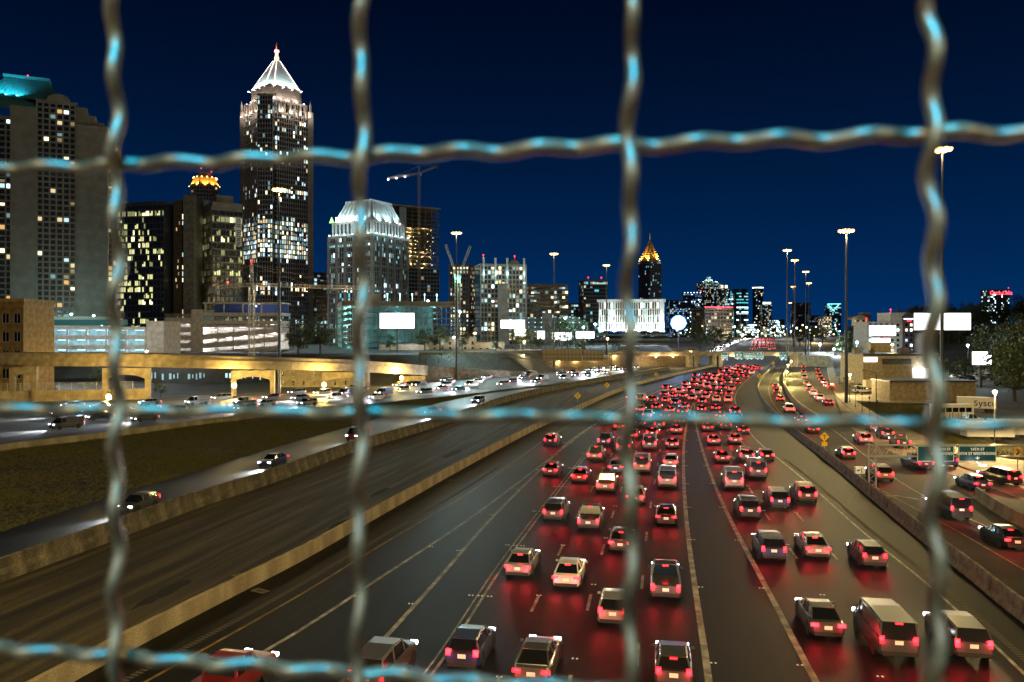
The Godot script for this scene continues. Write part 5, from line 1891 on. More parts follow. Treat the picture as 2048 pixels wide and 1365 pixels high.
func garage_row(n: Node3D, w: float, lev: float, y0: float, z: float, bays: int, levels: int, wall: Material, dep: float, light_c: Color, energy: float, slope := 0.0, rail := 1.15, tubes := true) -> void:
	# open parking decks: slabs with an upstand at the front, columns, back wall, lamps on the ceilings
	var bw := w / bays
	for l in levels:
		var y := y0 + l * lev
		for i in bays:
			var b := MB.new()
			var x0 := -w * 0.5 + i * bw
			var t := Basis(Vector3.BACK, atan(slope))
			var c := Vector3(x0 + bw * 0.5, y + rail * 0.5 - 0.3 + slope * (x0 + bw * 0.5), z)
			b.box(c, Vector3(bw - 0.06, rail + 0.3, 0.25), t)
			part("spandrel", b, wall, n)
			if tubes:
				b = MB.new()
				b.box(c + Vector3(0, lev - 0.95, -4.0), Vector3(bw * 0.55, 0.1, 0.25), t)
				part("ceiling_lamp", b, glow("garage_tube_%s" % light_c.to_html(), light_c, 5.0), n)
			omni(n, c + Vector3(0, lev - 1.35, -4.0), light_c, energy, 0.3)
		var b2 := MB.new()
		b2.box(Vector3(0, y - 0.2, z - dep * 0.5 - 0.2), Vector3(w, 0.35, dep), Basis(Vector3.BACK, atan(slope)))
		part("deck", b2, wall, n)
	for i in bays + 1:
		var b := MB.new()
		b.box(Vector3(-w * 0.5 + i * bw, y0 + levels * lev * 0.5, z - 0.25), Vector3(0.7, levels * lev + 0.02, 0.6))
		part("column", b, wall, n)
	var top := MB.new()
	top.box(Vector3(0, y0 + levels * lev + 0.1, z - dep * 0.5), Vector3(w + 0.4, 0.9, dep + 0.9))
	part("roof_beam", top, wall, n)
	top = MB.new()
	top.box(Vector3(0, y0 + levels * lev * 0.5, z - dep), Vector3(w, levels * lev, 0.3))
	part("back_wall", top, wall, n)

func build_midtown() -> void:
	var glass: Material = mats["glass_dark"]
	var glass_blue: Material = mats["glass_blue"]
	var grey: Material = mats["grey_concrete"]
	var stone: Material = mats["pale_stone"]
	var precast: Material = mats["brown_precast"]
	var dark: Material = mats["dark_cladding"]
	var white_c: Material = mats["white_cladding"]
	var steel: Material = mats["crane_steel"]
	var n: Node3D
	var b := MB.new()
	# ---- concrete frame of a tower under construction, with its crane
	n = thing("unfinished_tower", "unfinished concrete tower with bare floors behind the bank tower", "building", at(818, 668, 720) * Vector3(1, 0, 1) + Vector3(0, 9, 0), 0.55, "buildings of the skyline")
	var raw := grained("raw_concrete", Color(0.32, 0.29, 0.24), 0.9, 2.0, 21.0, 0.35)
	for f in 33:
		b = MB.new()
		b.box(Vector3(0, 4 + f * 3.5, 0), Vector3(46, 0.45, 30))
		part("floor_slab", b, raw, n)
	for i in 8:
		for z in [-14.0, 14.0]:
			b = MB.new()
			b.box(Vector3(-21.7 + i * 6.2, 59, z), Vector3(0.9, 118, 0.9))
			part("column", b, raw, n)
	b = MB.new()
	b.box(Vector3(-4, 58, -2), Vector3(10, 120, 9))
	part("lift_core", b, raw, n)
	b = MB.new()
	b.box(Vector3(0, 120.4, 0), Vector3(48, 1.0, 32))
	part("formwork", b, mat("plywood", Color(0.36, 0.27, 0.15), 0.85), n)
	facade(n, 46, 66, 0, 15.2, 0, {"fh": 3.5, "bay": 3.0, "pier": 0.3, "span": 0.6, "wall": stone, "lit": 0.04, "pal": pal(["warm_lo", "cool_lo"])})
	b = MB.new()
	b.box(Vector3(0, 33, 0), Vector3(45.6, 65, 29.8))
	part("glazing", b, glass_blue, n)
	b = MB.new()
	b.box(Vector3(-13, 60, 15.6), Vector3(6.5, 118, 0.3))
	part("hoist_sheeting", b, mat("sheeting_grey", Color(0.3, 0.36, 0.4), 0.7), n)
	for f in range(18, 29):
		for i in 7:
			if rng.randf() < 0.75:
				var w := Vector3(-8 + i * 4.4, 4 + f * 3.5 - 0.7, rr(4, 13))
				var q := MB.new()
				q.ball(w, Vector3(0.22, 0.22, 0.22), 6, 4)
				part("work_lamp", q, glow("work_amber", Color(1.0, 0.78, 0.35), 6.0), n)
				if i % 3 == 1:
					omni(n, w + Vector3(0, -0.5, 0), Color(1.0, 0.72, 0.3), 60, 0.2)
	n = crane("crane rising from the unfinished tower, three white lamps on its jib", 838, 700, 9.0, 348, 775, 357, 873, 333, 7.0, steel, false)
	for t in [0.45, 0.72, 0.98]:
		work_lamp(n, Vector3(0, at(838, 348, 700).y - 9.0 - 0.6, 0).lerp(at(775, 357, 708) - n.position + Vector3(0, -1, 0), t), Color(0.9, 0.95, 1.0), 25, 0.7)
	# ---- crane before the garages
	n = crane("long jib crane standing before the white garage", 503, 300, 0.0, 573, 722, 576, 425, 575, 8.3, steel)
	for e in [[0.1, 30], [0.5, 14], [0.85, 14]]:
		work_lamp(n, Vector3(0, 33.5, 0).lerp(at(722, 576, 308) - n.position, e[0]) + Vector3(0, -1.2, 0.8), Color(1.0, 0.8, 0.6), e[1], 0.12, 2.0)
	work_lamp(n, at(455, 565, 297) - n.position, Color(1.0, 0.12, 0.1), 0, 0.35, 4.0)
	# twin luffing cranes by the brick block
	for e in [[914, 893, "left leaning boom of the two cranes behind the bank mast"], [918, 941, "right leaning boom of the two cranes behind the bank mast"]]:
		var f := at(e[0], 668, 540)
		n = thing("luffing_crane", e[2], "crane", Vector3(f.x, 9, f.z + (8 if e[1] < 900 else 0)), 0.0, "tower cranes")
		b = MB.new()
		var hy := at(e[0], 552, 540).y - 9.0
		lattice(b, Vector3.ZERO, Vector3(0, hy, 0), 1.7, 2.2, 0.2)
		part("mast", b, steel, n)
		b = MB.new()
		var q := at(e[0], 552, 540)
		lattice(b, Vector3(0, hy, 0), Vector3(0, hy, 0) + at(e[1], 492, 540) - q, 1.3, 2.0, 0.18)
		part("boom", b, steel, n)
		b = MB.new()
		b.box(Vector3(0, hy - 0.5, 0), Vector3(3.0, 2.4, 3.0))
		part("cab", b, mats["cab_white"], n)
		work_lamp(n, Vector3(0, hy - 2.4, 2.2), Color(0.3, 1.0, 0.8), 40, 0.5)

	# ---- small garage with blue-white decks
	var pale := grained("garage_concrete", Color(0.46, 0.42, 0.37), 0.85, 1.2, 11.0, 0.2)
	n = thing("small_garage", "low three level garage with blue white decks at the left", "garage", at(198, 668, 290) * Vector3(1, 0, 1) + Vector3(0, 7.6, 0), 0.02, "parking garages")
	garage_row(n, 41.0, 3.5, 0.4, 9, 6, 3, pale, 14, Color(0.3, 0.68, 1.0), 60.0)
	b = MB.new()
	b.span(Vector3(20.8, -1, 8.8), Vector3(27.0, 13.5, -6))
	part("stair_tower", b, pale, n)
	b = MB.new()
	b.span(Vector3(-31.5, -1, 8.8), Vector3(-20.9, 15.2, -6))
	part("end_block", b, pale, n)
	var tarp := MB.new()
	tarp.span(Vector3(-20, 12.0, 8.2), Vector3(14, 14.0, 8.1))
	part("netting", tarp, mat("green_netting", Color(0.02, 0.1, 0.1), 0.9), n)
	# ---- wide pale garage with sloping decks
	n = thing("white_garage", "wide pale garage with sloping brightly lit decks behind the crane", "garage", at(452, 668, 345) * Vector3(1, 0, 1) + Vector3(0, 7.0, 0), 0.0, "parking garages")
	var right := Node3D.new()
	right.name = "ramp_decks"
	n.add_child(right)
	right.position = Vector3(8.5, 0, 0)
	garage_row(right, 33.0, 3.75, 1.5, 6, 5, 3, pale, 14, Color(0.82, 0.88, 1.0), 80.0, 0.09, 1.9)
	var left := Node3D.new()
	left.name = "flat_decks"
	n.add_child(left)
	left.position = Vector3(-18.2, 0, 0)
	garage_row(left, 11.0, 3.4, 0.5, 6, 2, 4, pale, 14, Color(0.86, 0.9, 1.0), 60.0, 0.0, 1.9)
	b = MB.new()
	b.span(Vector3(-12.6, -1, 6.3), Vector3(-8.1, 20.0, -8))
	part("stair_tower", b, pale, n)
	b = MB.new()
	b.span(Vector3(-24.0, 14.4, 6.2), Vector3(-12.7, 16.4, -8))
	part("upper_wall", b, pale, n)
	b = MB.new()
	b.span(Vector3(-8.0, 13.6, 5.8), Vector3(25.5, 15.2, -8))
	part("upper_wall", b, pale, n)
	var louv := MB.new()
	for i in 70:
		louv.box(Vector3(-7.8 + i * 0.48, 16.1, 5.9), Vector3(0.1, 1.8, 0.1))
	for i in 24:
		louv.box(Vector3(-23.8 + i * 0.48, 17.3, 5.9), Vector3(0.1, 1.8, 0.1))
	stuff("louvres", louv, pale, n)
	b = MB.new()
	b.span(Vector3(-8.0, 17.2, 6.0), Vector3(25.5, 18.6, -8))
	part("top_beam", b, pale, n)
	for i in 5:
		b = MB.new()
		b.box(Vector3(-7 + i * 8.0, 20.6, 5.5), Vector3(0.5, 4.0, 0.5))
		part("post", b, pale, n)
	b = MB.new()
	b.span(Vector3(-8.0, 22.4, 6.0), Vector3(25.8, 23.1, -8))
	part("canopy", b, pale, n)
	b = MB.new()
	b.span(Vector3(-7.5, 18.6, -6.5), Vector3(25.0, 22.4, -7))
	part("blue_hoarding", b, mat("hoarding_blue", Color(0.05, 0.08, 0.3), 0.7), n)
	work_lamp(n, Vector3(14, 21.5, 3), COOL, 16, 0.25)
	# ---- long garage with tall arched fins
	n = thing("long_garage", "long grey garage with tall fins and teal lit decks", "garage", at(800, 668, 440) * Vector3(1, 0, 1) + Vector3(0, 8.0, 0), 0.26, "parking garages")
	for l in 7:
		b = MB.new()
		b.box(Vector3(0, l * 3.4 + 0.3, -28), Vector3(62, 0.4, 56))
		part("deck", b, grey, n)
		for i in 3:
			omni(n, Vector3(-22 + i * 21, l * 3.4 + 2.6, -6), Color(0.15, 0.85, 1.0), 45, 0.3)
		for i in 4:
			omni(n, Vector3(-27, l * 3.4 + 2.6, -8 - i * 13.0), Color(0.25, 1.0, 0.95), 60, 0.3)
			var q := MB.new()
			q.box(Vector3(-28, l * 3.4 + 3.0, -8 - i * 13.0), Vector3(0.25, 0.1, 5.0))
			part("ceiling_lamp", q, glow("garage_tube_teal", Color(0.4, 1.0, 0.95), 3.0), n)
	b = MB.new()
	b.box(Vector3(0, 12, -33), Vector3(40, 24, 40))
	part("inner_wall", b, grey, n)
	for i in 25:
		b = MB.new()
		b.box(Vector3(-31 + i * 2.58, 11.8, 0.3), Vector3(0.42, 23.6, 0.5))
		part("fin", b, stone, n)
	for l in [1, 4]:
		b = MB.new()
		b.box(Vector3(0, l * 6.8 - 3.2, 0.2), Vector3(61.8, 0.5, 0.4))
		part("belt", b, stone, n)
	for i in 12:
		b = MB.new()
		b.box(Vector3(-31.1, 11.8, -2 - i * 4.6), Vector3(0.5, 23.6, 1.0 if i % 4 == 0 else 0.4))
		part("fin", b, stone, n)
	for l in 7:
		b = MB.new()
		b.box(Vector3(-31.0, l * 3.4 + 0.7, -28), Vector3(0.3, 1.0, 55.8))
		part("spandrel", b, stone, n)
	b = MB.new()
	b.box(Vector3(0, 25.2, -28), Vector3(63, 3.0, 57))
	part("parapet", b, stone, n)
	var dent := MB.new()
	for i in 62:
		dent.box(Vector3(-31 + i * 1.02, 25.2, 0.7), Vector3(0.4, 1.4, 0.5))
	stuff("parapet_slots", dent, grey, n)
	b = MB.new()
	b.span(Vector3(-19, 26.7, -8), Vector3(-10, 31, -16))
	part("lift_house", b, stone, n)
	for i in 5:
		b = MB.new()
		b.tube([Vector3(-6 + i * 7.0, 26.7, -9), Vector3(-6 + i * 7.0, 31, -9)], 0.08, 0.08, 6)
		b.ball(Vector3(-6 + i * 7.0, 31.1, -9), Vector3(0.35, 0.2, 0.35), 7, 5)
		part("deck_lamp", b, glow("deck_lamp_teal", Color(0.5, 1.0, 1.0), 5.0), n)
		omni(n, Vector3(-6 + i * 7.0, 30.6, -8.6), Color(0.4, 0.95, 1.0), 30, 0.2)

	# ---- towers right of the bank
	tower("brick_flats", "dark brick apartment block behind the leaning cranes", 925, 585, -0.2, 15, 18, 9, 66, {"fh": 3.2, "bay": 2.6, "pier": 0.9, "span": 1.1, "wall": grained("dark_brick", Color(0.13, 0.08, 0.06), 0.9, 1.5, 15.0, 0.3), "lit": 0.4, "pal": pal(["warm_hi", "warm", "warm_lo", "cool", "warm_lo"]), "glass": glass}, [0, 1, 3])
	n = tower("fin_topped_flats", "pale apartment tower with bright fins on its roof line", 1000, 540, 0.22, 31, 22, 9, 62, {"fh": 3.1, "bay": 2.3, "pier": 0.6, "span": 0.8, "out": 0.6, "wall": stone, "lit": 0.36, "pal": pal(["cool_hi", "warm_hi", "warm", "cool", "cool_lo", "warm_lo"]), "glass": glass_blue}, [0, 1])
	for x in [-13.5, -5.5, 2.5, 14.0]:
		b = MB.new()
		b.box(Vector3(x, 50, 11.5), Vector3(1.2, 16, 1.2))
		part("roof_fin", b, white_c, n)
		omni(n, Vector3(x, 47.5, 13.6), Color(0.6, 1.0, 1.0), 9, 0.3)
	b = MB.new()
	b.ball(Vector3(8.5, 53.6, 5), Vector3(4, 4, 4), 12, 8)
	part("dome", b, white_c, n)
	red_light(n, Vector3(-13, 60, 8), 0.5)
	red_light(n, Vector3(9, 60, 5), 0.5)
	b = MB.new()
	b.box(Vector3(-1, 20, 13.5), Vector3(6, 40, 5))
	part("bay_stack", b, stone, n)
	tower("banded_office", "dark office with bright top floor bands", 1092, 690, 0.1, 34, 26, 9, 58, {"fh": 4.1, "bay": 2.4, "pier": 0.0, "span": 1.7, "wall": precast, "lit": 0.3, "mood": 0.18, "pal": pal(["warm_hi", "cool", "cool_lo", "warm_lo"]), "glass": glass})
	tower("brown_office", "brown office block right of the fin topped flats", 1065, 610, -0.1, 12, 14, 9, 44, {"fh": 3.9, "bay": 2.4, "pier": 0.4, "span": 1.4, "wall": precast, "lit": 0.25, "pal": pal(["warm", "cool_lo"]), "glass": glass})
	n = tower("green_glass_office", "green glass office with red roof lights", 1186, 830, 0.15, 25, 22, 9, 71, {"fh": 4.0, "bay": 2.2, "pier": 0.12, "span": 1.0, "wall": grey, "lit": 0.16, "mood": 0.1, "pal": pal(["teal", "cool_lo", "warm"]), "glass": glass_blue})
	red_light(n, Vector3(-6, 66, 4), 0.7)
	red_light(n, Vector3(8, 66, 4), 0.7)
	tower("teal_flats", "small teal apartment block between two offices", 1146, 900, 0.0, 26, 16, 9, 50, {"fh": 3.3, "bay": 2.5, "pier": 0.4, "span": 0.9, "wall": grey, "lit": 0.3, "pal": pal(["teal", "cool", "cool_lo"]), "glass": glass_blue}, [0])
	n = thing("deck_garage", "blue lit garage with dotted lamps behind the billboards", "garage", at(1088, 668, 560) * Vector3(1, 0, 1) + Vector3(0, 9, 0), 0.0, "parking garages")
	for l in 6:
		b = MB.new()
		b.box(Vector3(0, l * 3.2 + 0.6, 0), Vector3(52, 1.2, 10))
		part("deck", b, grey, n)
		for i in 12:
			b = MB.new()
			b.ball(Vector3(-24 + i * 4.4, l * 3.2 + 2.7, 4.2), Vector3(0.24, 0.18, 0.24), 6, 4)
			part("ceiling_lamp", b, glow("deck_dot", Color(0.6, 0.9, 1.0), 5.0), n)
		for i in 3:
			omni(n, Vector3(-18 + i * 18, l * 3.2 + 2.4, 4.6), Color(0.2, 0.65, 1.0), 40, 0.2)
	b = MB.new()
	b.box(Vector3(0, 9.6, -4.5), Vector3(52, 19, 0.4))
	part("back_wall", b, grey, n)
	b = MB.new()
	b.box(Vector3(2, 11, 5.6), Vector3(7, 22, 2.0))
	part("stair_tower", b, grey, n)

	# ---- white building with tall columns
	n = thing("columned_building", "floodlit white building with closely set tall columns", "building", at(1258, 668, 540) * Vector3(1, 0, 1) + Vector3(0, 9, 0), -0.16, "buildings of the skyline")
	b = MB.new()
	b.box(Vector3(0, 19.5, -10), Vector3(40, 20, 20))
	part("glass_core", b, glass, n)
	for f in 5:
		b = MB.new()
		b.box(Vector3(0, 10.2 + f * 4.7, 0.2), Vector3(40, 0.5, 0.4))
		part("floor_band", b, white_c, n)
	for i in 27:
		b = MB.new()
		b.box(Vector3(-20 + i * 1.54, 19.5, 0.8), Vector3(0.5, 20.2, 1.3))
		part("column", b, white_c, n)
	b = MB.new()
	b.box(Vector3(1.5, 30.2, -9.8), Vector3(46, 1.5, 23))
	part("cornice", b, white_c, n)
	b = MB.new()
	b.span(Vector3(20.6, 9, 1.4), Vector3(23.5, 29.5, -20))
	part("end_wall", b, white_c, n)
	for f in 4:
		for i in 26:
			if rng.randf() < 0.22:
				b = MB.new()
				b.box(Vector3(-19.2 + i * 1.54, 12.7 + f * 4.7, 0.06), Vector3(0.95, 3.6, 0.08))
				part("lit_window", b, pick(pal(["cool", "cool_lo", "cool_hi"])), n)
	for i in 6:
		b = MB.new()
		b.box(Vector3(-18 + i * 8.2, 9.2, 7.0), Vector3(1.2, 0.5, 0.6))
		part("floodlight", b, glow("flood_day", Color(0.85, 0.97, 1.0), 6.0), n)
		omni(n, Vector3(-18 + i * 8.2, 10.0, 7.2), Color(0.8, 0.95, 1.0), 260, 0.4)
	for l in 3:
		b = MB.new()
		b.box(Vector3(2, 0.7 + l * 3.0, 4), Vector3(50, 1.1, 10))
		part("podium_deck", b, grey, n)
		for i in 4:
			omni(n, Vector3(-17 + i * 12, 2.6 + l * 3.0, 7), Color(0.7, 0.9, 1.0), 6, 0.2)

	# ---- gold spire and downtown, far off
	n = tower("gold_spire_tower", "far tower with a glowing gold pyramid spire", 1300, 1500, 0.6, 30, 30, 10, 152, {"fh": 4.2, "bay": 2.6, "pier": 0.6, "span": 1.3, "wall": mats["rose_granite"], "lit": 0.1, "pal": pal(["cool", "cool_lo", "teal"]), "glass": glass_blue}, [0, 3])
	var gold := mat("gilded_lattice", Color(0.75, 0.5, 0.16), 0.5, 0.2)
	b = MB.new()
	for i in 9:
		var t0 := i / 9.0
		var s := 14.5 * (1.0 - t0)
		for k in 4:
			var a0 := Vector3([-s, s, s, -s][k], 143 + t0 * 40, [s, s, -s, -s][k])
			var a1 := Vector3([s, s, -s, -s][k], 143 + t0 * 40, [s, -s, -s, s][k])
			b.bar(a0, a1, 1.6, 2.4)
	for k in 12:
		var a := TAU * k / 12
		b.bar(Vector3(cos(a) * 17, 143, sin(a) * 17), Vector3(0, 184, 0), 1.1, 1.1)
	b.tube([Vector3(0, 183, 0), Vector3(0, 196, 0)], 0.9, 0.2, 6)
	part("gold_pyramid", b, gold, n)
	for k in 5:
		var w := Vector3(cos(k * 1.257) * 20, 143.5, sin(k * 1.257) * 20)
		var q := MB.new()
		q.box(w, Vector3(1.4, 0.7, 1.4))
		part("floodlight", q, mats["crown_bulb"], n)
		spot(n, w + Vector3(0, 1, 0), Vector3(0, 172, 0), Color(1.0, 0.6, 0.16), 1800, 45, 0.6)
	var far := [
		# px, top py, d, width, depth, turn, lit, palette, label
		[1352, 602, 1700, 34, 22, 0.1, 0.24, ["cool", "blue", "cool_lo"], "left blue lit slab of the far skyline"],
		[1384, 588, 1750, 40, 26, -0.1, 0.26, ["cool_hi", "cool", "cool_lo", "blue"], "wide far slab with a row of roof lamps"],
		[1418, 566, 2000, 42, 40, 0.5, 0.2, ["cool", "cool_lo", "warm"], "far stepped tower with a glowing white crown"],
		[1447, 578, 2050, 20, 20, 0.2, 0.25, ["warm", "cool"], "far slim tower with two lit turrets"],
		[1472, 583, 1400, 30, 24, 0.1, 0.4, ["cool_hi", "teal", "cool", "teal"], "teal glass tower of the far skyline"],
		[1532, 610, 2100, 24, 22, 0.0, 0.25, ["warm", "cool"], "low far tower with a bright box on top"],
		[1554, 640, 1800, 26, 20, 0.2, 0.5, ["cool_hi", "cool"], "squat far block with white tiers"],
		[1602, 607, 2200, 40, 30, 0.3, 0.05, ["warm_lo"], "dark brown far tower of narrow windows"],
		[1628, 632, 1900, 28, 22, 0.0, 0.1, ["warm_lo", "cool_lo"], "pale low far block right of the dark tower"],
		[1650, 634, 1500, 18, 16, 0.1, 0.35, ["warm_hi", "warm", "orange"], "low far block with orange top windows"],
		[1666, 608, 1900, 32, 26, -0.15, 0.2, ["teal", "cool"], "far tower with a teal lit triangle at its head"],
		[1990, 581, 1600, 40, 30, 0.1, 0.16, ["cool", "cool_hi"], "lone far slab with red letters at the right"],
		[1498, 648, 1300, 26, 18, 0.1, 0.5, ["cool_hi", "cool"], "low white banded block at the foot of the skyline"],
		[638, 549, 760, 26, 20, 0.2, 0.14, ["cool_lo", "cool"], "dark office between the pointed tower and the bank"],
	]
	for e in far:
		var top := at(e[0], e[1], e[2]).y
		n = tower("skyline_tower", e[8], e[0], e[2], e[5], e[3], e[4], 9.5, top, {"fh": 4.0, "bay": 2.8, "pier": 0.5, "span": 1.3, "wall": grey, "lit": e[6], "mood": 0.05, "pal": pal(e[7]), "glass": glass_blue}, [0, 1, 3])
		var h: float = top - 9.5
		match int(e[0]):
			1418:
				for q in [[0.0, 9.0, 3.0], [-8.0, 3.0, 2.2], [8.0, 3.0, 2.2], [0.0, 4.0, 4.0]]:
					b = MB.new()
					b.box(Vector3(q[0], h + q[1] + 3, 0), Vector3(q[2] * 2.4, 4.0, q[2] * 2.4))
					part("crown_tier", b, white_c, n)
				for q in [[-14.0, 14.0], [0.0, 24.0], [14.0, 14.0], [-22.0, 4.0], [22.0, 4.0]]:
					b = MB.new()
					b.box(Vector3(q[0], h + 2.0, q[1]), Vector3(1.6, 0.8, 1.6))
					part("floodlight", b, mats["flood_ice"], n)
					omni(n, Vector3(q[0], h + 3.2, q[1] + 0.6), Color(0.6, 1.0, 0.95), 260, 0.6)
			1384:
				for i in 6:
					b = MB.new()
					b.ball(Vector3(-17 + i * 6.8, h + 2.0, 12), Vector3(1.0, 1.0, 1.0), 6, 4)
					part("roof_lamp", b, mats["deck_dot"], n)
				red_light(n, Vector3(18, h + 6, 10), 1.2)
			1447:
				for s in [-6.0, 6.0]:
					b = MB.new()
					b.box(Vector3(s, h + 5.0, 4), Vector3(5, 8, 5))
					part("turret", b, pick(pal(["warm_hi"])), n)
			1532:
				b = MB.new()
				b.box(Vector3(0, h + 4.0, 0), Vector3(22, 7, 18))
				part("roof_room", b, glass, n)
				for i in 7:
					b = MB.new()
					b.box(Vector3(-9.3 + i * 3.1, h + 4.0, 9.1), Vector3(2.7, 5.6, 0.2))
					part("lit_window", b, pick(pal(["warm_hi", "cool_hi"])), n)
			1666:
				b = MB.new()
				b.bar(Vector3(-15, h - 1, 13.8), Vector3(15, h - 1, 13.8), 1.6, 1.6)
				b.bar(Vector3(-15, h - 1, 13.9), Vector3(-2, h - 17, 13.9), 1.6, 1.6)
				b.bar(Vector3(11, h - 1, 13.9), Vector3(-2, h - 17, 13.9), 1.6, 1.6)
				part("neon_triangle", b, glow("neon_teal", Color(0.2, 1.0, 0.95), 1.6), n)
			1990:
				lettering(n, "Coca-Cola", 7.0, Vector3(2, h - 6.0, 15.8), glow("neon_red", Color(1.0, 0.05, 0.08), 3.0), Basis(), 0.5, true)
				red_light(n, Vector3(-19, h - 3, 14), 1.2)
				red_light(n, Vector3(19, h + 4, 14), 1.0)
			1472:
				b = MB.new()
				b.tube([Vector3(4, 0, 10), Vector3(4, h + 3, 10)], 13, 13, 20)
				part("round_front", b, glass_blue, n)
				for f in 28:
					if rng.randf() < 0.55:
						b = MB.new()
						for k in 7:
							var a := 0.3 + k * 0.33
							if rng.randf() < 0.75:
								b.box(Vector3(4 + cos(a) * 13.1, 4 + f * (h - 6) / 28.0, 10 + sin(a) * 13.1), Vector3(3.9, 1.9, 0.2), Basis(Vector3.UP, PI / 2 - a))
						if b.v.size() > 0:
							part("lit_band", b, pick(pal(["cool_hi", "teal", "cool"])), n)
	# round hotel tower with a bright ring
	var hp := at(1516, 668, 2150)
	n = thing("round_tower", "dark round far tower with a bright ring and antenna on top", "building", Vector3(hp.x, 9.5, hp.z), 0.0, "buildings of the skyline")
	var ht := at(1516, 578, 2150).y - 9.5
	b = MB.new()
	b.tube([Vector3.ZERO, Vector3(0, ht, 0)], 14, 14, 20)
	part("shaft", b, glass, n)
	b = MB.new()
	b.tube([Vector3(0, ht, 0), Vector3(0, ht + 5, 0)], 14.5, 14.5, 20)
	part("restaurant_ring", b, glass, n)
	for k in 16:
		b = MB.new()
		var a := 0.1 + k * 0.2
		b.box(Vector3(cos(a) * 14.6, ht + 2.5, sin(a) * 14.6), Vector3(2.4, 3.4, 0.2), Basis(Vector3.UP, PI / 2 - a))
		part("lit_window", b, pick(pal(["warm_hi", "cool_hi"])), n)
	b = MB.new()
	b.tube([Vector3(0, ht + 5, 0), Vector3(0, ht + 30, 0)], 0.8, 0.3, 6)
	part("antenna", b, grey, n)
	for k in 46:
		b = MB.new()
		var a := rr(0.5, 2.6)
		b.box(Vector3(cos(a) * 14.1, rr(8, ht - 6), sin(a) * 14.1), Vector3(2.6, 2.2, 0.3), Basis(Vector3.UP, PI / 2 - a))
		part("lit_window", b, pick(pal(["warm", "cool", "warm_hi"])), n)
	# pale building with a red roof line
	n = tower("red_lined_office", "pale office with a red neon roof line by the freeway", 1424, 780, 0.3, 30, 24, 9, 41, {"fh": 3.6, "bay": 3.2, "pier": 0.6, "span": 1.4, "wall": stone, "lit": 0.1, "pal": pal(["warm", "warm_lo"]), "glass": glass})
	b = MB.new()
	b.box(Vector3(0, 33.4, 12.5), Vector3(31, 0.6, 0.4))
	b.box(Vector3(15.6, 33.4, 0), Vector3(0.4, 0.6, 25))
	part("neon_line", b, glow("neon_red", Color(1.0, 0.05, 0.08), 3.0), n)
	omni(n, Vector3(0, 33.6, 14.0), Color(1.0, 0.2, 0.25), 40, 0.3)
	# cream crescent building on the wooded rise
	n = thing("crescent_building", "cream curved building on the wooded rise", "building", at(1722, 668, 760) * Vector3(1, 0, 1) + Vector3(0, 22, 0), 0.2, "buildings of the skyline")
	b = MB.new()
	for i in 12:
		var a0 := PI * i / 12
		var a1 := PI * (i + 1) / 12
		var p0 := Vector3(-cos(a0) * 9.5, 8 + sin(a0) * 4.5, 0)
		var p1 := Vector3(-cos(a1) * 9.5, 8 + sin(a1) * 4.5, 0)
		b.quad(Vector3(p0.x, 0, 0), p0, p1, Vector3(p1.x, 0, 0))
		b.quad(p0, p0 + Vector3(0, 0, -8), p1 + Vector3(0, 0, -8), p1)
	part("gable_wall", b, stone, n)
	b = MB.new()
	b.span(Vector3(4, 0, -2), Vector3(12, 15, -9))
	part("tower_block", b, stone, n)
	for i in 5:
		b = MB.new()
		b.box(Vector3(-6 + i * 3, 5.5, 0.1), Vector3(1.6, 4.5, 0.15))
		part("window", b, pick(pal(["warm_lo", "warm_lo"])) if i % 2 == 0 else glass, n)
	omni(n, Vector3(-11, 3, 6), Color(1.0, 0.9, 0.65), 60, 0.4)
	# low cream buildings beside the bank
	for e in [[900, 676, 698, 392, 26.0, 7, "two storey cream building with a row of dark windows"], [806, 690, 706, 372, 22.0, 6, "low cream shopfront left of the cream building"], [975, 686, 700, 400, 17.0, 5, "small tan flat roofed building right of the cream one"]]:
		var c := at(e[0], e[2], e[3])
		n = thing("low_building", e[6], "building", Vector3(c.x, c.y - 1.5, c.z), 0.08, "low cream buildings")
		var h: float = (e[2] - e[1]) * e[3] / K + 1.5
		b = MB.new()
		b.span(Vector3(-e[4] * 0.5, 0, -8), Vector3(e[4] * 0.5, h, 0))
		part("wall", b, grained("cream_stucco", Color(0.5, 0.46, 0.37), 0.9, 1.2, 9.0, 0.2), n)
		b = MB.new()
		b.span(Vector3(-e[4] * 0.5 - 0.2, h, -8.2), Vector3(e[4] * 0.5 + 0.2, h + 0.4, 0.2))
		part("parapet", b, stone, n)
		for i in e[5]:
			for f in (2 if e[0] == 900 else 1):
				b = MB.new()
				b.box(Vector3(-e[4] * 0.5 + (i + 0.5) * e[4] / e[5], 1.6 + f * 2.7, 0.02), Vector3(1.2, 1.6, 0.12))
				var win := part("window", b, pick(pal(["cool_lo"])) if rng.randf() < 0.2 else glass, n)
				b = MB.new()
				b.box(Vector3(-e[4] * 0.5 + (i + 0.5) * e[4] / e[5], 0.72 + f * 2.7, 0.1), Vector3(1.4, 0.12, 0.25))
				part("sill", b, stone, win)
		omni(n, Vector3(e[4] * 0.2, h + 1.0, 6), COOL, 40, 0.3)
	# building and lit frame seen under the viaduct
	n = thing("underpass_building", "cream two storey building seen under the viaduct", "building", at(640, 668, 252) * Vector3(1, 0, 1) + Vector3(0, -0.4, 0), 0.0, "low cream buildings")
	b = MB.new()
	b.span(Vector3(-13.5, 0, -10), Vector3(13.5, 6.2, 0))
	part("wall", b, mats["cream_stucco"], n)
	for i in 8:
		for f in 2:
			b = MB.new()
			b.box(Vector3(-11.8 + i * 3.3, 1.5 + f * 2.7, 0.02), Vector3(0.7, 1.5, 0.12))
			part("window", b, glass, n)
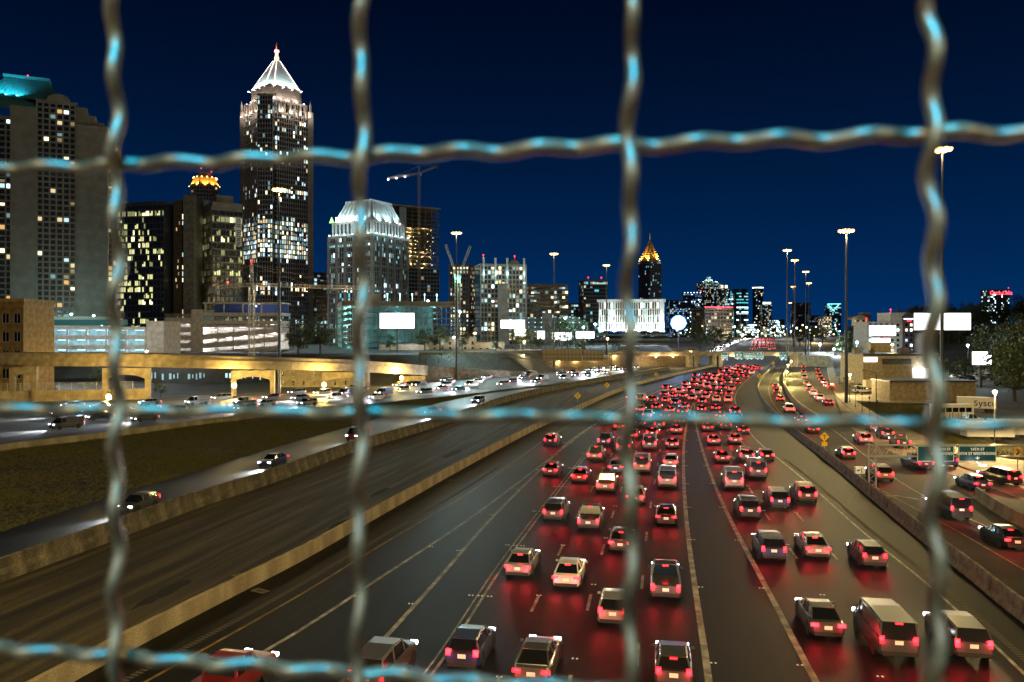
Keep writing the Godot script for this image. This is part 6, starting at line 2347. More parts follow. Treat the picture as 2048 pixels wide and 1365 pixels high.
	n = thing("basement_frame", "dark concrete frame with lit slots seen under the viaduct", "building", at(392, 668, 276) * Vector3(1, 0, 1) + Vector3(0, -0.4, 0), 0.0)
	b = MB.new()
	b.span(Vector3(-17, 0, -3), Vector3(24, 7.5, 0))
	part("wall", b, dark, n)
	for i in 30:
		if rng.randf() < 0.7:
			b = MB.new()
			b.box(Vector3(-15.5 + i * 1.3, rr(2.0, 2.6), 0.03), Vector3(rr(0.3, 0.8), rr(1.2, 2.2), 0.1))
			part("lit_slot", b, pick(pal(["cool_lo", "cool", "cool_lo", "cool_lo"])), n)

	# ---- billboards
	billboard(759, 829, 626, 658, 320, "large white billboard before the long garage", 40)
	billboard(1001, 1050, 640, 657.5, 400, "white billboard left of the smaller cluster", 26)
	billboard(1029, 1053, 659, 673, 385, "small white billboard tucked below its neighbour", 16)
	billboard(1074, 1090, 662, 679, 395, "narrow white billboard among the shrubs", 12)
	billboard(1103, 1144, 665, 681.5, 395, "white billboard above the overhead sign frame", 20)
	billboard(1151.5, 1189, 663, 677.5, 400, "rightmost white billboard of the small cluster", 20)
	billboard(1828, 1943, 626, 661, 300, "widest white billboard, before the hotel at the right", 60)
	billboard(1738, 1793, 650.5, 672.5, 330, "white billboard in front of the hotel's left wing", 26)
	billboard(1944, 1985, 703, 730, 250, "low white billboard over the car park at the right", 20)
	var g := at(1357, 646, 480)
	n = thing("glare_sign", "brilliant white sign shaped like its round glare, on a pole beside the columned building", "sign", Vector3(g.x, terrain(g.x, 480), g.z))
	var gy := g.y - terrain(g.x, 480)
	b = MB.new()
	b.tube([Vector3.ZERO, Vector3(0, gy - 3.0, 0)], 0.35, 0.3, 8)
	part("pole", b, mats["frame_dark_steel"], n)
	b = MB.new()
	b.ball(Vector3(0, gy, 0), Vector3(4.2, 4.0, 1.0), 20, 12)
	part("globe", b, glow("glare_white", Color(0.85, 0.93, 1.0), 5.0), n)  # glowing disc takes the round shape of the sign's glare
	var glare_ring := []
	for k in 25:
		glare_ring.append(Vector3(cos(TAU * k / 24) * 4.4, gy + sin(TAU * k / 24) * 4.2, 0.2))
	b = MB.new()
	b.tube(glare_ring, 0.4, 0.4, 6, false)
	part("rim", b, glow("glare_blue", Color(0.05, 0.25, 1.0), 3.0), n)  # blue glare around the sign, put in as a glowing ring
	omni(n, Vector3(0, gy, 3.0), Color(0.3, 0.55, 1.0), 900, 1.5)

	build_right_side()

func build_right_side() -> void:
	var glass: Material = mats["glass_dark"]
	var stone: Material = mats["pale_stone"]
	var grey: Material = mats["grey_concrete"]
	var n: Node3D
	var b := MB.new()
	# hotel
	var p := at(1800, 668, 420)
	n = thing("hotel", "pale hotel with a purple gabled stair tower behind the billboards", "building", Vector3(p.x, 6, p.z), 0.06, "buildings of the skyline")
	var hw := grained("hotel_render", Color(0.45, 0.43, 0.42), 0.85, 1.5, 11.0, 0.15)
	b = MB.new()
	b.span(Vector3(-18, 0, -14), Vector3(1.5, 17, 0))
	part("left_wing", b, hw, n)
	b = MB.new()
	b.span(Vector3(-4.8, 17, -14), Vector3(6.0, 21.8, -0.4))
	part("raised_block", b, hw, n)
	b = MB.new()
	b.span(Vector3(1.5, 0, -14), Vector3(7.5, 19.4, 0.8))
	part("stair_tower", b, grained("hotel_purple", Color(0.1, 0.07, 0.13), 0.8, 1.5, 11.0, 0.2), n)
	b = MB.new()
	b.quad(Vector3(1.0, 19.4, 1.0), Vector3(4.5, 22.2, 1.0), Vector3(4.5, 22.2, 1.0), Vector3(8.0, 19.4, 1.0))
	b.quad(Vector3(1.0, 19.4, 1.0), Vector3(1.0, 19.4, -10), Vector3(4.5, 22.2, -10), Vector3(4.5, 22.2, 1.0))
	b.quad(Vector3(4.5, 22.2, 1.0), Vector3(4.5, 22.2, -10), Vector3(8.0, 19.4, -10), Vector3(8.0, 19.4, 1.0))
	part("gable", b, mats["hotel_purple"], n)
	b = MB.new()
	b.span(Vector3(7.5, 0, -14), Vector3(16, 11, -2))
	part("right_wing", b, hw, n)
	for f in 6:
		for i in 6:
			b = MB.new()
			b.box(Vector3(-16 + i * 3.0, 1.8 + f * 2.7, 0.02), Vector3(1.3, 1.3, 0.12))
			part("window", b, pick(pal(["cool_hi", "warm"])) if rng.randf() < 0.22 else glass, n)
		for i in 2:
			b = MB.new()
			b.box(Vector3(3.2 + i * 2.6, 1.8 + f * 2.7, 0.82), Vector3(1.2, 1.4, 0.12))
			part("window", b, pick(pal(["cool_hi", "cool", "warm_hi"])) if rng.randf() < 0.6 else glass, n)
	b = MB.new()
	for i in 9:
		b.box(Vector3(2.0 + i * 0.6, 18.4, 0.9), Vector3(0.42, 0.6, 0.12))
	part("sign_letters", b, mats["sign_letters_white"], n)
	b = MB.new()
	for i in 5:
		b.box(Vector3(3.7 + i * 0.5, 17.4, 0.9), Vector3(0.36, 0.5, 0.12))
	part("sign_letters", b, mats["neon_red"], n)
	red_light(n, Vector3(-4.4, 23.4, -1), 0.4)
	red_light(n, Vector3(-17.6, 18.6, -1), 0.4)
	omni(n, Vector3(-8, 1.5, 8), Color(0.75, 0.9, 1.0), 60, 0.4)
	# warehouse
	p = gp(1800, 770)
	n = thing("warehouse", "tan flat roofed warehouse with a dark panel and small lit sign", "building", Vector3(p.x, 0, p.z), 0.0)
	var tan_w := grained("warehouse_metal", Color(0.4, 0.34, 0.24), 0.8, 1.1, 7.0, 0.2)
	var m := -p.z / K
	b = MB.new()
	b.span(Vector3(-73 * m, -0.4, -18), Vector3(60 * m, 9.4, 0))
	part("wall", b, tan_w, n)
	b = MB.new()
	b.span(Vector3(-74 * m, 9.4, -18.2), Vector3(61 * m, 10.1, 0.3))
	part("roof_edge", b, mats["dark_cladding"], n)
	b = MB.new()
	b.span(Vector3(-35 * m, 6.6, 0), Vector3(23 * m, 8.5, 0.12))
	part("dark_panel", b, mats["dark_cladding"], n)
	b = MB.new()
	for i in 30:
		b.box(Vector3(-34 * m + i * 0.32, 3.2, 0.05), Vector3(0.06, 6.4, 0.1))
	part("door_ribs", b, tan_w, n)
	b = MB.new()
	b.span(Vector3(-72 * m, 7.4, 0.02), Vector3(-45 * m, 9.0, 0.16))
	part("lit_sign", b, glow("shop_sign_pink", Color(1.0, 0.85, 0.85), 1.6), n)
	b = MB.new()
	b.span(Vector3(25 * m, 0.5, 0.02), Vector3(58 * m, 5.5, 0.1))
	part("loading_wall", b, mat("loading_white", Color(0.7, 0.7, 0.68), 0.8), n)
	omni(n, Vector3(40 * m, 5.2, 2.0), Color(0.9, 0.97, 1.0), 22, 0.2)
	b = MB.new()
	b.box(Vector3(40 * m, 5.8, 0.5), Vector3(0.6, 0.3, 0.6))
	part("wall_lamp", b, mats["sign_lamp_white"], n)
	p = at(1762, 681, 320)
	n = thing("shop_sign", "long white lit shop sign on the roof before the hotel", "sign", Vector3(p.x, terrain(p.x, 320), p.z))
	var sy := p.y - n.position.y
	b = MB.new()
	b.box(Vector3(0, sy, 0), Vector3(7.4, 1.8, 0.4))
	part("panel", b, glow("shop_sign_white", Color(0.85, 0.93, 1.0), 2.4), n)
	b = MB.new()
	b.box(Vector3(1.6, sy + 0.7, 0.22), Vector3(3.6, 0.35, 0.06))
	part("stripe", b, mats["neon_red"], n)
	b = MB.new()
	b.box(Vector3(-1.2, sy, 0.22), Vector3(0.7, 0.4, 0.06))
	part("mark", b, mats["sign_black"], n)
	b = MB.new()
	b.span(Vector3(-4, 0, -3), Vector3(4, sy - 1.0, 0.1))
	part("sign_base", b, tan_w, n)
	# plant on the warehouse roof
	var wh := get_node("warehouse")
	for e in [[-12.0, -5.0, 2.2], [-5.0, -9.0, 1.6], [3.0, -4.0, 2.6], [7.5, -8.0, 1.4]]:
		b = MB.new()
		b.box(Vector3(e[0], 10.1 + e[2] * 0.35, e[1]), Vector3(e[2], e[2] * 0.7, e[2] * 0.8))
		var unit := part("roof_unit", b, grey, wh)
		b = MB.new()
		b.tube([Vector3(e[0], 10.1 + e[2] * 0.7, e[1]), Vector3(e[0], 10.5 + e[2] * 0.7, e[1])], 0.35, 0.35, 8)
		part("fan", b, mats["dark_cladding"], unit)
	# low tan building in front
	p = gp(1868, 801)
	n = thing("low_tan_building", "long low tan wall building beside the grass lot", "building", Vector3(p.x, 0, p.z), 0.0)
	m = -p.z / K
	b = MB.new()
	b.span(Vector3(-88 * m, -0.4, -10), Vector3(84 * m, 4.5, 0))
	part("wall", b, grained("tan_block", Color(0.34, 0.28, 0.19), 0.9, 0.8, 6.0, 0.25), n)
	b = MB.new()
	b.span(Vector3(-89 * m, 4.5, -10.2), Vector3(85 * m, 4.9, 0.2))
	part("roof_edge", b, mats["dark_cladding"], n)
	for i in 4:
		b = MB.new()
		b.box(Vector3(-80 * m + i * 5.0, 2.2, 0.06), Vector3(0.4, 4.4, 0.14))
		part("pilaster", b, mats["tan_block"], n)
	p = gp(1762, 779)
	n = thing("white_container", "pale container standing before the warehouse", "container", Vector3(p.x, 0, p.z), 0.0)
	b = MB.new()
	b.span(Vector3(-4.4, 0.1, -2.4), Vector3(4.4, 2.7, 0))
	part("box", b, mat("container_paint", Color(0.6, 0.53, 0.4), 0.7), n)
	b = MB.new()
	for i in 20:
		b.box(Vector3(-4.2 + i * 0.44, 1.4, 0.03), Vector3(0.16, 2.4, 0.08))
	part("ribs", b, mats["container_paint"], n)
	# black posts along the sidewalk
	var where := ["farthest from the camera", "second farthest", "third farthest", "before the parked cars", "past the parked cars", "fourth nearest", "third nearest", "second nearest", "nearest the camera"]
	var k := 0
	for e in [[1669, 757], [1675, 770], [1684, 784], [1695, 806], [1706, 816], [1719, 826], [1733, 836], [1749, 847], [1772, 862]]:
		var o := thing("path_lamp_post", "short black unlit lamp post on the sidewalk, " + where[k], "lamp post", gp(e[0], e[1]) + Vector3(0.6, 0.12, 0), 0.0, "black posts along the sidewalk")
		k += 1
		b = MB.new()
		b.tube([Vector3.ZERO, Vector3(0, 0.5, 0)], 0.14, 0.1, 8)
		part("base", b, mats["mast_steel"], o)
		b = MB.new()
		b.tube([Vector3(0, 0.5, 0), Vector3(0, 3.6, 0)], 0.07, 0.05, 8)
		part("pole", b, mats["mast_steel"], o)
		b = MB.new()
		b.tube([Vector3(0, 3.6, 0), Vector3(0, 4.1, 0)], 0.14, 0.2, 8)
		part("lantern", b, mats["mast_steel"], o)
	n = thing("arm_lamp", "dark lamp post with a long arm over the grass lot", "street lamp", gp(1753, 829))
	b = MB.new()
	b.tube([Vector3.ZERO, Vector3(0, 8.6, 0)], 0.14, 0.09, 8)
	part("pole", b, mats["mast_steel"], n)
	b = MB.new()
	b.tube([Vector3(0, 8.4, 0), Vector3(-1.2, 8.9, 0), Vector3(-2.4, 9.1, 0)], 0.06, 0.05, 6)
	part("arm", b, mats["mast_steel"], n)
	b = MB.new()
	b.ball(Vector3(-2.6, 9.1, 0), Vector3(0.4, 0.13, 0.2))
	part("head", b, mats["mast_steel"], n)
	# traffic signal at the crossing
	for e in [[1692, 703, 430, "traffic signal showing red right of the crossing"], [1656, 706, 440, "traffic signal showing green over the crossing"]]:
		var w := at(e[0], e[1], e[2])
		var y0 := terrain(w.x, e[2])
		n = thing("traffic_signal", e[3], "traffic signal", Vector3(w.x, y0, w.z))
		b = MB.new()
		b.tube([Vector3(1.5, 0, 0), Vector3(1.5, w.y - y0 + 0.4, 0), Vector3(0, w.y - y0 + 0.6, 0)], 0.1, 0.07, 7)
		part("pole", b, mats["mast_steel"], n)
		b = MB.new()
		b.box(Vector3(0, w.y - y0, 0), Vector3(0.5, 1.3, 0.3))
		part("housing", b, mats["mast_steel"], n)
		b = MB.new()
		b.ball(Vector3(0, w.y - y0 + (0.4 if e[0] == 1692 else -0.4), 0.2), Vector3(0.35, 0.35, 0.15))
		part("lens", b, mats["aviation_red"] if e[0] == 1692 else glow("signal_green", Color(0.1, 1.0, 0.7), 4.0), n)

# ---------------------------------------------------------------- vehicles
const PAINTS := [["black", Color(0.012, 0.012, 0.014)], ["dark grey", Color(0.05, 0.052, 0.056)], ["silver", Color(0.2, 0.205, 0.21)], ["white", Color(0.52, 0.52, 0.5)], ["dark red", Color(0.16, 0.012, 0.014)], ["dark blue", Color(0.012, 0.025, 0.09)], ["beige", Color(0.16, 0.13, 0.09)]]
# length, width, lower body [t, bottom, top, half width], cabin [t, base, top, half base, half top], lamp height
const CARS := {
	"sedan": [4.75, [[0.0, 0.42, 0.82, 0.74], [0.03, 0.27, 0.98, 0.85], [0.16, 0.2, 1.02, 0.9], [0.5, 0.19, 0.97, 0.91], [0.8, 0.2, 0.92, 0.9], [0.95, 0.25, 0.8, 0.84], [1.0, 0.36, 0.66, 0.7]], [[0.1, 1.0, 1.03, 0.76, 0.68], [0.26, 1.0, 1.4, 0.8, 0.6], [0.4, 0.99, 1.47, 0.81, 0.6], [0.56, 0.97, 1.42, 0.8, 0.62], [0.74, 0.93, 0.98, 0.79, 0.7]], 0.84],
	"hatchback": [4.15, [[0.0, 0.4, 0.9, 0.76], [0.03, 0.26, 1.0, 0.85], [0.16, 0.2, 1.02, 0.88], [0.5, 0.19, 0.99, 0.89], [0.8, 0.2, 0.95, 0.88], [0.95, 0.25, 0.82, 0.82], [1.0, 0.36, 0.68, 0.68]], [[0.02, 1.0, 1.06, 0.76, 0.7], [0.12, 1.0, 1.46, 0.8, 0.62], [0.4, 0.99, 1.53, 0.81, 0.62], [0.58, 0.98, 1.46, 0.8, 0.63], [0.76, 0.95, 1.0, 0.79, 0.7]], 0.92],
	"SUV": [4.8, [[0.0, 0.5, 1.05, 0.82], [0.03, 0.36, 1.15, 0.92], [0.16, 0.3, 1.17, 0.95], [0.5, 0.29, 1.14, 0.96], [0.8, 0.3, 1.1, 0.95], [0.95, 0.34, 0.98, 0.9], [1.0, 0.45, 0.84, 0.78]], [[0.01, 1.14, 1.2, 0.84, 0.78], [0.07, 1.14, 1.68, 0.86, 0.7], [0.4, 1.13, 1.77, 0.87, 0.7], [0.6, 1.12, 1.7, 0.86, 0.7], [0.76, 1.09, 1.14, 0.85, 0.76]], 1.02],
	"pickup": [5.5, [[0.0, 0.55, 1.1, 0.86], [0.02, 0.42, 1.12, 0.94], [0.16, 0.34, 1.13, 0.97], [0.5, 0.32, 1.12, 0.97], [0.8, 0.34, 1.12, 0.96], [0.96, 0.38, 1.02, 0.92], [1.0, 0.5, 0.86, 0.82]], [[0.38, 1.1, 1.14, 0.86, 0.8], [0.41, 1.1, 1.76, 0.87, 0.72], [0.55, 1.1, 1.82, 0.88, 0.72], [0.63, 1.1, 1.74, 0.87, 0.72], [0.75, 1.1, 1.15, 0.86, 0.78]], 0.98],
	"van": [5.3, [[0.0, 0.45, 1.15, 0.86], [0.02, 0.36, 1.22, 0.96], [0.16, 0.3, 1.22, 0.98], [0.5, 0.3, 1.2, 0.98], [0.82, 0.3, 1.18, 0.97], [0.96, 0.34, 1.04, 0.92], [1.0, 0.45, 0.86, 0.82]], [[0.005, 1.2, 1.26, 0.92, 0.88], [0.02, 1.2, 2.02, 0.93, 0.82], [0.45, 1.2, 2.1, 0.94, 0.82], [0.74, 1.18, 1.98, 0.93, 0.82], [0.9, 1.15, 1.2, 0.9, 0.84]], 1.15],
}

func loft(b: MB, rows: Array) -> void:
	for i in rows.size() - 1:
		var k: int = rows[i].size()
		for j in k:
			var j2 := (j + 1) % k
			b.quad(rows[i][j], rows[i][j2], rows[i + 1][j2], rows[i + 1][j])
	for e in [0, rows.size() - 1]:
		for j in range(1, rows[e].size() - 1):
			if e == 0:
				b.tri(rows[e][0], rows[e][j + 1], rows[e][j])
			else:
				b.tri(rows[e][0], rows[e][j], rows[e][j + 1])

# a car pointing to -Z, its base at the middle of its wheels
func car_meshes(kind: String) -> Dictionary:
	if shared.has("car_" + kind):
		return shared["car_" + kind]
	var spec: Array = CARS[kind]
	var l: float = spec[0]
	var zt := func(t: float) -> float: return l * 0.5 - t * l
	var rows := []
	for s in spec[1]:
		var z: float = zt.call(s[0])
		var hw: float = s[3]
		var yb: float = s[1]
		var yt: float = s[2]
		rows.append([Vector3(-hw * 0.9, yb, z), Vector3(-hw, yb + 0.1, z), Vector3(-hw, lerpf(yb, yt, 0.62), z), Vector3(-hw * 0.965, yt - 0.06, z), Vector3(-hw * 0.86, yt, z), Vector3(hw * 0.86, yt, z), Vector3(hw * 0.965, yt - 0.06, z), Vector3(hw, lerpf(yb, yt, 0.62), z), Vector3(hw, yb + 0.1, z), Vector3(hw * 0.9, yb, z)])
	var body := MB.new()
	loft(body, rows)
	# roof skin and pillars over the glass
	var roof := []
	var cab := []
	for s in spec[2]:
		var z: float = zt.call(s[0])
		cab.append([Vector3(-s[3], s[1] - 0.03, z), Vector3(-s[4], s[2], z), Vector3(s[4], s[2], z), Vector3(s[3], s[1] - 0.03, z)])
	var c: Array = spec[2]
	for i in range(1, c.size() - 1):
		var z: float = zt.call(c[i][0])
		roof.append([Vector3(-c[i][4] - 0.04, c[i][2] - 0.05, z), Vector3(-c[i][4] + 0.04, c[i][2] + 0.025, z), Vector3(c[i][4] - 0.04, c[i][2] + 0.025, z), Vector3(c[i][4] + 0.04, c[i][2] - 0.05, z)])
	loft(body, roof)
	for s in [-1, 1]:
		for i in c.size() - 1:
			if i in [0, 1, c.size() - 2]:
				body.bar(Vector3(s * c[i][3], c[i][1] - 0.02, zt.call(c[i][0])) if i != 1 else Vector3(s * c[1][3], c[1][1] - 0.02, zt.call(lerpf(c[1][0], c[3][0], 0.45))), Vector3(s * c[1][4], c[1][2], zt.call(c[1][0])) if i == 0 else (Vector3(s * c[2][4], c[2][2], zt.call(lerpf(c[1][0], c[3][0], 0.5))) if i == 1 else Vector3(s * c[-2][4], c[-2][2], zt.call(c[-2][0]))), 0.07, 0.09)
	if kind == "van":
		body.span(Vector3(-0.93, 1.2, zt.call(0.02)), Vector3(0.93, 2.0, zt.call(0.6)))
	for s in [-1, 1]:
		body.box(Vector3(s * (spec[1][3][3] + 0.09), spec[2][3][1] + 0.04, zt.call(0.7)), Vector3(0.16, 0.12, 0.09))
	var glass := MB.new()
	loft(glass, cab)
	var wheel := MB.new()
	wheel.tube([Vector3(-0.11, 0, 0), Vector3(0.11, 0, 0)], 0.34, 0.34, 14)
	var rim := MB.new()
	rim.tube([Vector3(-0.125, 0, 0), Vector3(0.125, 0, 0)], 0.2, 0.2, 10)
	var h: float = spec[3]
	var w0: float = spec[1][1][3]
	var tail := MB.new()
	if kind in ["SUV", "van", "pickup"]:
		tail.box(Vector3(0, 0, 0), Vector3(0.2, 0.4, 0.12))
	elif kind == "hatchback":
		tail.box(Vector3(0, 0.04, 0), Vector3(0.24, 0.28, 0.12))
	else:
		tail.box(Vector3.ZERO, Vector3(0.4, 0.16, 0.12))
	var trim := MB.new()
	trim.box(Vector3(0, spec[1][1][1] + 0.12, l * 0.5 - 0.02), Vector3(spec[1][1][3] * 1.7, 0.2, 0.14))
	trim.box(Vector3(0, spec[1][5][1] + 0.1, -l * 0.5 + 0.06), Vector3(spec[1][5][3] * 1.6, 0.2, 0.14))
	for s in [-1, 1]:
		trim.box(Vector3(s * spec[1][3][3], spec[1][3][1] + 0.08, 0), Vector3(0.05, 0.14, l * 0.4))
		for z in [l * 0.29, -l * 0.31]:
			trim.tube([Vector3(s * (spec[1][3][3] - 0.03), 0.36, z), Vector3(s * (spec[1][3][3] + 0.012), 0.36, z)], 0.42, 0.42, 14)
	var stop := MB.new()
	stop.box(Vector3(0, spec[2][1][2] - 0.03, l * 0.5 - spec[2][1][0] * l + 0.1), Vector3(0.34, 0.05, 0.06))
	var head := MB.new()
	head.box(Vector3.ZERO, Vector3(0.34, 0.15, 0.16))
	shared["car_" + kind] = {"l": l, "body": body.smooth() if false else body.mesh(), "glass": glass.mesh(), "wheel": wheel.mesh(), "rim": rim.mesh(), "tail": tail.mesh(), "trim": trim.mesh(), "stop": stop.mesh(), "head": head.mesh(), "h": h, "w": w0, "hub": spec[1][3][3] - 0.12, "head_h": spec[1][5][2] - 0.12}
	return shared["car_" + kind]

func paint(i: int) -> StandardMaterial3D:
	var m := mat("car_paint_%d" % i, PAINTS[i][1], 0.35, 0.1)
	m.clearcoat_enabled = true
	m.clearcoat = 0.6
	m.clearcoat_roughness = 0.12
	return m

func car(kind: String, color: int, where: Vector3, dir: Vector3, label: String, group: String, lamps: String, near: bool, light: float) -> Node3D:
	var q := car_meshes(kind)
	var o := thing("car" if kind in ["sedan", "hatchback"] else kind.to_lower(), label, "car" if kind != "van" and kind != "pickup" else kind, where, atan2(-dir.x, -dir.z), group)
	part("body", q.body, paint(color), o)
	part("windows", q.glass, mat("car_glass", Color(0.008, 0.009, 0.011), 0.12), o)
	var l: float = q.l
	if near:
		part("bumper_trim", q.trim, mat("car_plastic", Color(0.012, 0.012, 0.012), 0.7), o)
		if lamps == "red" and rng.randf() < 0.6:
			part("brake_light", q.stop, glow("brake_lamp_red", Color(1.0, 0.01, 0.014), 9.0), o)
		for s in [-1, 1]:
			for z in [l * 0.29, -l * 0.31]:
				var wh := part("wheel", q.wheel, mat("tyre_rubber", Color(0.015, 0.015, 0.015), 0.9), o, Vector3(s * q.hub, 0.34, z))
				part("rim", q.rim, mat("rim_alloy", Color(0.4, 0.4, 0.4), 0.35, 0.8), wh)
	for s in [-1, 1]:
		part("tail_light", q.tail, glow("tail_lamp_%d" % (int(where.x) % 3), Color(1.0, 0.01, 0.014), [8.0, 5.0, 11.0][absi(int(where.x) % 3)]) if lamps != "off" else mat("tail_lens", Color(0.2, 0.01, 0.01), 0.3), o, Vector3(s * (q.w - 0.16), q.h, l * 0.5 - 0.06))
		part("headlight", q.head, glow("head_lamp_white", Color(0.86, 0.93, 1.0), 14.0) if lamps != "off" else mat("head_lens", Color(0.5, 0.5, 0.5), 0.2), o, Vector3(s * (q.w - 0.2), q.head_h, -l * 0.5 + 0.1))
	if near:
		var b := MB.new()
		b.box(Vector3(0, q.h - 0.12, l * 0.5 + 0.005), Vector3(0.4, 0.2, 0.03))
		part("number_plate", b, mats["sign_white"], o)
	if lamps == "red" and light > 0.0:
		for s in [-1, 1]:
			omni(o, Vector3(s * (q.w - 0.16), q.h, l * 0.5 + 0.16), Color(1.0, 0.03, 0.05), light, 0.12)
		spot(o, Vector3(0, q.head_h, -l * 0.5 - 0.25), Vector3(0, -0.4, -l * 0.5 - 18), Color(1.0, 0.94, 0.82), light * 9.0, 26, 0.15)
	if lamps == "white" and light > 0.0:
		spot(o, Vector3(0, q.head_h, -l * 0.5 - 0.25), Vector3(0, -0.5, -l * 0.5 - 20), Color(0.86, 0.93, 1.0), light, 30, 0.15)
		spot(o, Vector3(0, q.head_h + 0.05, -l * 0.5 - 0.3), Vector3(0, 0.7, -l * 0.5 - 30), Color(0.86, 0.93, 1.0), light * 0.25, 60, 0.15)
	return o

func x_at(p: Array, d: float) -> float:
	for i in p.size() - 1:
		if -p[i].z <= d and -p[i + 1].z >= d:
			return lerpf(p[i].x, p[i + 1].x, (d + p[i].z) / maxf(0.0001, p[i].z - p[i + 1].z))
	return NAN

func ordinal(k: int) -> String:
	var w := ["first", "second", "third", "fourth", "fifth", "sixth", "seventh", "eighth", "ninth", "tenth", "eleventh", "twelfth", "thirteenth", "fourteenth", "fifteenth", "sixteenth", "seventeenth", "eighteenth", "nineteenth", "twentieth"]
	return w[k] if k < 20 else ["twenty-first", "twenty-second", "twenty-third", "twenty-fourth", "twenty-fifth", "twenty-sixth", "twenty-seventh", "twenty-eighth", "twenty-ninth", "thirtieth", "thirty-first", "thirty-second", "thirty-third", "thirty-fourth", "thirty-fifth", "thirty-sixth"][mini(k - 20, 15)]

const COMMON := [0, 0, 0, 1, 1, 1, 1, 2, 2, 3, 4, 5, 5, 6]
const KINDS := ["sedan", "sedan", "SUV", "SUV", "hatchback", "pickup", "van", "sedan", "SUV"]
func build_traffic() -> void:
	lane_ref("gore_mid", [[1560, 1440], [1520, 1330], [1469, 1200], [1418, 1060], [1396, 960], [1384, 880]], 0.67)
	var lanes := [
		["yellow_edge", "buffer_right", 48.0, 90.0, "leftmost lane by the median barrier"],
		["buffer_right", "double_line", 30.0, 60.0, "lane left of the double white line"],
		["double_line", "dash_a", 10.5, 19.0, "lane right of the double white line"],
		["dash_a", "dash_b", 9.5, 16.0, "second lane right of the double line"],
		["dash_b", "dash_c", 10.5, 18.0, "second lane left of the gore"],
		["dash_c", "gore_left", 10.5, 19.0, "lane along the left of the gore"],
		["gore_right", "dash_d", 10.5, 18.0, "lane along the right of the gore"],
		["dash_d", "dash_e", 10.5, 18.0, "middle lane right of the gore"],
		["dash_e", "right_edge", 14.0, 30.0, "rightmost freeway lane"]]
	for e in lanes:
		var d := rr(36, 47)
		var k := 0
		while d < 400.0:
			var d2 := d + 1.5
			var pos := []
			for q in [d, d2]:
				var a := x_at(line[e[0]], q)
				var b := x_at(line[e[1]], q)
				if e[0] == "gore_right" and (is_nan(a) or q > 180): a = x_at(line.gore_mid, q)
				if e[1] == "gore_left" and (is_nan(b) or q > 180): b = x_at(line.gore_mid, q)
				pos.append(Vector3((a + b) * 0.5, rise(q) + 0.01, -q))
			var dir: Vector3 = (pos[1] - pos[0]).normalized()
			var kind: String = pick(KINDS)
			var col: int = pick(COMMON)
			car(kind, col, pos[0] + Vector3(rr(-0.25, 0.25), 0, 0), dir, "%s %s, %s from the bridge in the %s" % [PAINTS[col][0], kind, ordinal(k), e[4]], "cars driving away on the freeway", "red", d < 210, 1.1 if d < 150 else (0.8 if k % 2 == 0 else 0.0))
			k += 1
			var grow := 1.0 + maxf(0.0, d - 140.0) / 300.0
			d += (rr(e[2], e[3]) + 1.0) * grow
	# far up the rise
	for j in 6:
		var d := 575.0 + rr(0, 20)
		var k := 0
		while d < 860.0 and k < 6:
			var u := (j + 0.5) / 6.0
			var p := []
			for q in [d, d + 3.0]:
				p.append(Vector3(lerpf(x_at(line.yellow_edge, q), x_at(line.right_edge, q), u), rise(q) + 0.01, -q))
			var col: int = pick(COMMON)
			car("SUV", col, p[0], (p[1] - p[0]).normalized(), "%s car beyond the overbridge, %s in the %s lane from the left" % [PAINTS[col][0], ordinal(k), ordinal(j)], "cars beyond the overbridge", "red", false, 0.0)
			k += 1
			d += rr(34, 62)
	# oncoming
	var fa := even(line.white_far, 300)
	var ne := even(line.white_near, 300)
	for j in 5:
		var u := 0.14 + j * 0.165
		var lane := []
		for i in 301:
			lane.append(fa[i].lerp(ne[i], u))
		var s := 40.0 + rr(0, 16)
		var k := 0
		var total := path_length(lane)
		while s < total * 0.86:
			var w := along(lane, s)
			var d: float = -w[0].z
			var scr: float = w[0].x / d * K + 1024.0
			if scr > -60 and d < 880 and not (d > 400 and d < 560):
				var kind: String = pick(KINDS)
				var col: int = pick(COMMON)
				car(kind, col, w[0] + Vector3(0, 0.02, 0), -w[1], "%s %s, %s oncoming car in the %s lane from the wall" % [PAINTS[col][0], kind, ordinal(k), ordinal(j)], "oncoming cars", "white", d < 190, 340.0 if k % 2 == 0 or d < 200 else 0.0)
				k += 1
			s += rr(13, 23) * (1.0 + maxf(0.0, d - 200.0) / 200.0)
	# narrow ramp, collector road, exit road
	var ra := even(line.grass_near, 100)
	var rb := even(line.wall_base.slice(0, line.wall_base.size() - 18), 100)
	var rl := []
	for i in 101:
		rl.append(ra[i].lerp(rb[i], 0.55))
	var spots := [[rl, [32.0, 58.0, 83.0, 120.0, 150.0], "white", "on the narrow ramp beside the stained wall"]]
	var ca := even(line.collector_yellow, 200)
	var cb := even(line.collector_mid, 200)
	var c1 := []
	for q in line.collector_yellow:
		c1.append(q)
	var lane1 := shifted(line.collector_yellow, 1.9)
	var lane2 := shifted(line.collector_right, -2.0)
	spots.append([lane1, [24.0, 34.0, 52.0, 68.0, 96.0, 110.0, 131.0, 160.0, 186.0, 210.0], "red", "in the left collector lane"])
	spots.append([lane2, [26.0, 39.0, 61.0], "red", "in the right collector lane"])
	var e1 := []
	var e2 := []
	var ea := even(line.exit_left, 120)
	var eb := even(line.exit_right.slice(int(line.exit_right.size() * 0.42)), 120)
	for i in 121:
		e1.append(ea[i].lerp(eb[i], 0.3))
		e2.append(ea[i].lerp(eb[i], 0.68))
	var le := path_length(e1)
	spots.append([e1, [10.0, 22.0, 38.0, 58.0, 84.0, 120.0, 165.0, 220.0, 262.0], "red", "in the left lane of the exit road"])
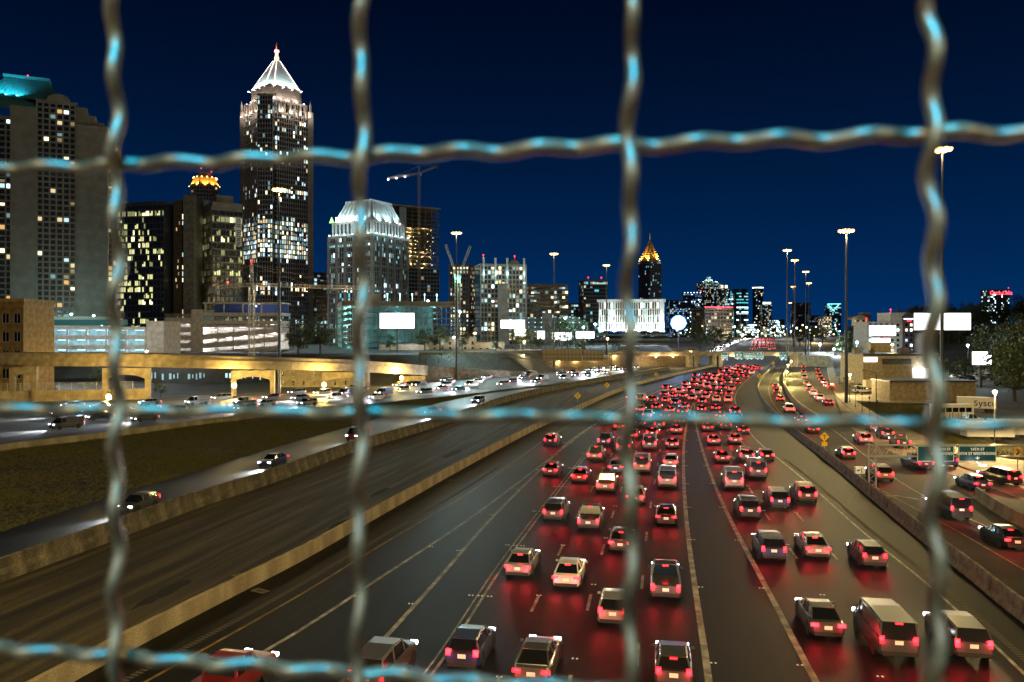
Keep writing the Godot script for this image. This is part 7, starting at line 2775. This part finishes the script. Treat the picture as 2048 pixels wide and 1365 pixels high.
	spots.append([e2, [6.0, 17.0, 29.0, 49.0, 71.0, 103.0, 140.0, 196.0, 240.0], "red", "in the right lane of the exit road"])
	spots.append([shifted(line.exit_right, -1.8), [18.0, 30.0, 47.0, 57.0, 66.0], "red", "along the pale gore paving"])
	for e in spots:
		var k := 0
		for s in e[1]:
			if s > path_length(e[0]) - 3.0:
				continue
			var w := along(e[0], s)
			var kind: String = pick(KINDS)
			var col: int = pick(COMMON)
			var dir: Vector3 = w[1] if e[2] == "red" else -w[1]
			car(kind, col, w[0] + Vector3(0, 0.03, 0), dir, "%s %s, %s from the camera %s" % [PAINTS[col][0], kind, ordinal(k), e[3]], "cars on the side roads", e[2], -w[0].z < 200, (1.1 if e[2] == "red" else 200.0) if -w[0].z < 260 else 0.0)
			k += 1
	build_parked()

func build_parked() -> void:
	# cars in the lot beside the exit road
	var k := 0
	for r in 4:
		for c in 3:
			var p := gp(1704 + c * 12 + r * 1.5, 757 + r * 10)
			var col: int = [3, 2, 0, 3, 1, 2, 3, 6, 0, 2, 4, 1][k]
			var kind: String = ["SUV", "sedan", "sedan", "van", "sedan", "SUV", "hatchback", "SUV", "sedan", "pickup", "sedan", "hatchback"][k]
			car(kind, col, p + Vector3(2.5, 0, 0), Vector3(-1, 0, -0.12).normalized(), "parked %s %s, row %s from the mast, %s from the road" % [PAINTS[col][0], kind, ["four", "three", "two", "one"][r], ["one", "two", "three"][c]], "cars parked beside the exit road", "off", true, 0.0)
			k += 1
	for e in [[1775, 766, 3, "van", "white van parked left of the low tan building"], [1777, 783, 3, "pickup", "white pickup parked nearest the low tan building's corner"]]:
		car(e[3], e[2], gp(e[0], e[1]), Vector3(-0.3, 0, -1).normalized(), e[4], "vehicles by the low tan building", "off", true, 0.0)
	for e in [[74, 784, 2, "sedan", "silver car parked behind the chain link fence"], [98, 777, 0, "sedan", "black car parked behind the silver one under the viaduct"]]:
		car(e[3], e[2], gp(e[0], e[1]) + Vector3(0, -0.3, 0), Vector3(-1, 0, -0.1).normalized(), e[4], "cars parked under the viaduct", "off", true, 0.0)
	for i in 7:
		var p := at(1908 + i * 11, 729 + (i % 2) * 4, 300 - (i % 2) * 14)
		var y := terrain(p.x, -p.z)
		car(["sedan", "SUV"][i % 2], [3, 2, 1, 0, 3, 2, 5][i], Vector3(p.x, y + 0.05, p.z), Vector3(0.2, 0, -1).normalized(), "car in the floodlit car park at the right, %s from the left" % ordinal(i), "cars in the floodlit car park", "off", false, 0.0)
	# box trailer with lettering
	var n := thing("box_trailer", "white box trailer with dark lettering beside the dark trees", "trailer", gp(1953, 824), -0.5)
	n.scale = Vector3.ONE * 0.85
	var white := mat("trailer_white", Color(0.66, 0.62, 0.54), 0.5)
	var b := MB.new()
	b.span(Vector3(-4.2, 0.95, -1.2), Vector3(4.2, 3.7, 1.2))
	part("box", b, white, n)
	b = MB.new()
	for s in [-1, 1]:
		b.box(Vector3(0, 2.3 + s * 1.33, 1.22), Vector3(8.4, 0.1, 0.06))
		b.box(Vector3(s * 4.2, 2.3, 1.22), Vector3(0.1, 2.7, 0.06))
	part("trim", b, mats["rim_alloy"], n)
	lettering(n, "Sysco", 1.35, Vector3(1.9, 2.2, 1.23), mat("trailer_ink", Color(0.02, 0.03, 0.08), 0.6), Basis(), 0.02)
	b = MB.new()
	b.span(Vector3(-4.0, 0.7, -1.0), Vector3(4.0, 0.95, 1.0))
	part("chassis", b, mats["frame_dark_steel"], n)
	for x in [2.2, 3.2, -3.2]:
		for z in [-1.0, 1.0]:
			b = MB.new()
			b.tube([Vector3(x, 0.5, z - 0.15), Vector3(x, 0.5, z + 0.15)], 0.5, 0.5, 14)
			part("wheel", b, mats["tyre_rubber"], n)
	# bus and service truck
	n = thing("white_bus", "white bus with a row of dark windows behind the service truck", "bus", gp(1914, 842), 0.05)
	b = MB.new()
	b.span(Vector3(-4.6, 0.5, -1.25), Vector3(2.6, 3.05, 1.25))
	part("body", b, white, n)
	b = MB.new()
	b.span(Vector3(-4.7, 3.05, -1.2), Vector3(2.7, 3.2, 1.2))
	part("roof", b, mats["trailer_white"], n)
	for i in 5:
		b = MB.new()
		b.box(Vector3(-3.6 + i * 1.3, 2.2, 1.26), Vector3(1.1, 0.85, 0.05))
		part("window", b, mats["car_glass"], n)
	for x in [-3.2, 1.4]:
		for z in [-1.1, 1.1]:
			b = MB.new()
			b.tube([Vector3(x, 0.48, z - 0.15), Vector3(x, 0.48, z + 0.15)], 0.48, 0.48, 14)
			part("wheel", b, mats["tyre_rubber"], n)
	n = thing("service_truck", "white service truck with a slatted load bed", "truck", gp(1929, 850), 0.02)
	b = MB.new()
	b.span(Vector3(0.2, 0.5, -0.95), Vector3(3.1, 1.25, 0.95))
	part("bonnet", b, white, n)
	b = MB.new()
	b.quad(Vector3(0.2, 1.25, 0.9), Vector3(0.35, 2.0, 0.8), Vector3(1.3, 2.0, 0.8), Vector3(2.0, 1.25, 0.9))
	b.quad(Vector3(2.0, 1.25, -0.9), Vector3(1.3, 2.0, -0.8), Vector3(0.35, 2.0, -0.8), Vector3(0.2, 1.25, -0.9))
	b.quad(Vector3(2.0, 1.25, 0.9), Vector3(1.3, 2.0, 0.8), Vector3(1.3, 2.0, -0.8), Vector3(2.0, 1.25, -0.9))
	b.quad(Vector3(0.2, 1.25, -0.9), Vector3(0.35, 2.0, -0.8), Vector3(0.35, 2.0, 0.8), Vector3(0.2, 1.25, 0.9))
	part("windows", b, mats["car_glass"], n)
	b = MB.new()
	b.box(Vector3(0.8, 2.03, 0), Vector3(1.1, 0.08, 1.7))
	b.bar(Vector3(0.25, 1.2, 0.92), Vector3(0.4, 2.0, 0.82), 0.1, 0.1)
	b.bar(Vector3(1.15, 1.2, 0.92), Vector3(1.1, 2.0, 0.82), 0.1, 0.1)
	part("cab_roof", b, white, n)
	for i in 5:
		b = MB.new()
		b.box(Vector3(-1.6, 0.95 + i * 0.26, 0.97), Vector3(3.2, 0.1, 0.06))
		part("slat", b, mats["crane_steel"], n)
	b = MB.new()
	b.span(Vector3(-3.3, 0.6, -0.9), Vector3(0.1, 0.8, 0.9))
	for x in [-3.2, -1.6, 0.0]:
		b.box(Vector3(x, 1.5, 0.9), Vector3(0.1, 1.4, 0.08))
		b.box(Vector3(x, 1.5, -0.9), Vector3(0.1, 1.4, 0.08))
	part("load_bed", b, mats["frame_dark_steel"], n)
	for x in [-2.4, 2.2]:
		for z in [-0.85, 0.85]:
			b = MB.new()
			b.tube([Vector3(x, 0.42, z - 0.13), Vector3(x, 0.42, z + 0.13)], 0.42, 0.42, 14)
			part("wheel", b, mats["tyre_rubber"], n)
	for e in [[1975, 880, 7.0, "white roofed trailer beside the lamp post"], [2034, 876, 8.0, "white roofed trailer at the right edge"]]:
		n = thing("flat_trailer", e[3], "trailer", gp(e[0], e[1]), -0.12, "white roofed trailers")
		b = MB.new()
		b.span(Vector3(-e[2] * 0.5, 0.6, -1.2), Vector3(e[2] * 0.5, 2.9, 1.2))
		part("box", b, white, n)
		for i in 3:
			b = MB.new()
			b.box(Vector3(-2.2 + i * 1.9, 2.1, 1.21), Vector3(0.25, 0.7, 0.04))
			part("vent", b, mats["frame_dark_steel"], n)
		for x in [-1.2, 1.2]:
			for z in [-1.0, 1.0]:
				b = MB.new()
				b.tube([Vector3(x, 0.36, z - 0.12), Vector3(x, 0.36, z + 0.12)], 0.36, 0.36, 12)
				part("wheel", b, mats["tyre_rubber"], n)

# ---------------------------------------------------------------- trees
func tree_mesh(k: int) -> Array:
	var r := RandomNumberGenerator.new()
	r.seed = 100 + k
	var wood := MB.new()
	var leaf := MB.new()
	var h := 5.0
	wood.tube([Vector3(0, -0.6, 0), Vector3(0.1, h * 0.35, 0), Vector3(-0.05, h * 0.7, 0.1), Vector3(0.05, h * 1.05, 0)], 0.24, 0.07, 7)
	var clumps := []
	for i in 15:
		var a := r.randf_range(0, TAU)
		var y := r.randf_range(0.42, 1.35) * h
		var reach := 2.6 * sqrt(maxf(0.05, 1.0 - pow((y / h - 0.9) / 0.62, 2.0))) * r.randf_range(0.45, 1.0)
		var c := Vector3(cos(a) * reach, y, sin(a) * reach)
		clumps.append([c, r.randf_range(0.75, 1.35)])
		wood.tube([Vector3(0, y * 0.55 + 0.5, 0), c * 0.6 + Vector3(0, y * 0.28, 0), c], 0.09, 0.02, 5)
	for q in clumps:
		for i in 95:
			var d := Vector3(r.randfn(0, 1), r.randfn(0, 0.8), r.randfn(0, 1)).normalized() * pow(r.randf(), 0.4)
			var p: Vector3 = q[0] + d * q[1]
			var x := Vector3(r.randfn(0, 1), r.randfn(0, 1), r.randfn(0, 1)).normalized()
			var y := x.cross(Vector3(r.randfn(0, 1), r.randfn(0, 1), r.randfn(0, 1)).normalized()).normalized()
			var s := r.randf_range(0.12, 0.26)
			leaf.quad(p - x * s, p + y * s * 0.6, p + x * s, p - y * s * 0.6)
	return [wood.mesh(), leaf.mesh()]

func tree(k: int, where: Vector3, size: Vector3, label: String, group: String, called := "tree") -> void:
	if not shared.has("tree%d" % k):
		shared["tree%d" % k] = tree_mesh(k)
	var q: Array = shared["tree%d" % k]
	var o := thing(called, label, "tree" if called == "tree" else "shrub", where, rr(0, TAU), group)
	o.scale = size
	part("trunk", q[0], mat("bark", Color(0.06, 0.045, 0.03), 0.9), o)
	var lm := mat("leaf_%d" % (k % 2), [Color(0.022, 0.036, 0.012), Color(0.028, 0.034, 0.012)][k % 2], 0.7)
	lm.backlight_enabled = true
	lm.backlight = Color(0.02, 0.03, 0.01).linear_to_srgb()
	part("crown", q[1], lm, o)

func build_trees() -> void:
	# wood on the right-hand rise
	for i in 74:
		var px := 1690.0 + 400.0 * fmod(i * 0.618, 1.0)
		var d := 350.0 + 330.0 * fmod(i * 0.7548, 1.0)
		if px < 1760 and d < 480:
			d += 160
		if px > 1725 and px < 1960 and d < 500:
			d = 500 + fmod(i * 37.0, 160.0)
		var x := (px - 1024.0) / K * d
		var s := rr(1.6, 2.7)
		tree(i % 4, Vector3(x, terrain(x, d), -d), Vector3(s * rr(0.9, 1.25), s, s * rr(0.9, 1.25)), "dark leafy tree of the wood on the right rise", "trees of the wood on the right rise")
	# trees between the car park and the right edge, nearer
	for e in [[2030, 790, 200, 2.2, "big dark tree behind the bright lamp post"], [2062, 800, 186, 2.4, "big dark tree at the right edge"], [2038, 770, 262, 2.2, "dark tree left of the big ones, behind the low billboard's end"], [1930, 775, 268, 1.2, "round dark tree behind the low tan building"], [2035, 760, 240, 2.8, "tall dark tree filling the right edge above the trailer"], [2075, 775, 205, 2.8, "dark tree cut by the right edge of the view"], [1985, 745, 285, 2.7, "dark tree behind the low billboard"], [1860, 790, 207, 0.7, "low shrub against the tan wall, left one"], [1890, 790, 206, 0.8, "low shrub against the tan wall, right one"]]:
		var p := at(e[0], 668, e[2])
		tree(int(e[0]) % 4, Vector3(p.x, terrain(p.x, e[2]), p.z), Vector3.ONE * e[3], e[4], "trees on the right")
	# single trees
	for e in [[595, 716, 300, 1.7, "dark tree left of the long garage corner"], [640, 716, 305, 1.9, "dark tree before the long garage corner"], [66, 705, 262, 1.1, "leafy tree beside the stucco building"], [194, 712, 262, 0.9, "leafy tree before the small garage"], [320, 790, 212, 0.6, "bush beside the second viaduct pier"], [992, 712, 330, 0.75, "small round tree in front of the lawn"], [880, 690, 352, 1.6, "wide dark tree behind the low cream building, left one"], [850, 690, 360, 1.5, "wide dark tree left of the low cream building"], [925, 688, 350, 1.3, "dark tree behind the mast on the bank"], [1032, 698, 372, 1.3, "tree lit orange by a street light"], [1060, 698, 376, 1.4, "bushy tree left of the overhead sign frame"], [1078, 694, 376, 0.9, "tree lit green behind the sign frame"], [1110, 696, 388, 1.2, "tree behind the overhead sign frame"], [1135, 696, 392, 1.3, "tree right of the mast behind the sign frame"], [1165, 694, 396, 1.2, "tree under the rightmost small billboard"], [1235, 690, 420, 1.6, "tree at the foot of the columned building, left one"], [1262, 690, 425, 1.5, "tree at the foot of the columned building, right one"], [1120, 660, 470, 2.4, "tall dark tree under the teal star light"], [1160, 655, 475, 2.2, "tall dark tree right of the teal star light"], [1400, 670, 560, 3.2, "broad dark tree below the red roof line, left one"], [1430, 675, 600, 2.6, "broad dark tree below the red roof line, right one"], [1460, 682, 640, 1.6, "small tree at the head of the oncoming lanes"], [1715, 700, 395, 1.5, "tree lit green left of the warehouse"], [1840, 692, 330, 1.1, "tree behind the warehouse roof, left one"], [1880, 694, 330, 1.2, "tree behind the warehouse roof, right one"], [1925, 712, 310, 1.1, "pale lit tree in the car park"], [1900, 716, 305, 0.9, "small tree left of the pale lit one"], [780, 700, 345, 0.9, "small dark tree below the large billboard"], [1600, 688, 640, 2.0, "dark tree between freeway and crossing, left one"], [1622, 686, 660, 2.2, "dark tree between freeway and crossing, middle one"], [1645, 684, 690, 2.2, "dark tree between freeway and crossing, right one"], [1690, 690, 520, 2.0, "dark tree right of the crossing"]]:
		var p := at(e[0], e[1], e[2])
		var y := terrain(p.x, e[2])
		tree(int(e[0]) % 4, Vector3(p.x, y, p.z), Vector3.ONE * e[3], e[4], "single trees and bushes", "tree" if e[3] > 0.65 else "bush")
	# scrub on the bank
	var b := MB.new()
	for i in 5200:
		var px := rr(838, 1010)
		var d := rr(262, 318)
		var x := (px - 1024.0) / K * d
		var y := terrain(x, d)
		if y < 0.5:
			continue
		var a := rr(0, TAU)
		var q := Vector3(cos(a), 0, sin(a)) * 0.12
		b.tri(Vector3(x, y - 0.1, -d) - q, Vector3(x + rr(-0.3, 0.3), y + rr(0.2, 0.7), -d + rr(-0.3, 0.3)), Vector3(x, y - 0.1, -d) + q)
	var o := structure("bank_scrub", b, mat("scrub_green", Color(0.1, 0.09, 0.03), 0.9))
	o.set_meta("kind", "stuff")
	tag(o, "rough grass and scrub on the bank above the ramp wall", "scrub")

func _ready() -> void:
	rng.seed = 17
	# ---- camera
	var cam := Camera3D.new()
	cam.name = "camera"
	add_child(cam)
	var lens := CameraAttributesPhysical.new()
	lens.frustum_focal_length = 28.0
	lens.frustum_near = 0.05
	lens.frustum_far = 9000.0
	lens.frustum_focus_distance = 260.0
	lens.exposure_aperture = 15.0
	cam.attributes = lens
	cam.near = 0.05
	cam.far = 9000.0
	cam.position = Vector3(0, EYE_Y, 0)
	cam.projection = Camera3D.PROJECTION_FRUSTUM
	cam.size = 2.0 * 0.05 * 682.5 / K
	cam.frustum_offset = Vector2(0, (SKYLINE - 682.5) / K * 0.05)
	cam.current = true
	# ---- night sky
	var env := Environment.new()
	env.background_mode = Environment.BG_SKY
	var sky := Sky.new()
	var dome := ProceduralSkyMaterial.new()
	dome.sky_top_color = Color(0.0001, 0.0007, 0.005).linear_to_srgb()
	dome.sky_horizon_color = Color(0.0005, 0.031, 0.135).linear_to_srgb()
	dome.sky_curve = 0.115
	dome.ground_horizon_color = Color(0.002, 0.008, 0.02).linear_to_srgb()
	dome.ground_bottom_color = Color(0.002, 0.002, 0.002).linear_to_srgb()
	sky.sky_material = dome
	env.sky = sky
	env.background_energy_multiplier = 0.75
	env.tonemap_mode = Environment.TONE_MAPPER_LINEAR
	env.tonemap_exposure = 1.35
	env.sdfgi_enabled = true
	env.ssao_enabled = true
	env.ssil_enabled = true
	var world := WorldEnvironment.new()
	world.name = "environment"
	world.environment = env
	add_child(world)
	# ---- dim directional fill added as city glow on the facades
	var fill_light := DirectionalLight3D.new()
	fill_light.name = "city_glow_fill"
	fill_light.light_color = Color(1.0, 0.88, 0.7)
	fill_light.light_energy = 0.01
	fill_light.light_angular_distance = 12.0
	fill_light.shadow_enabled = true
	fill_light.rotation_degrees = Vector3(-35, -25, 0)
	add_child(fill_light)
	# ---- setting
	build_terrain()
	build_roads()
	build_structures()
	build_lamps()
	build_far_lights()
	build_signs()
	build_city()
	build_midtown()
	build_traffic()
	build_trees()
	build_fence()
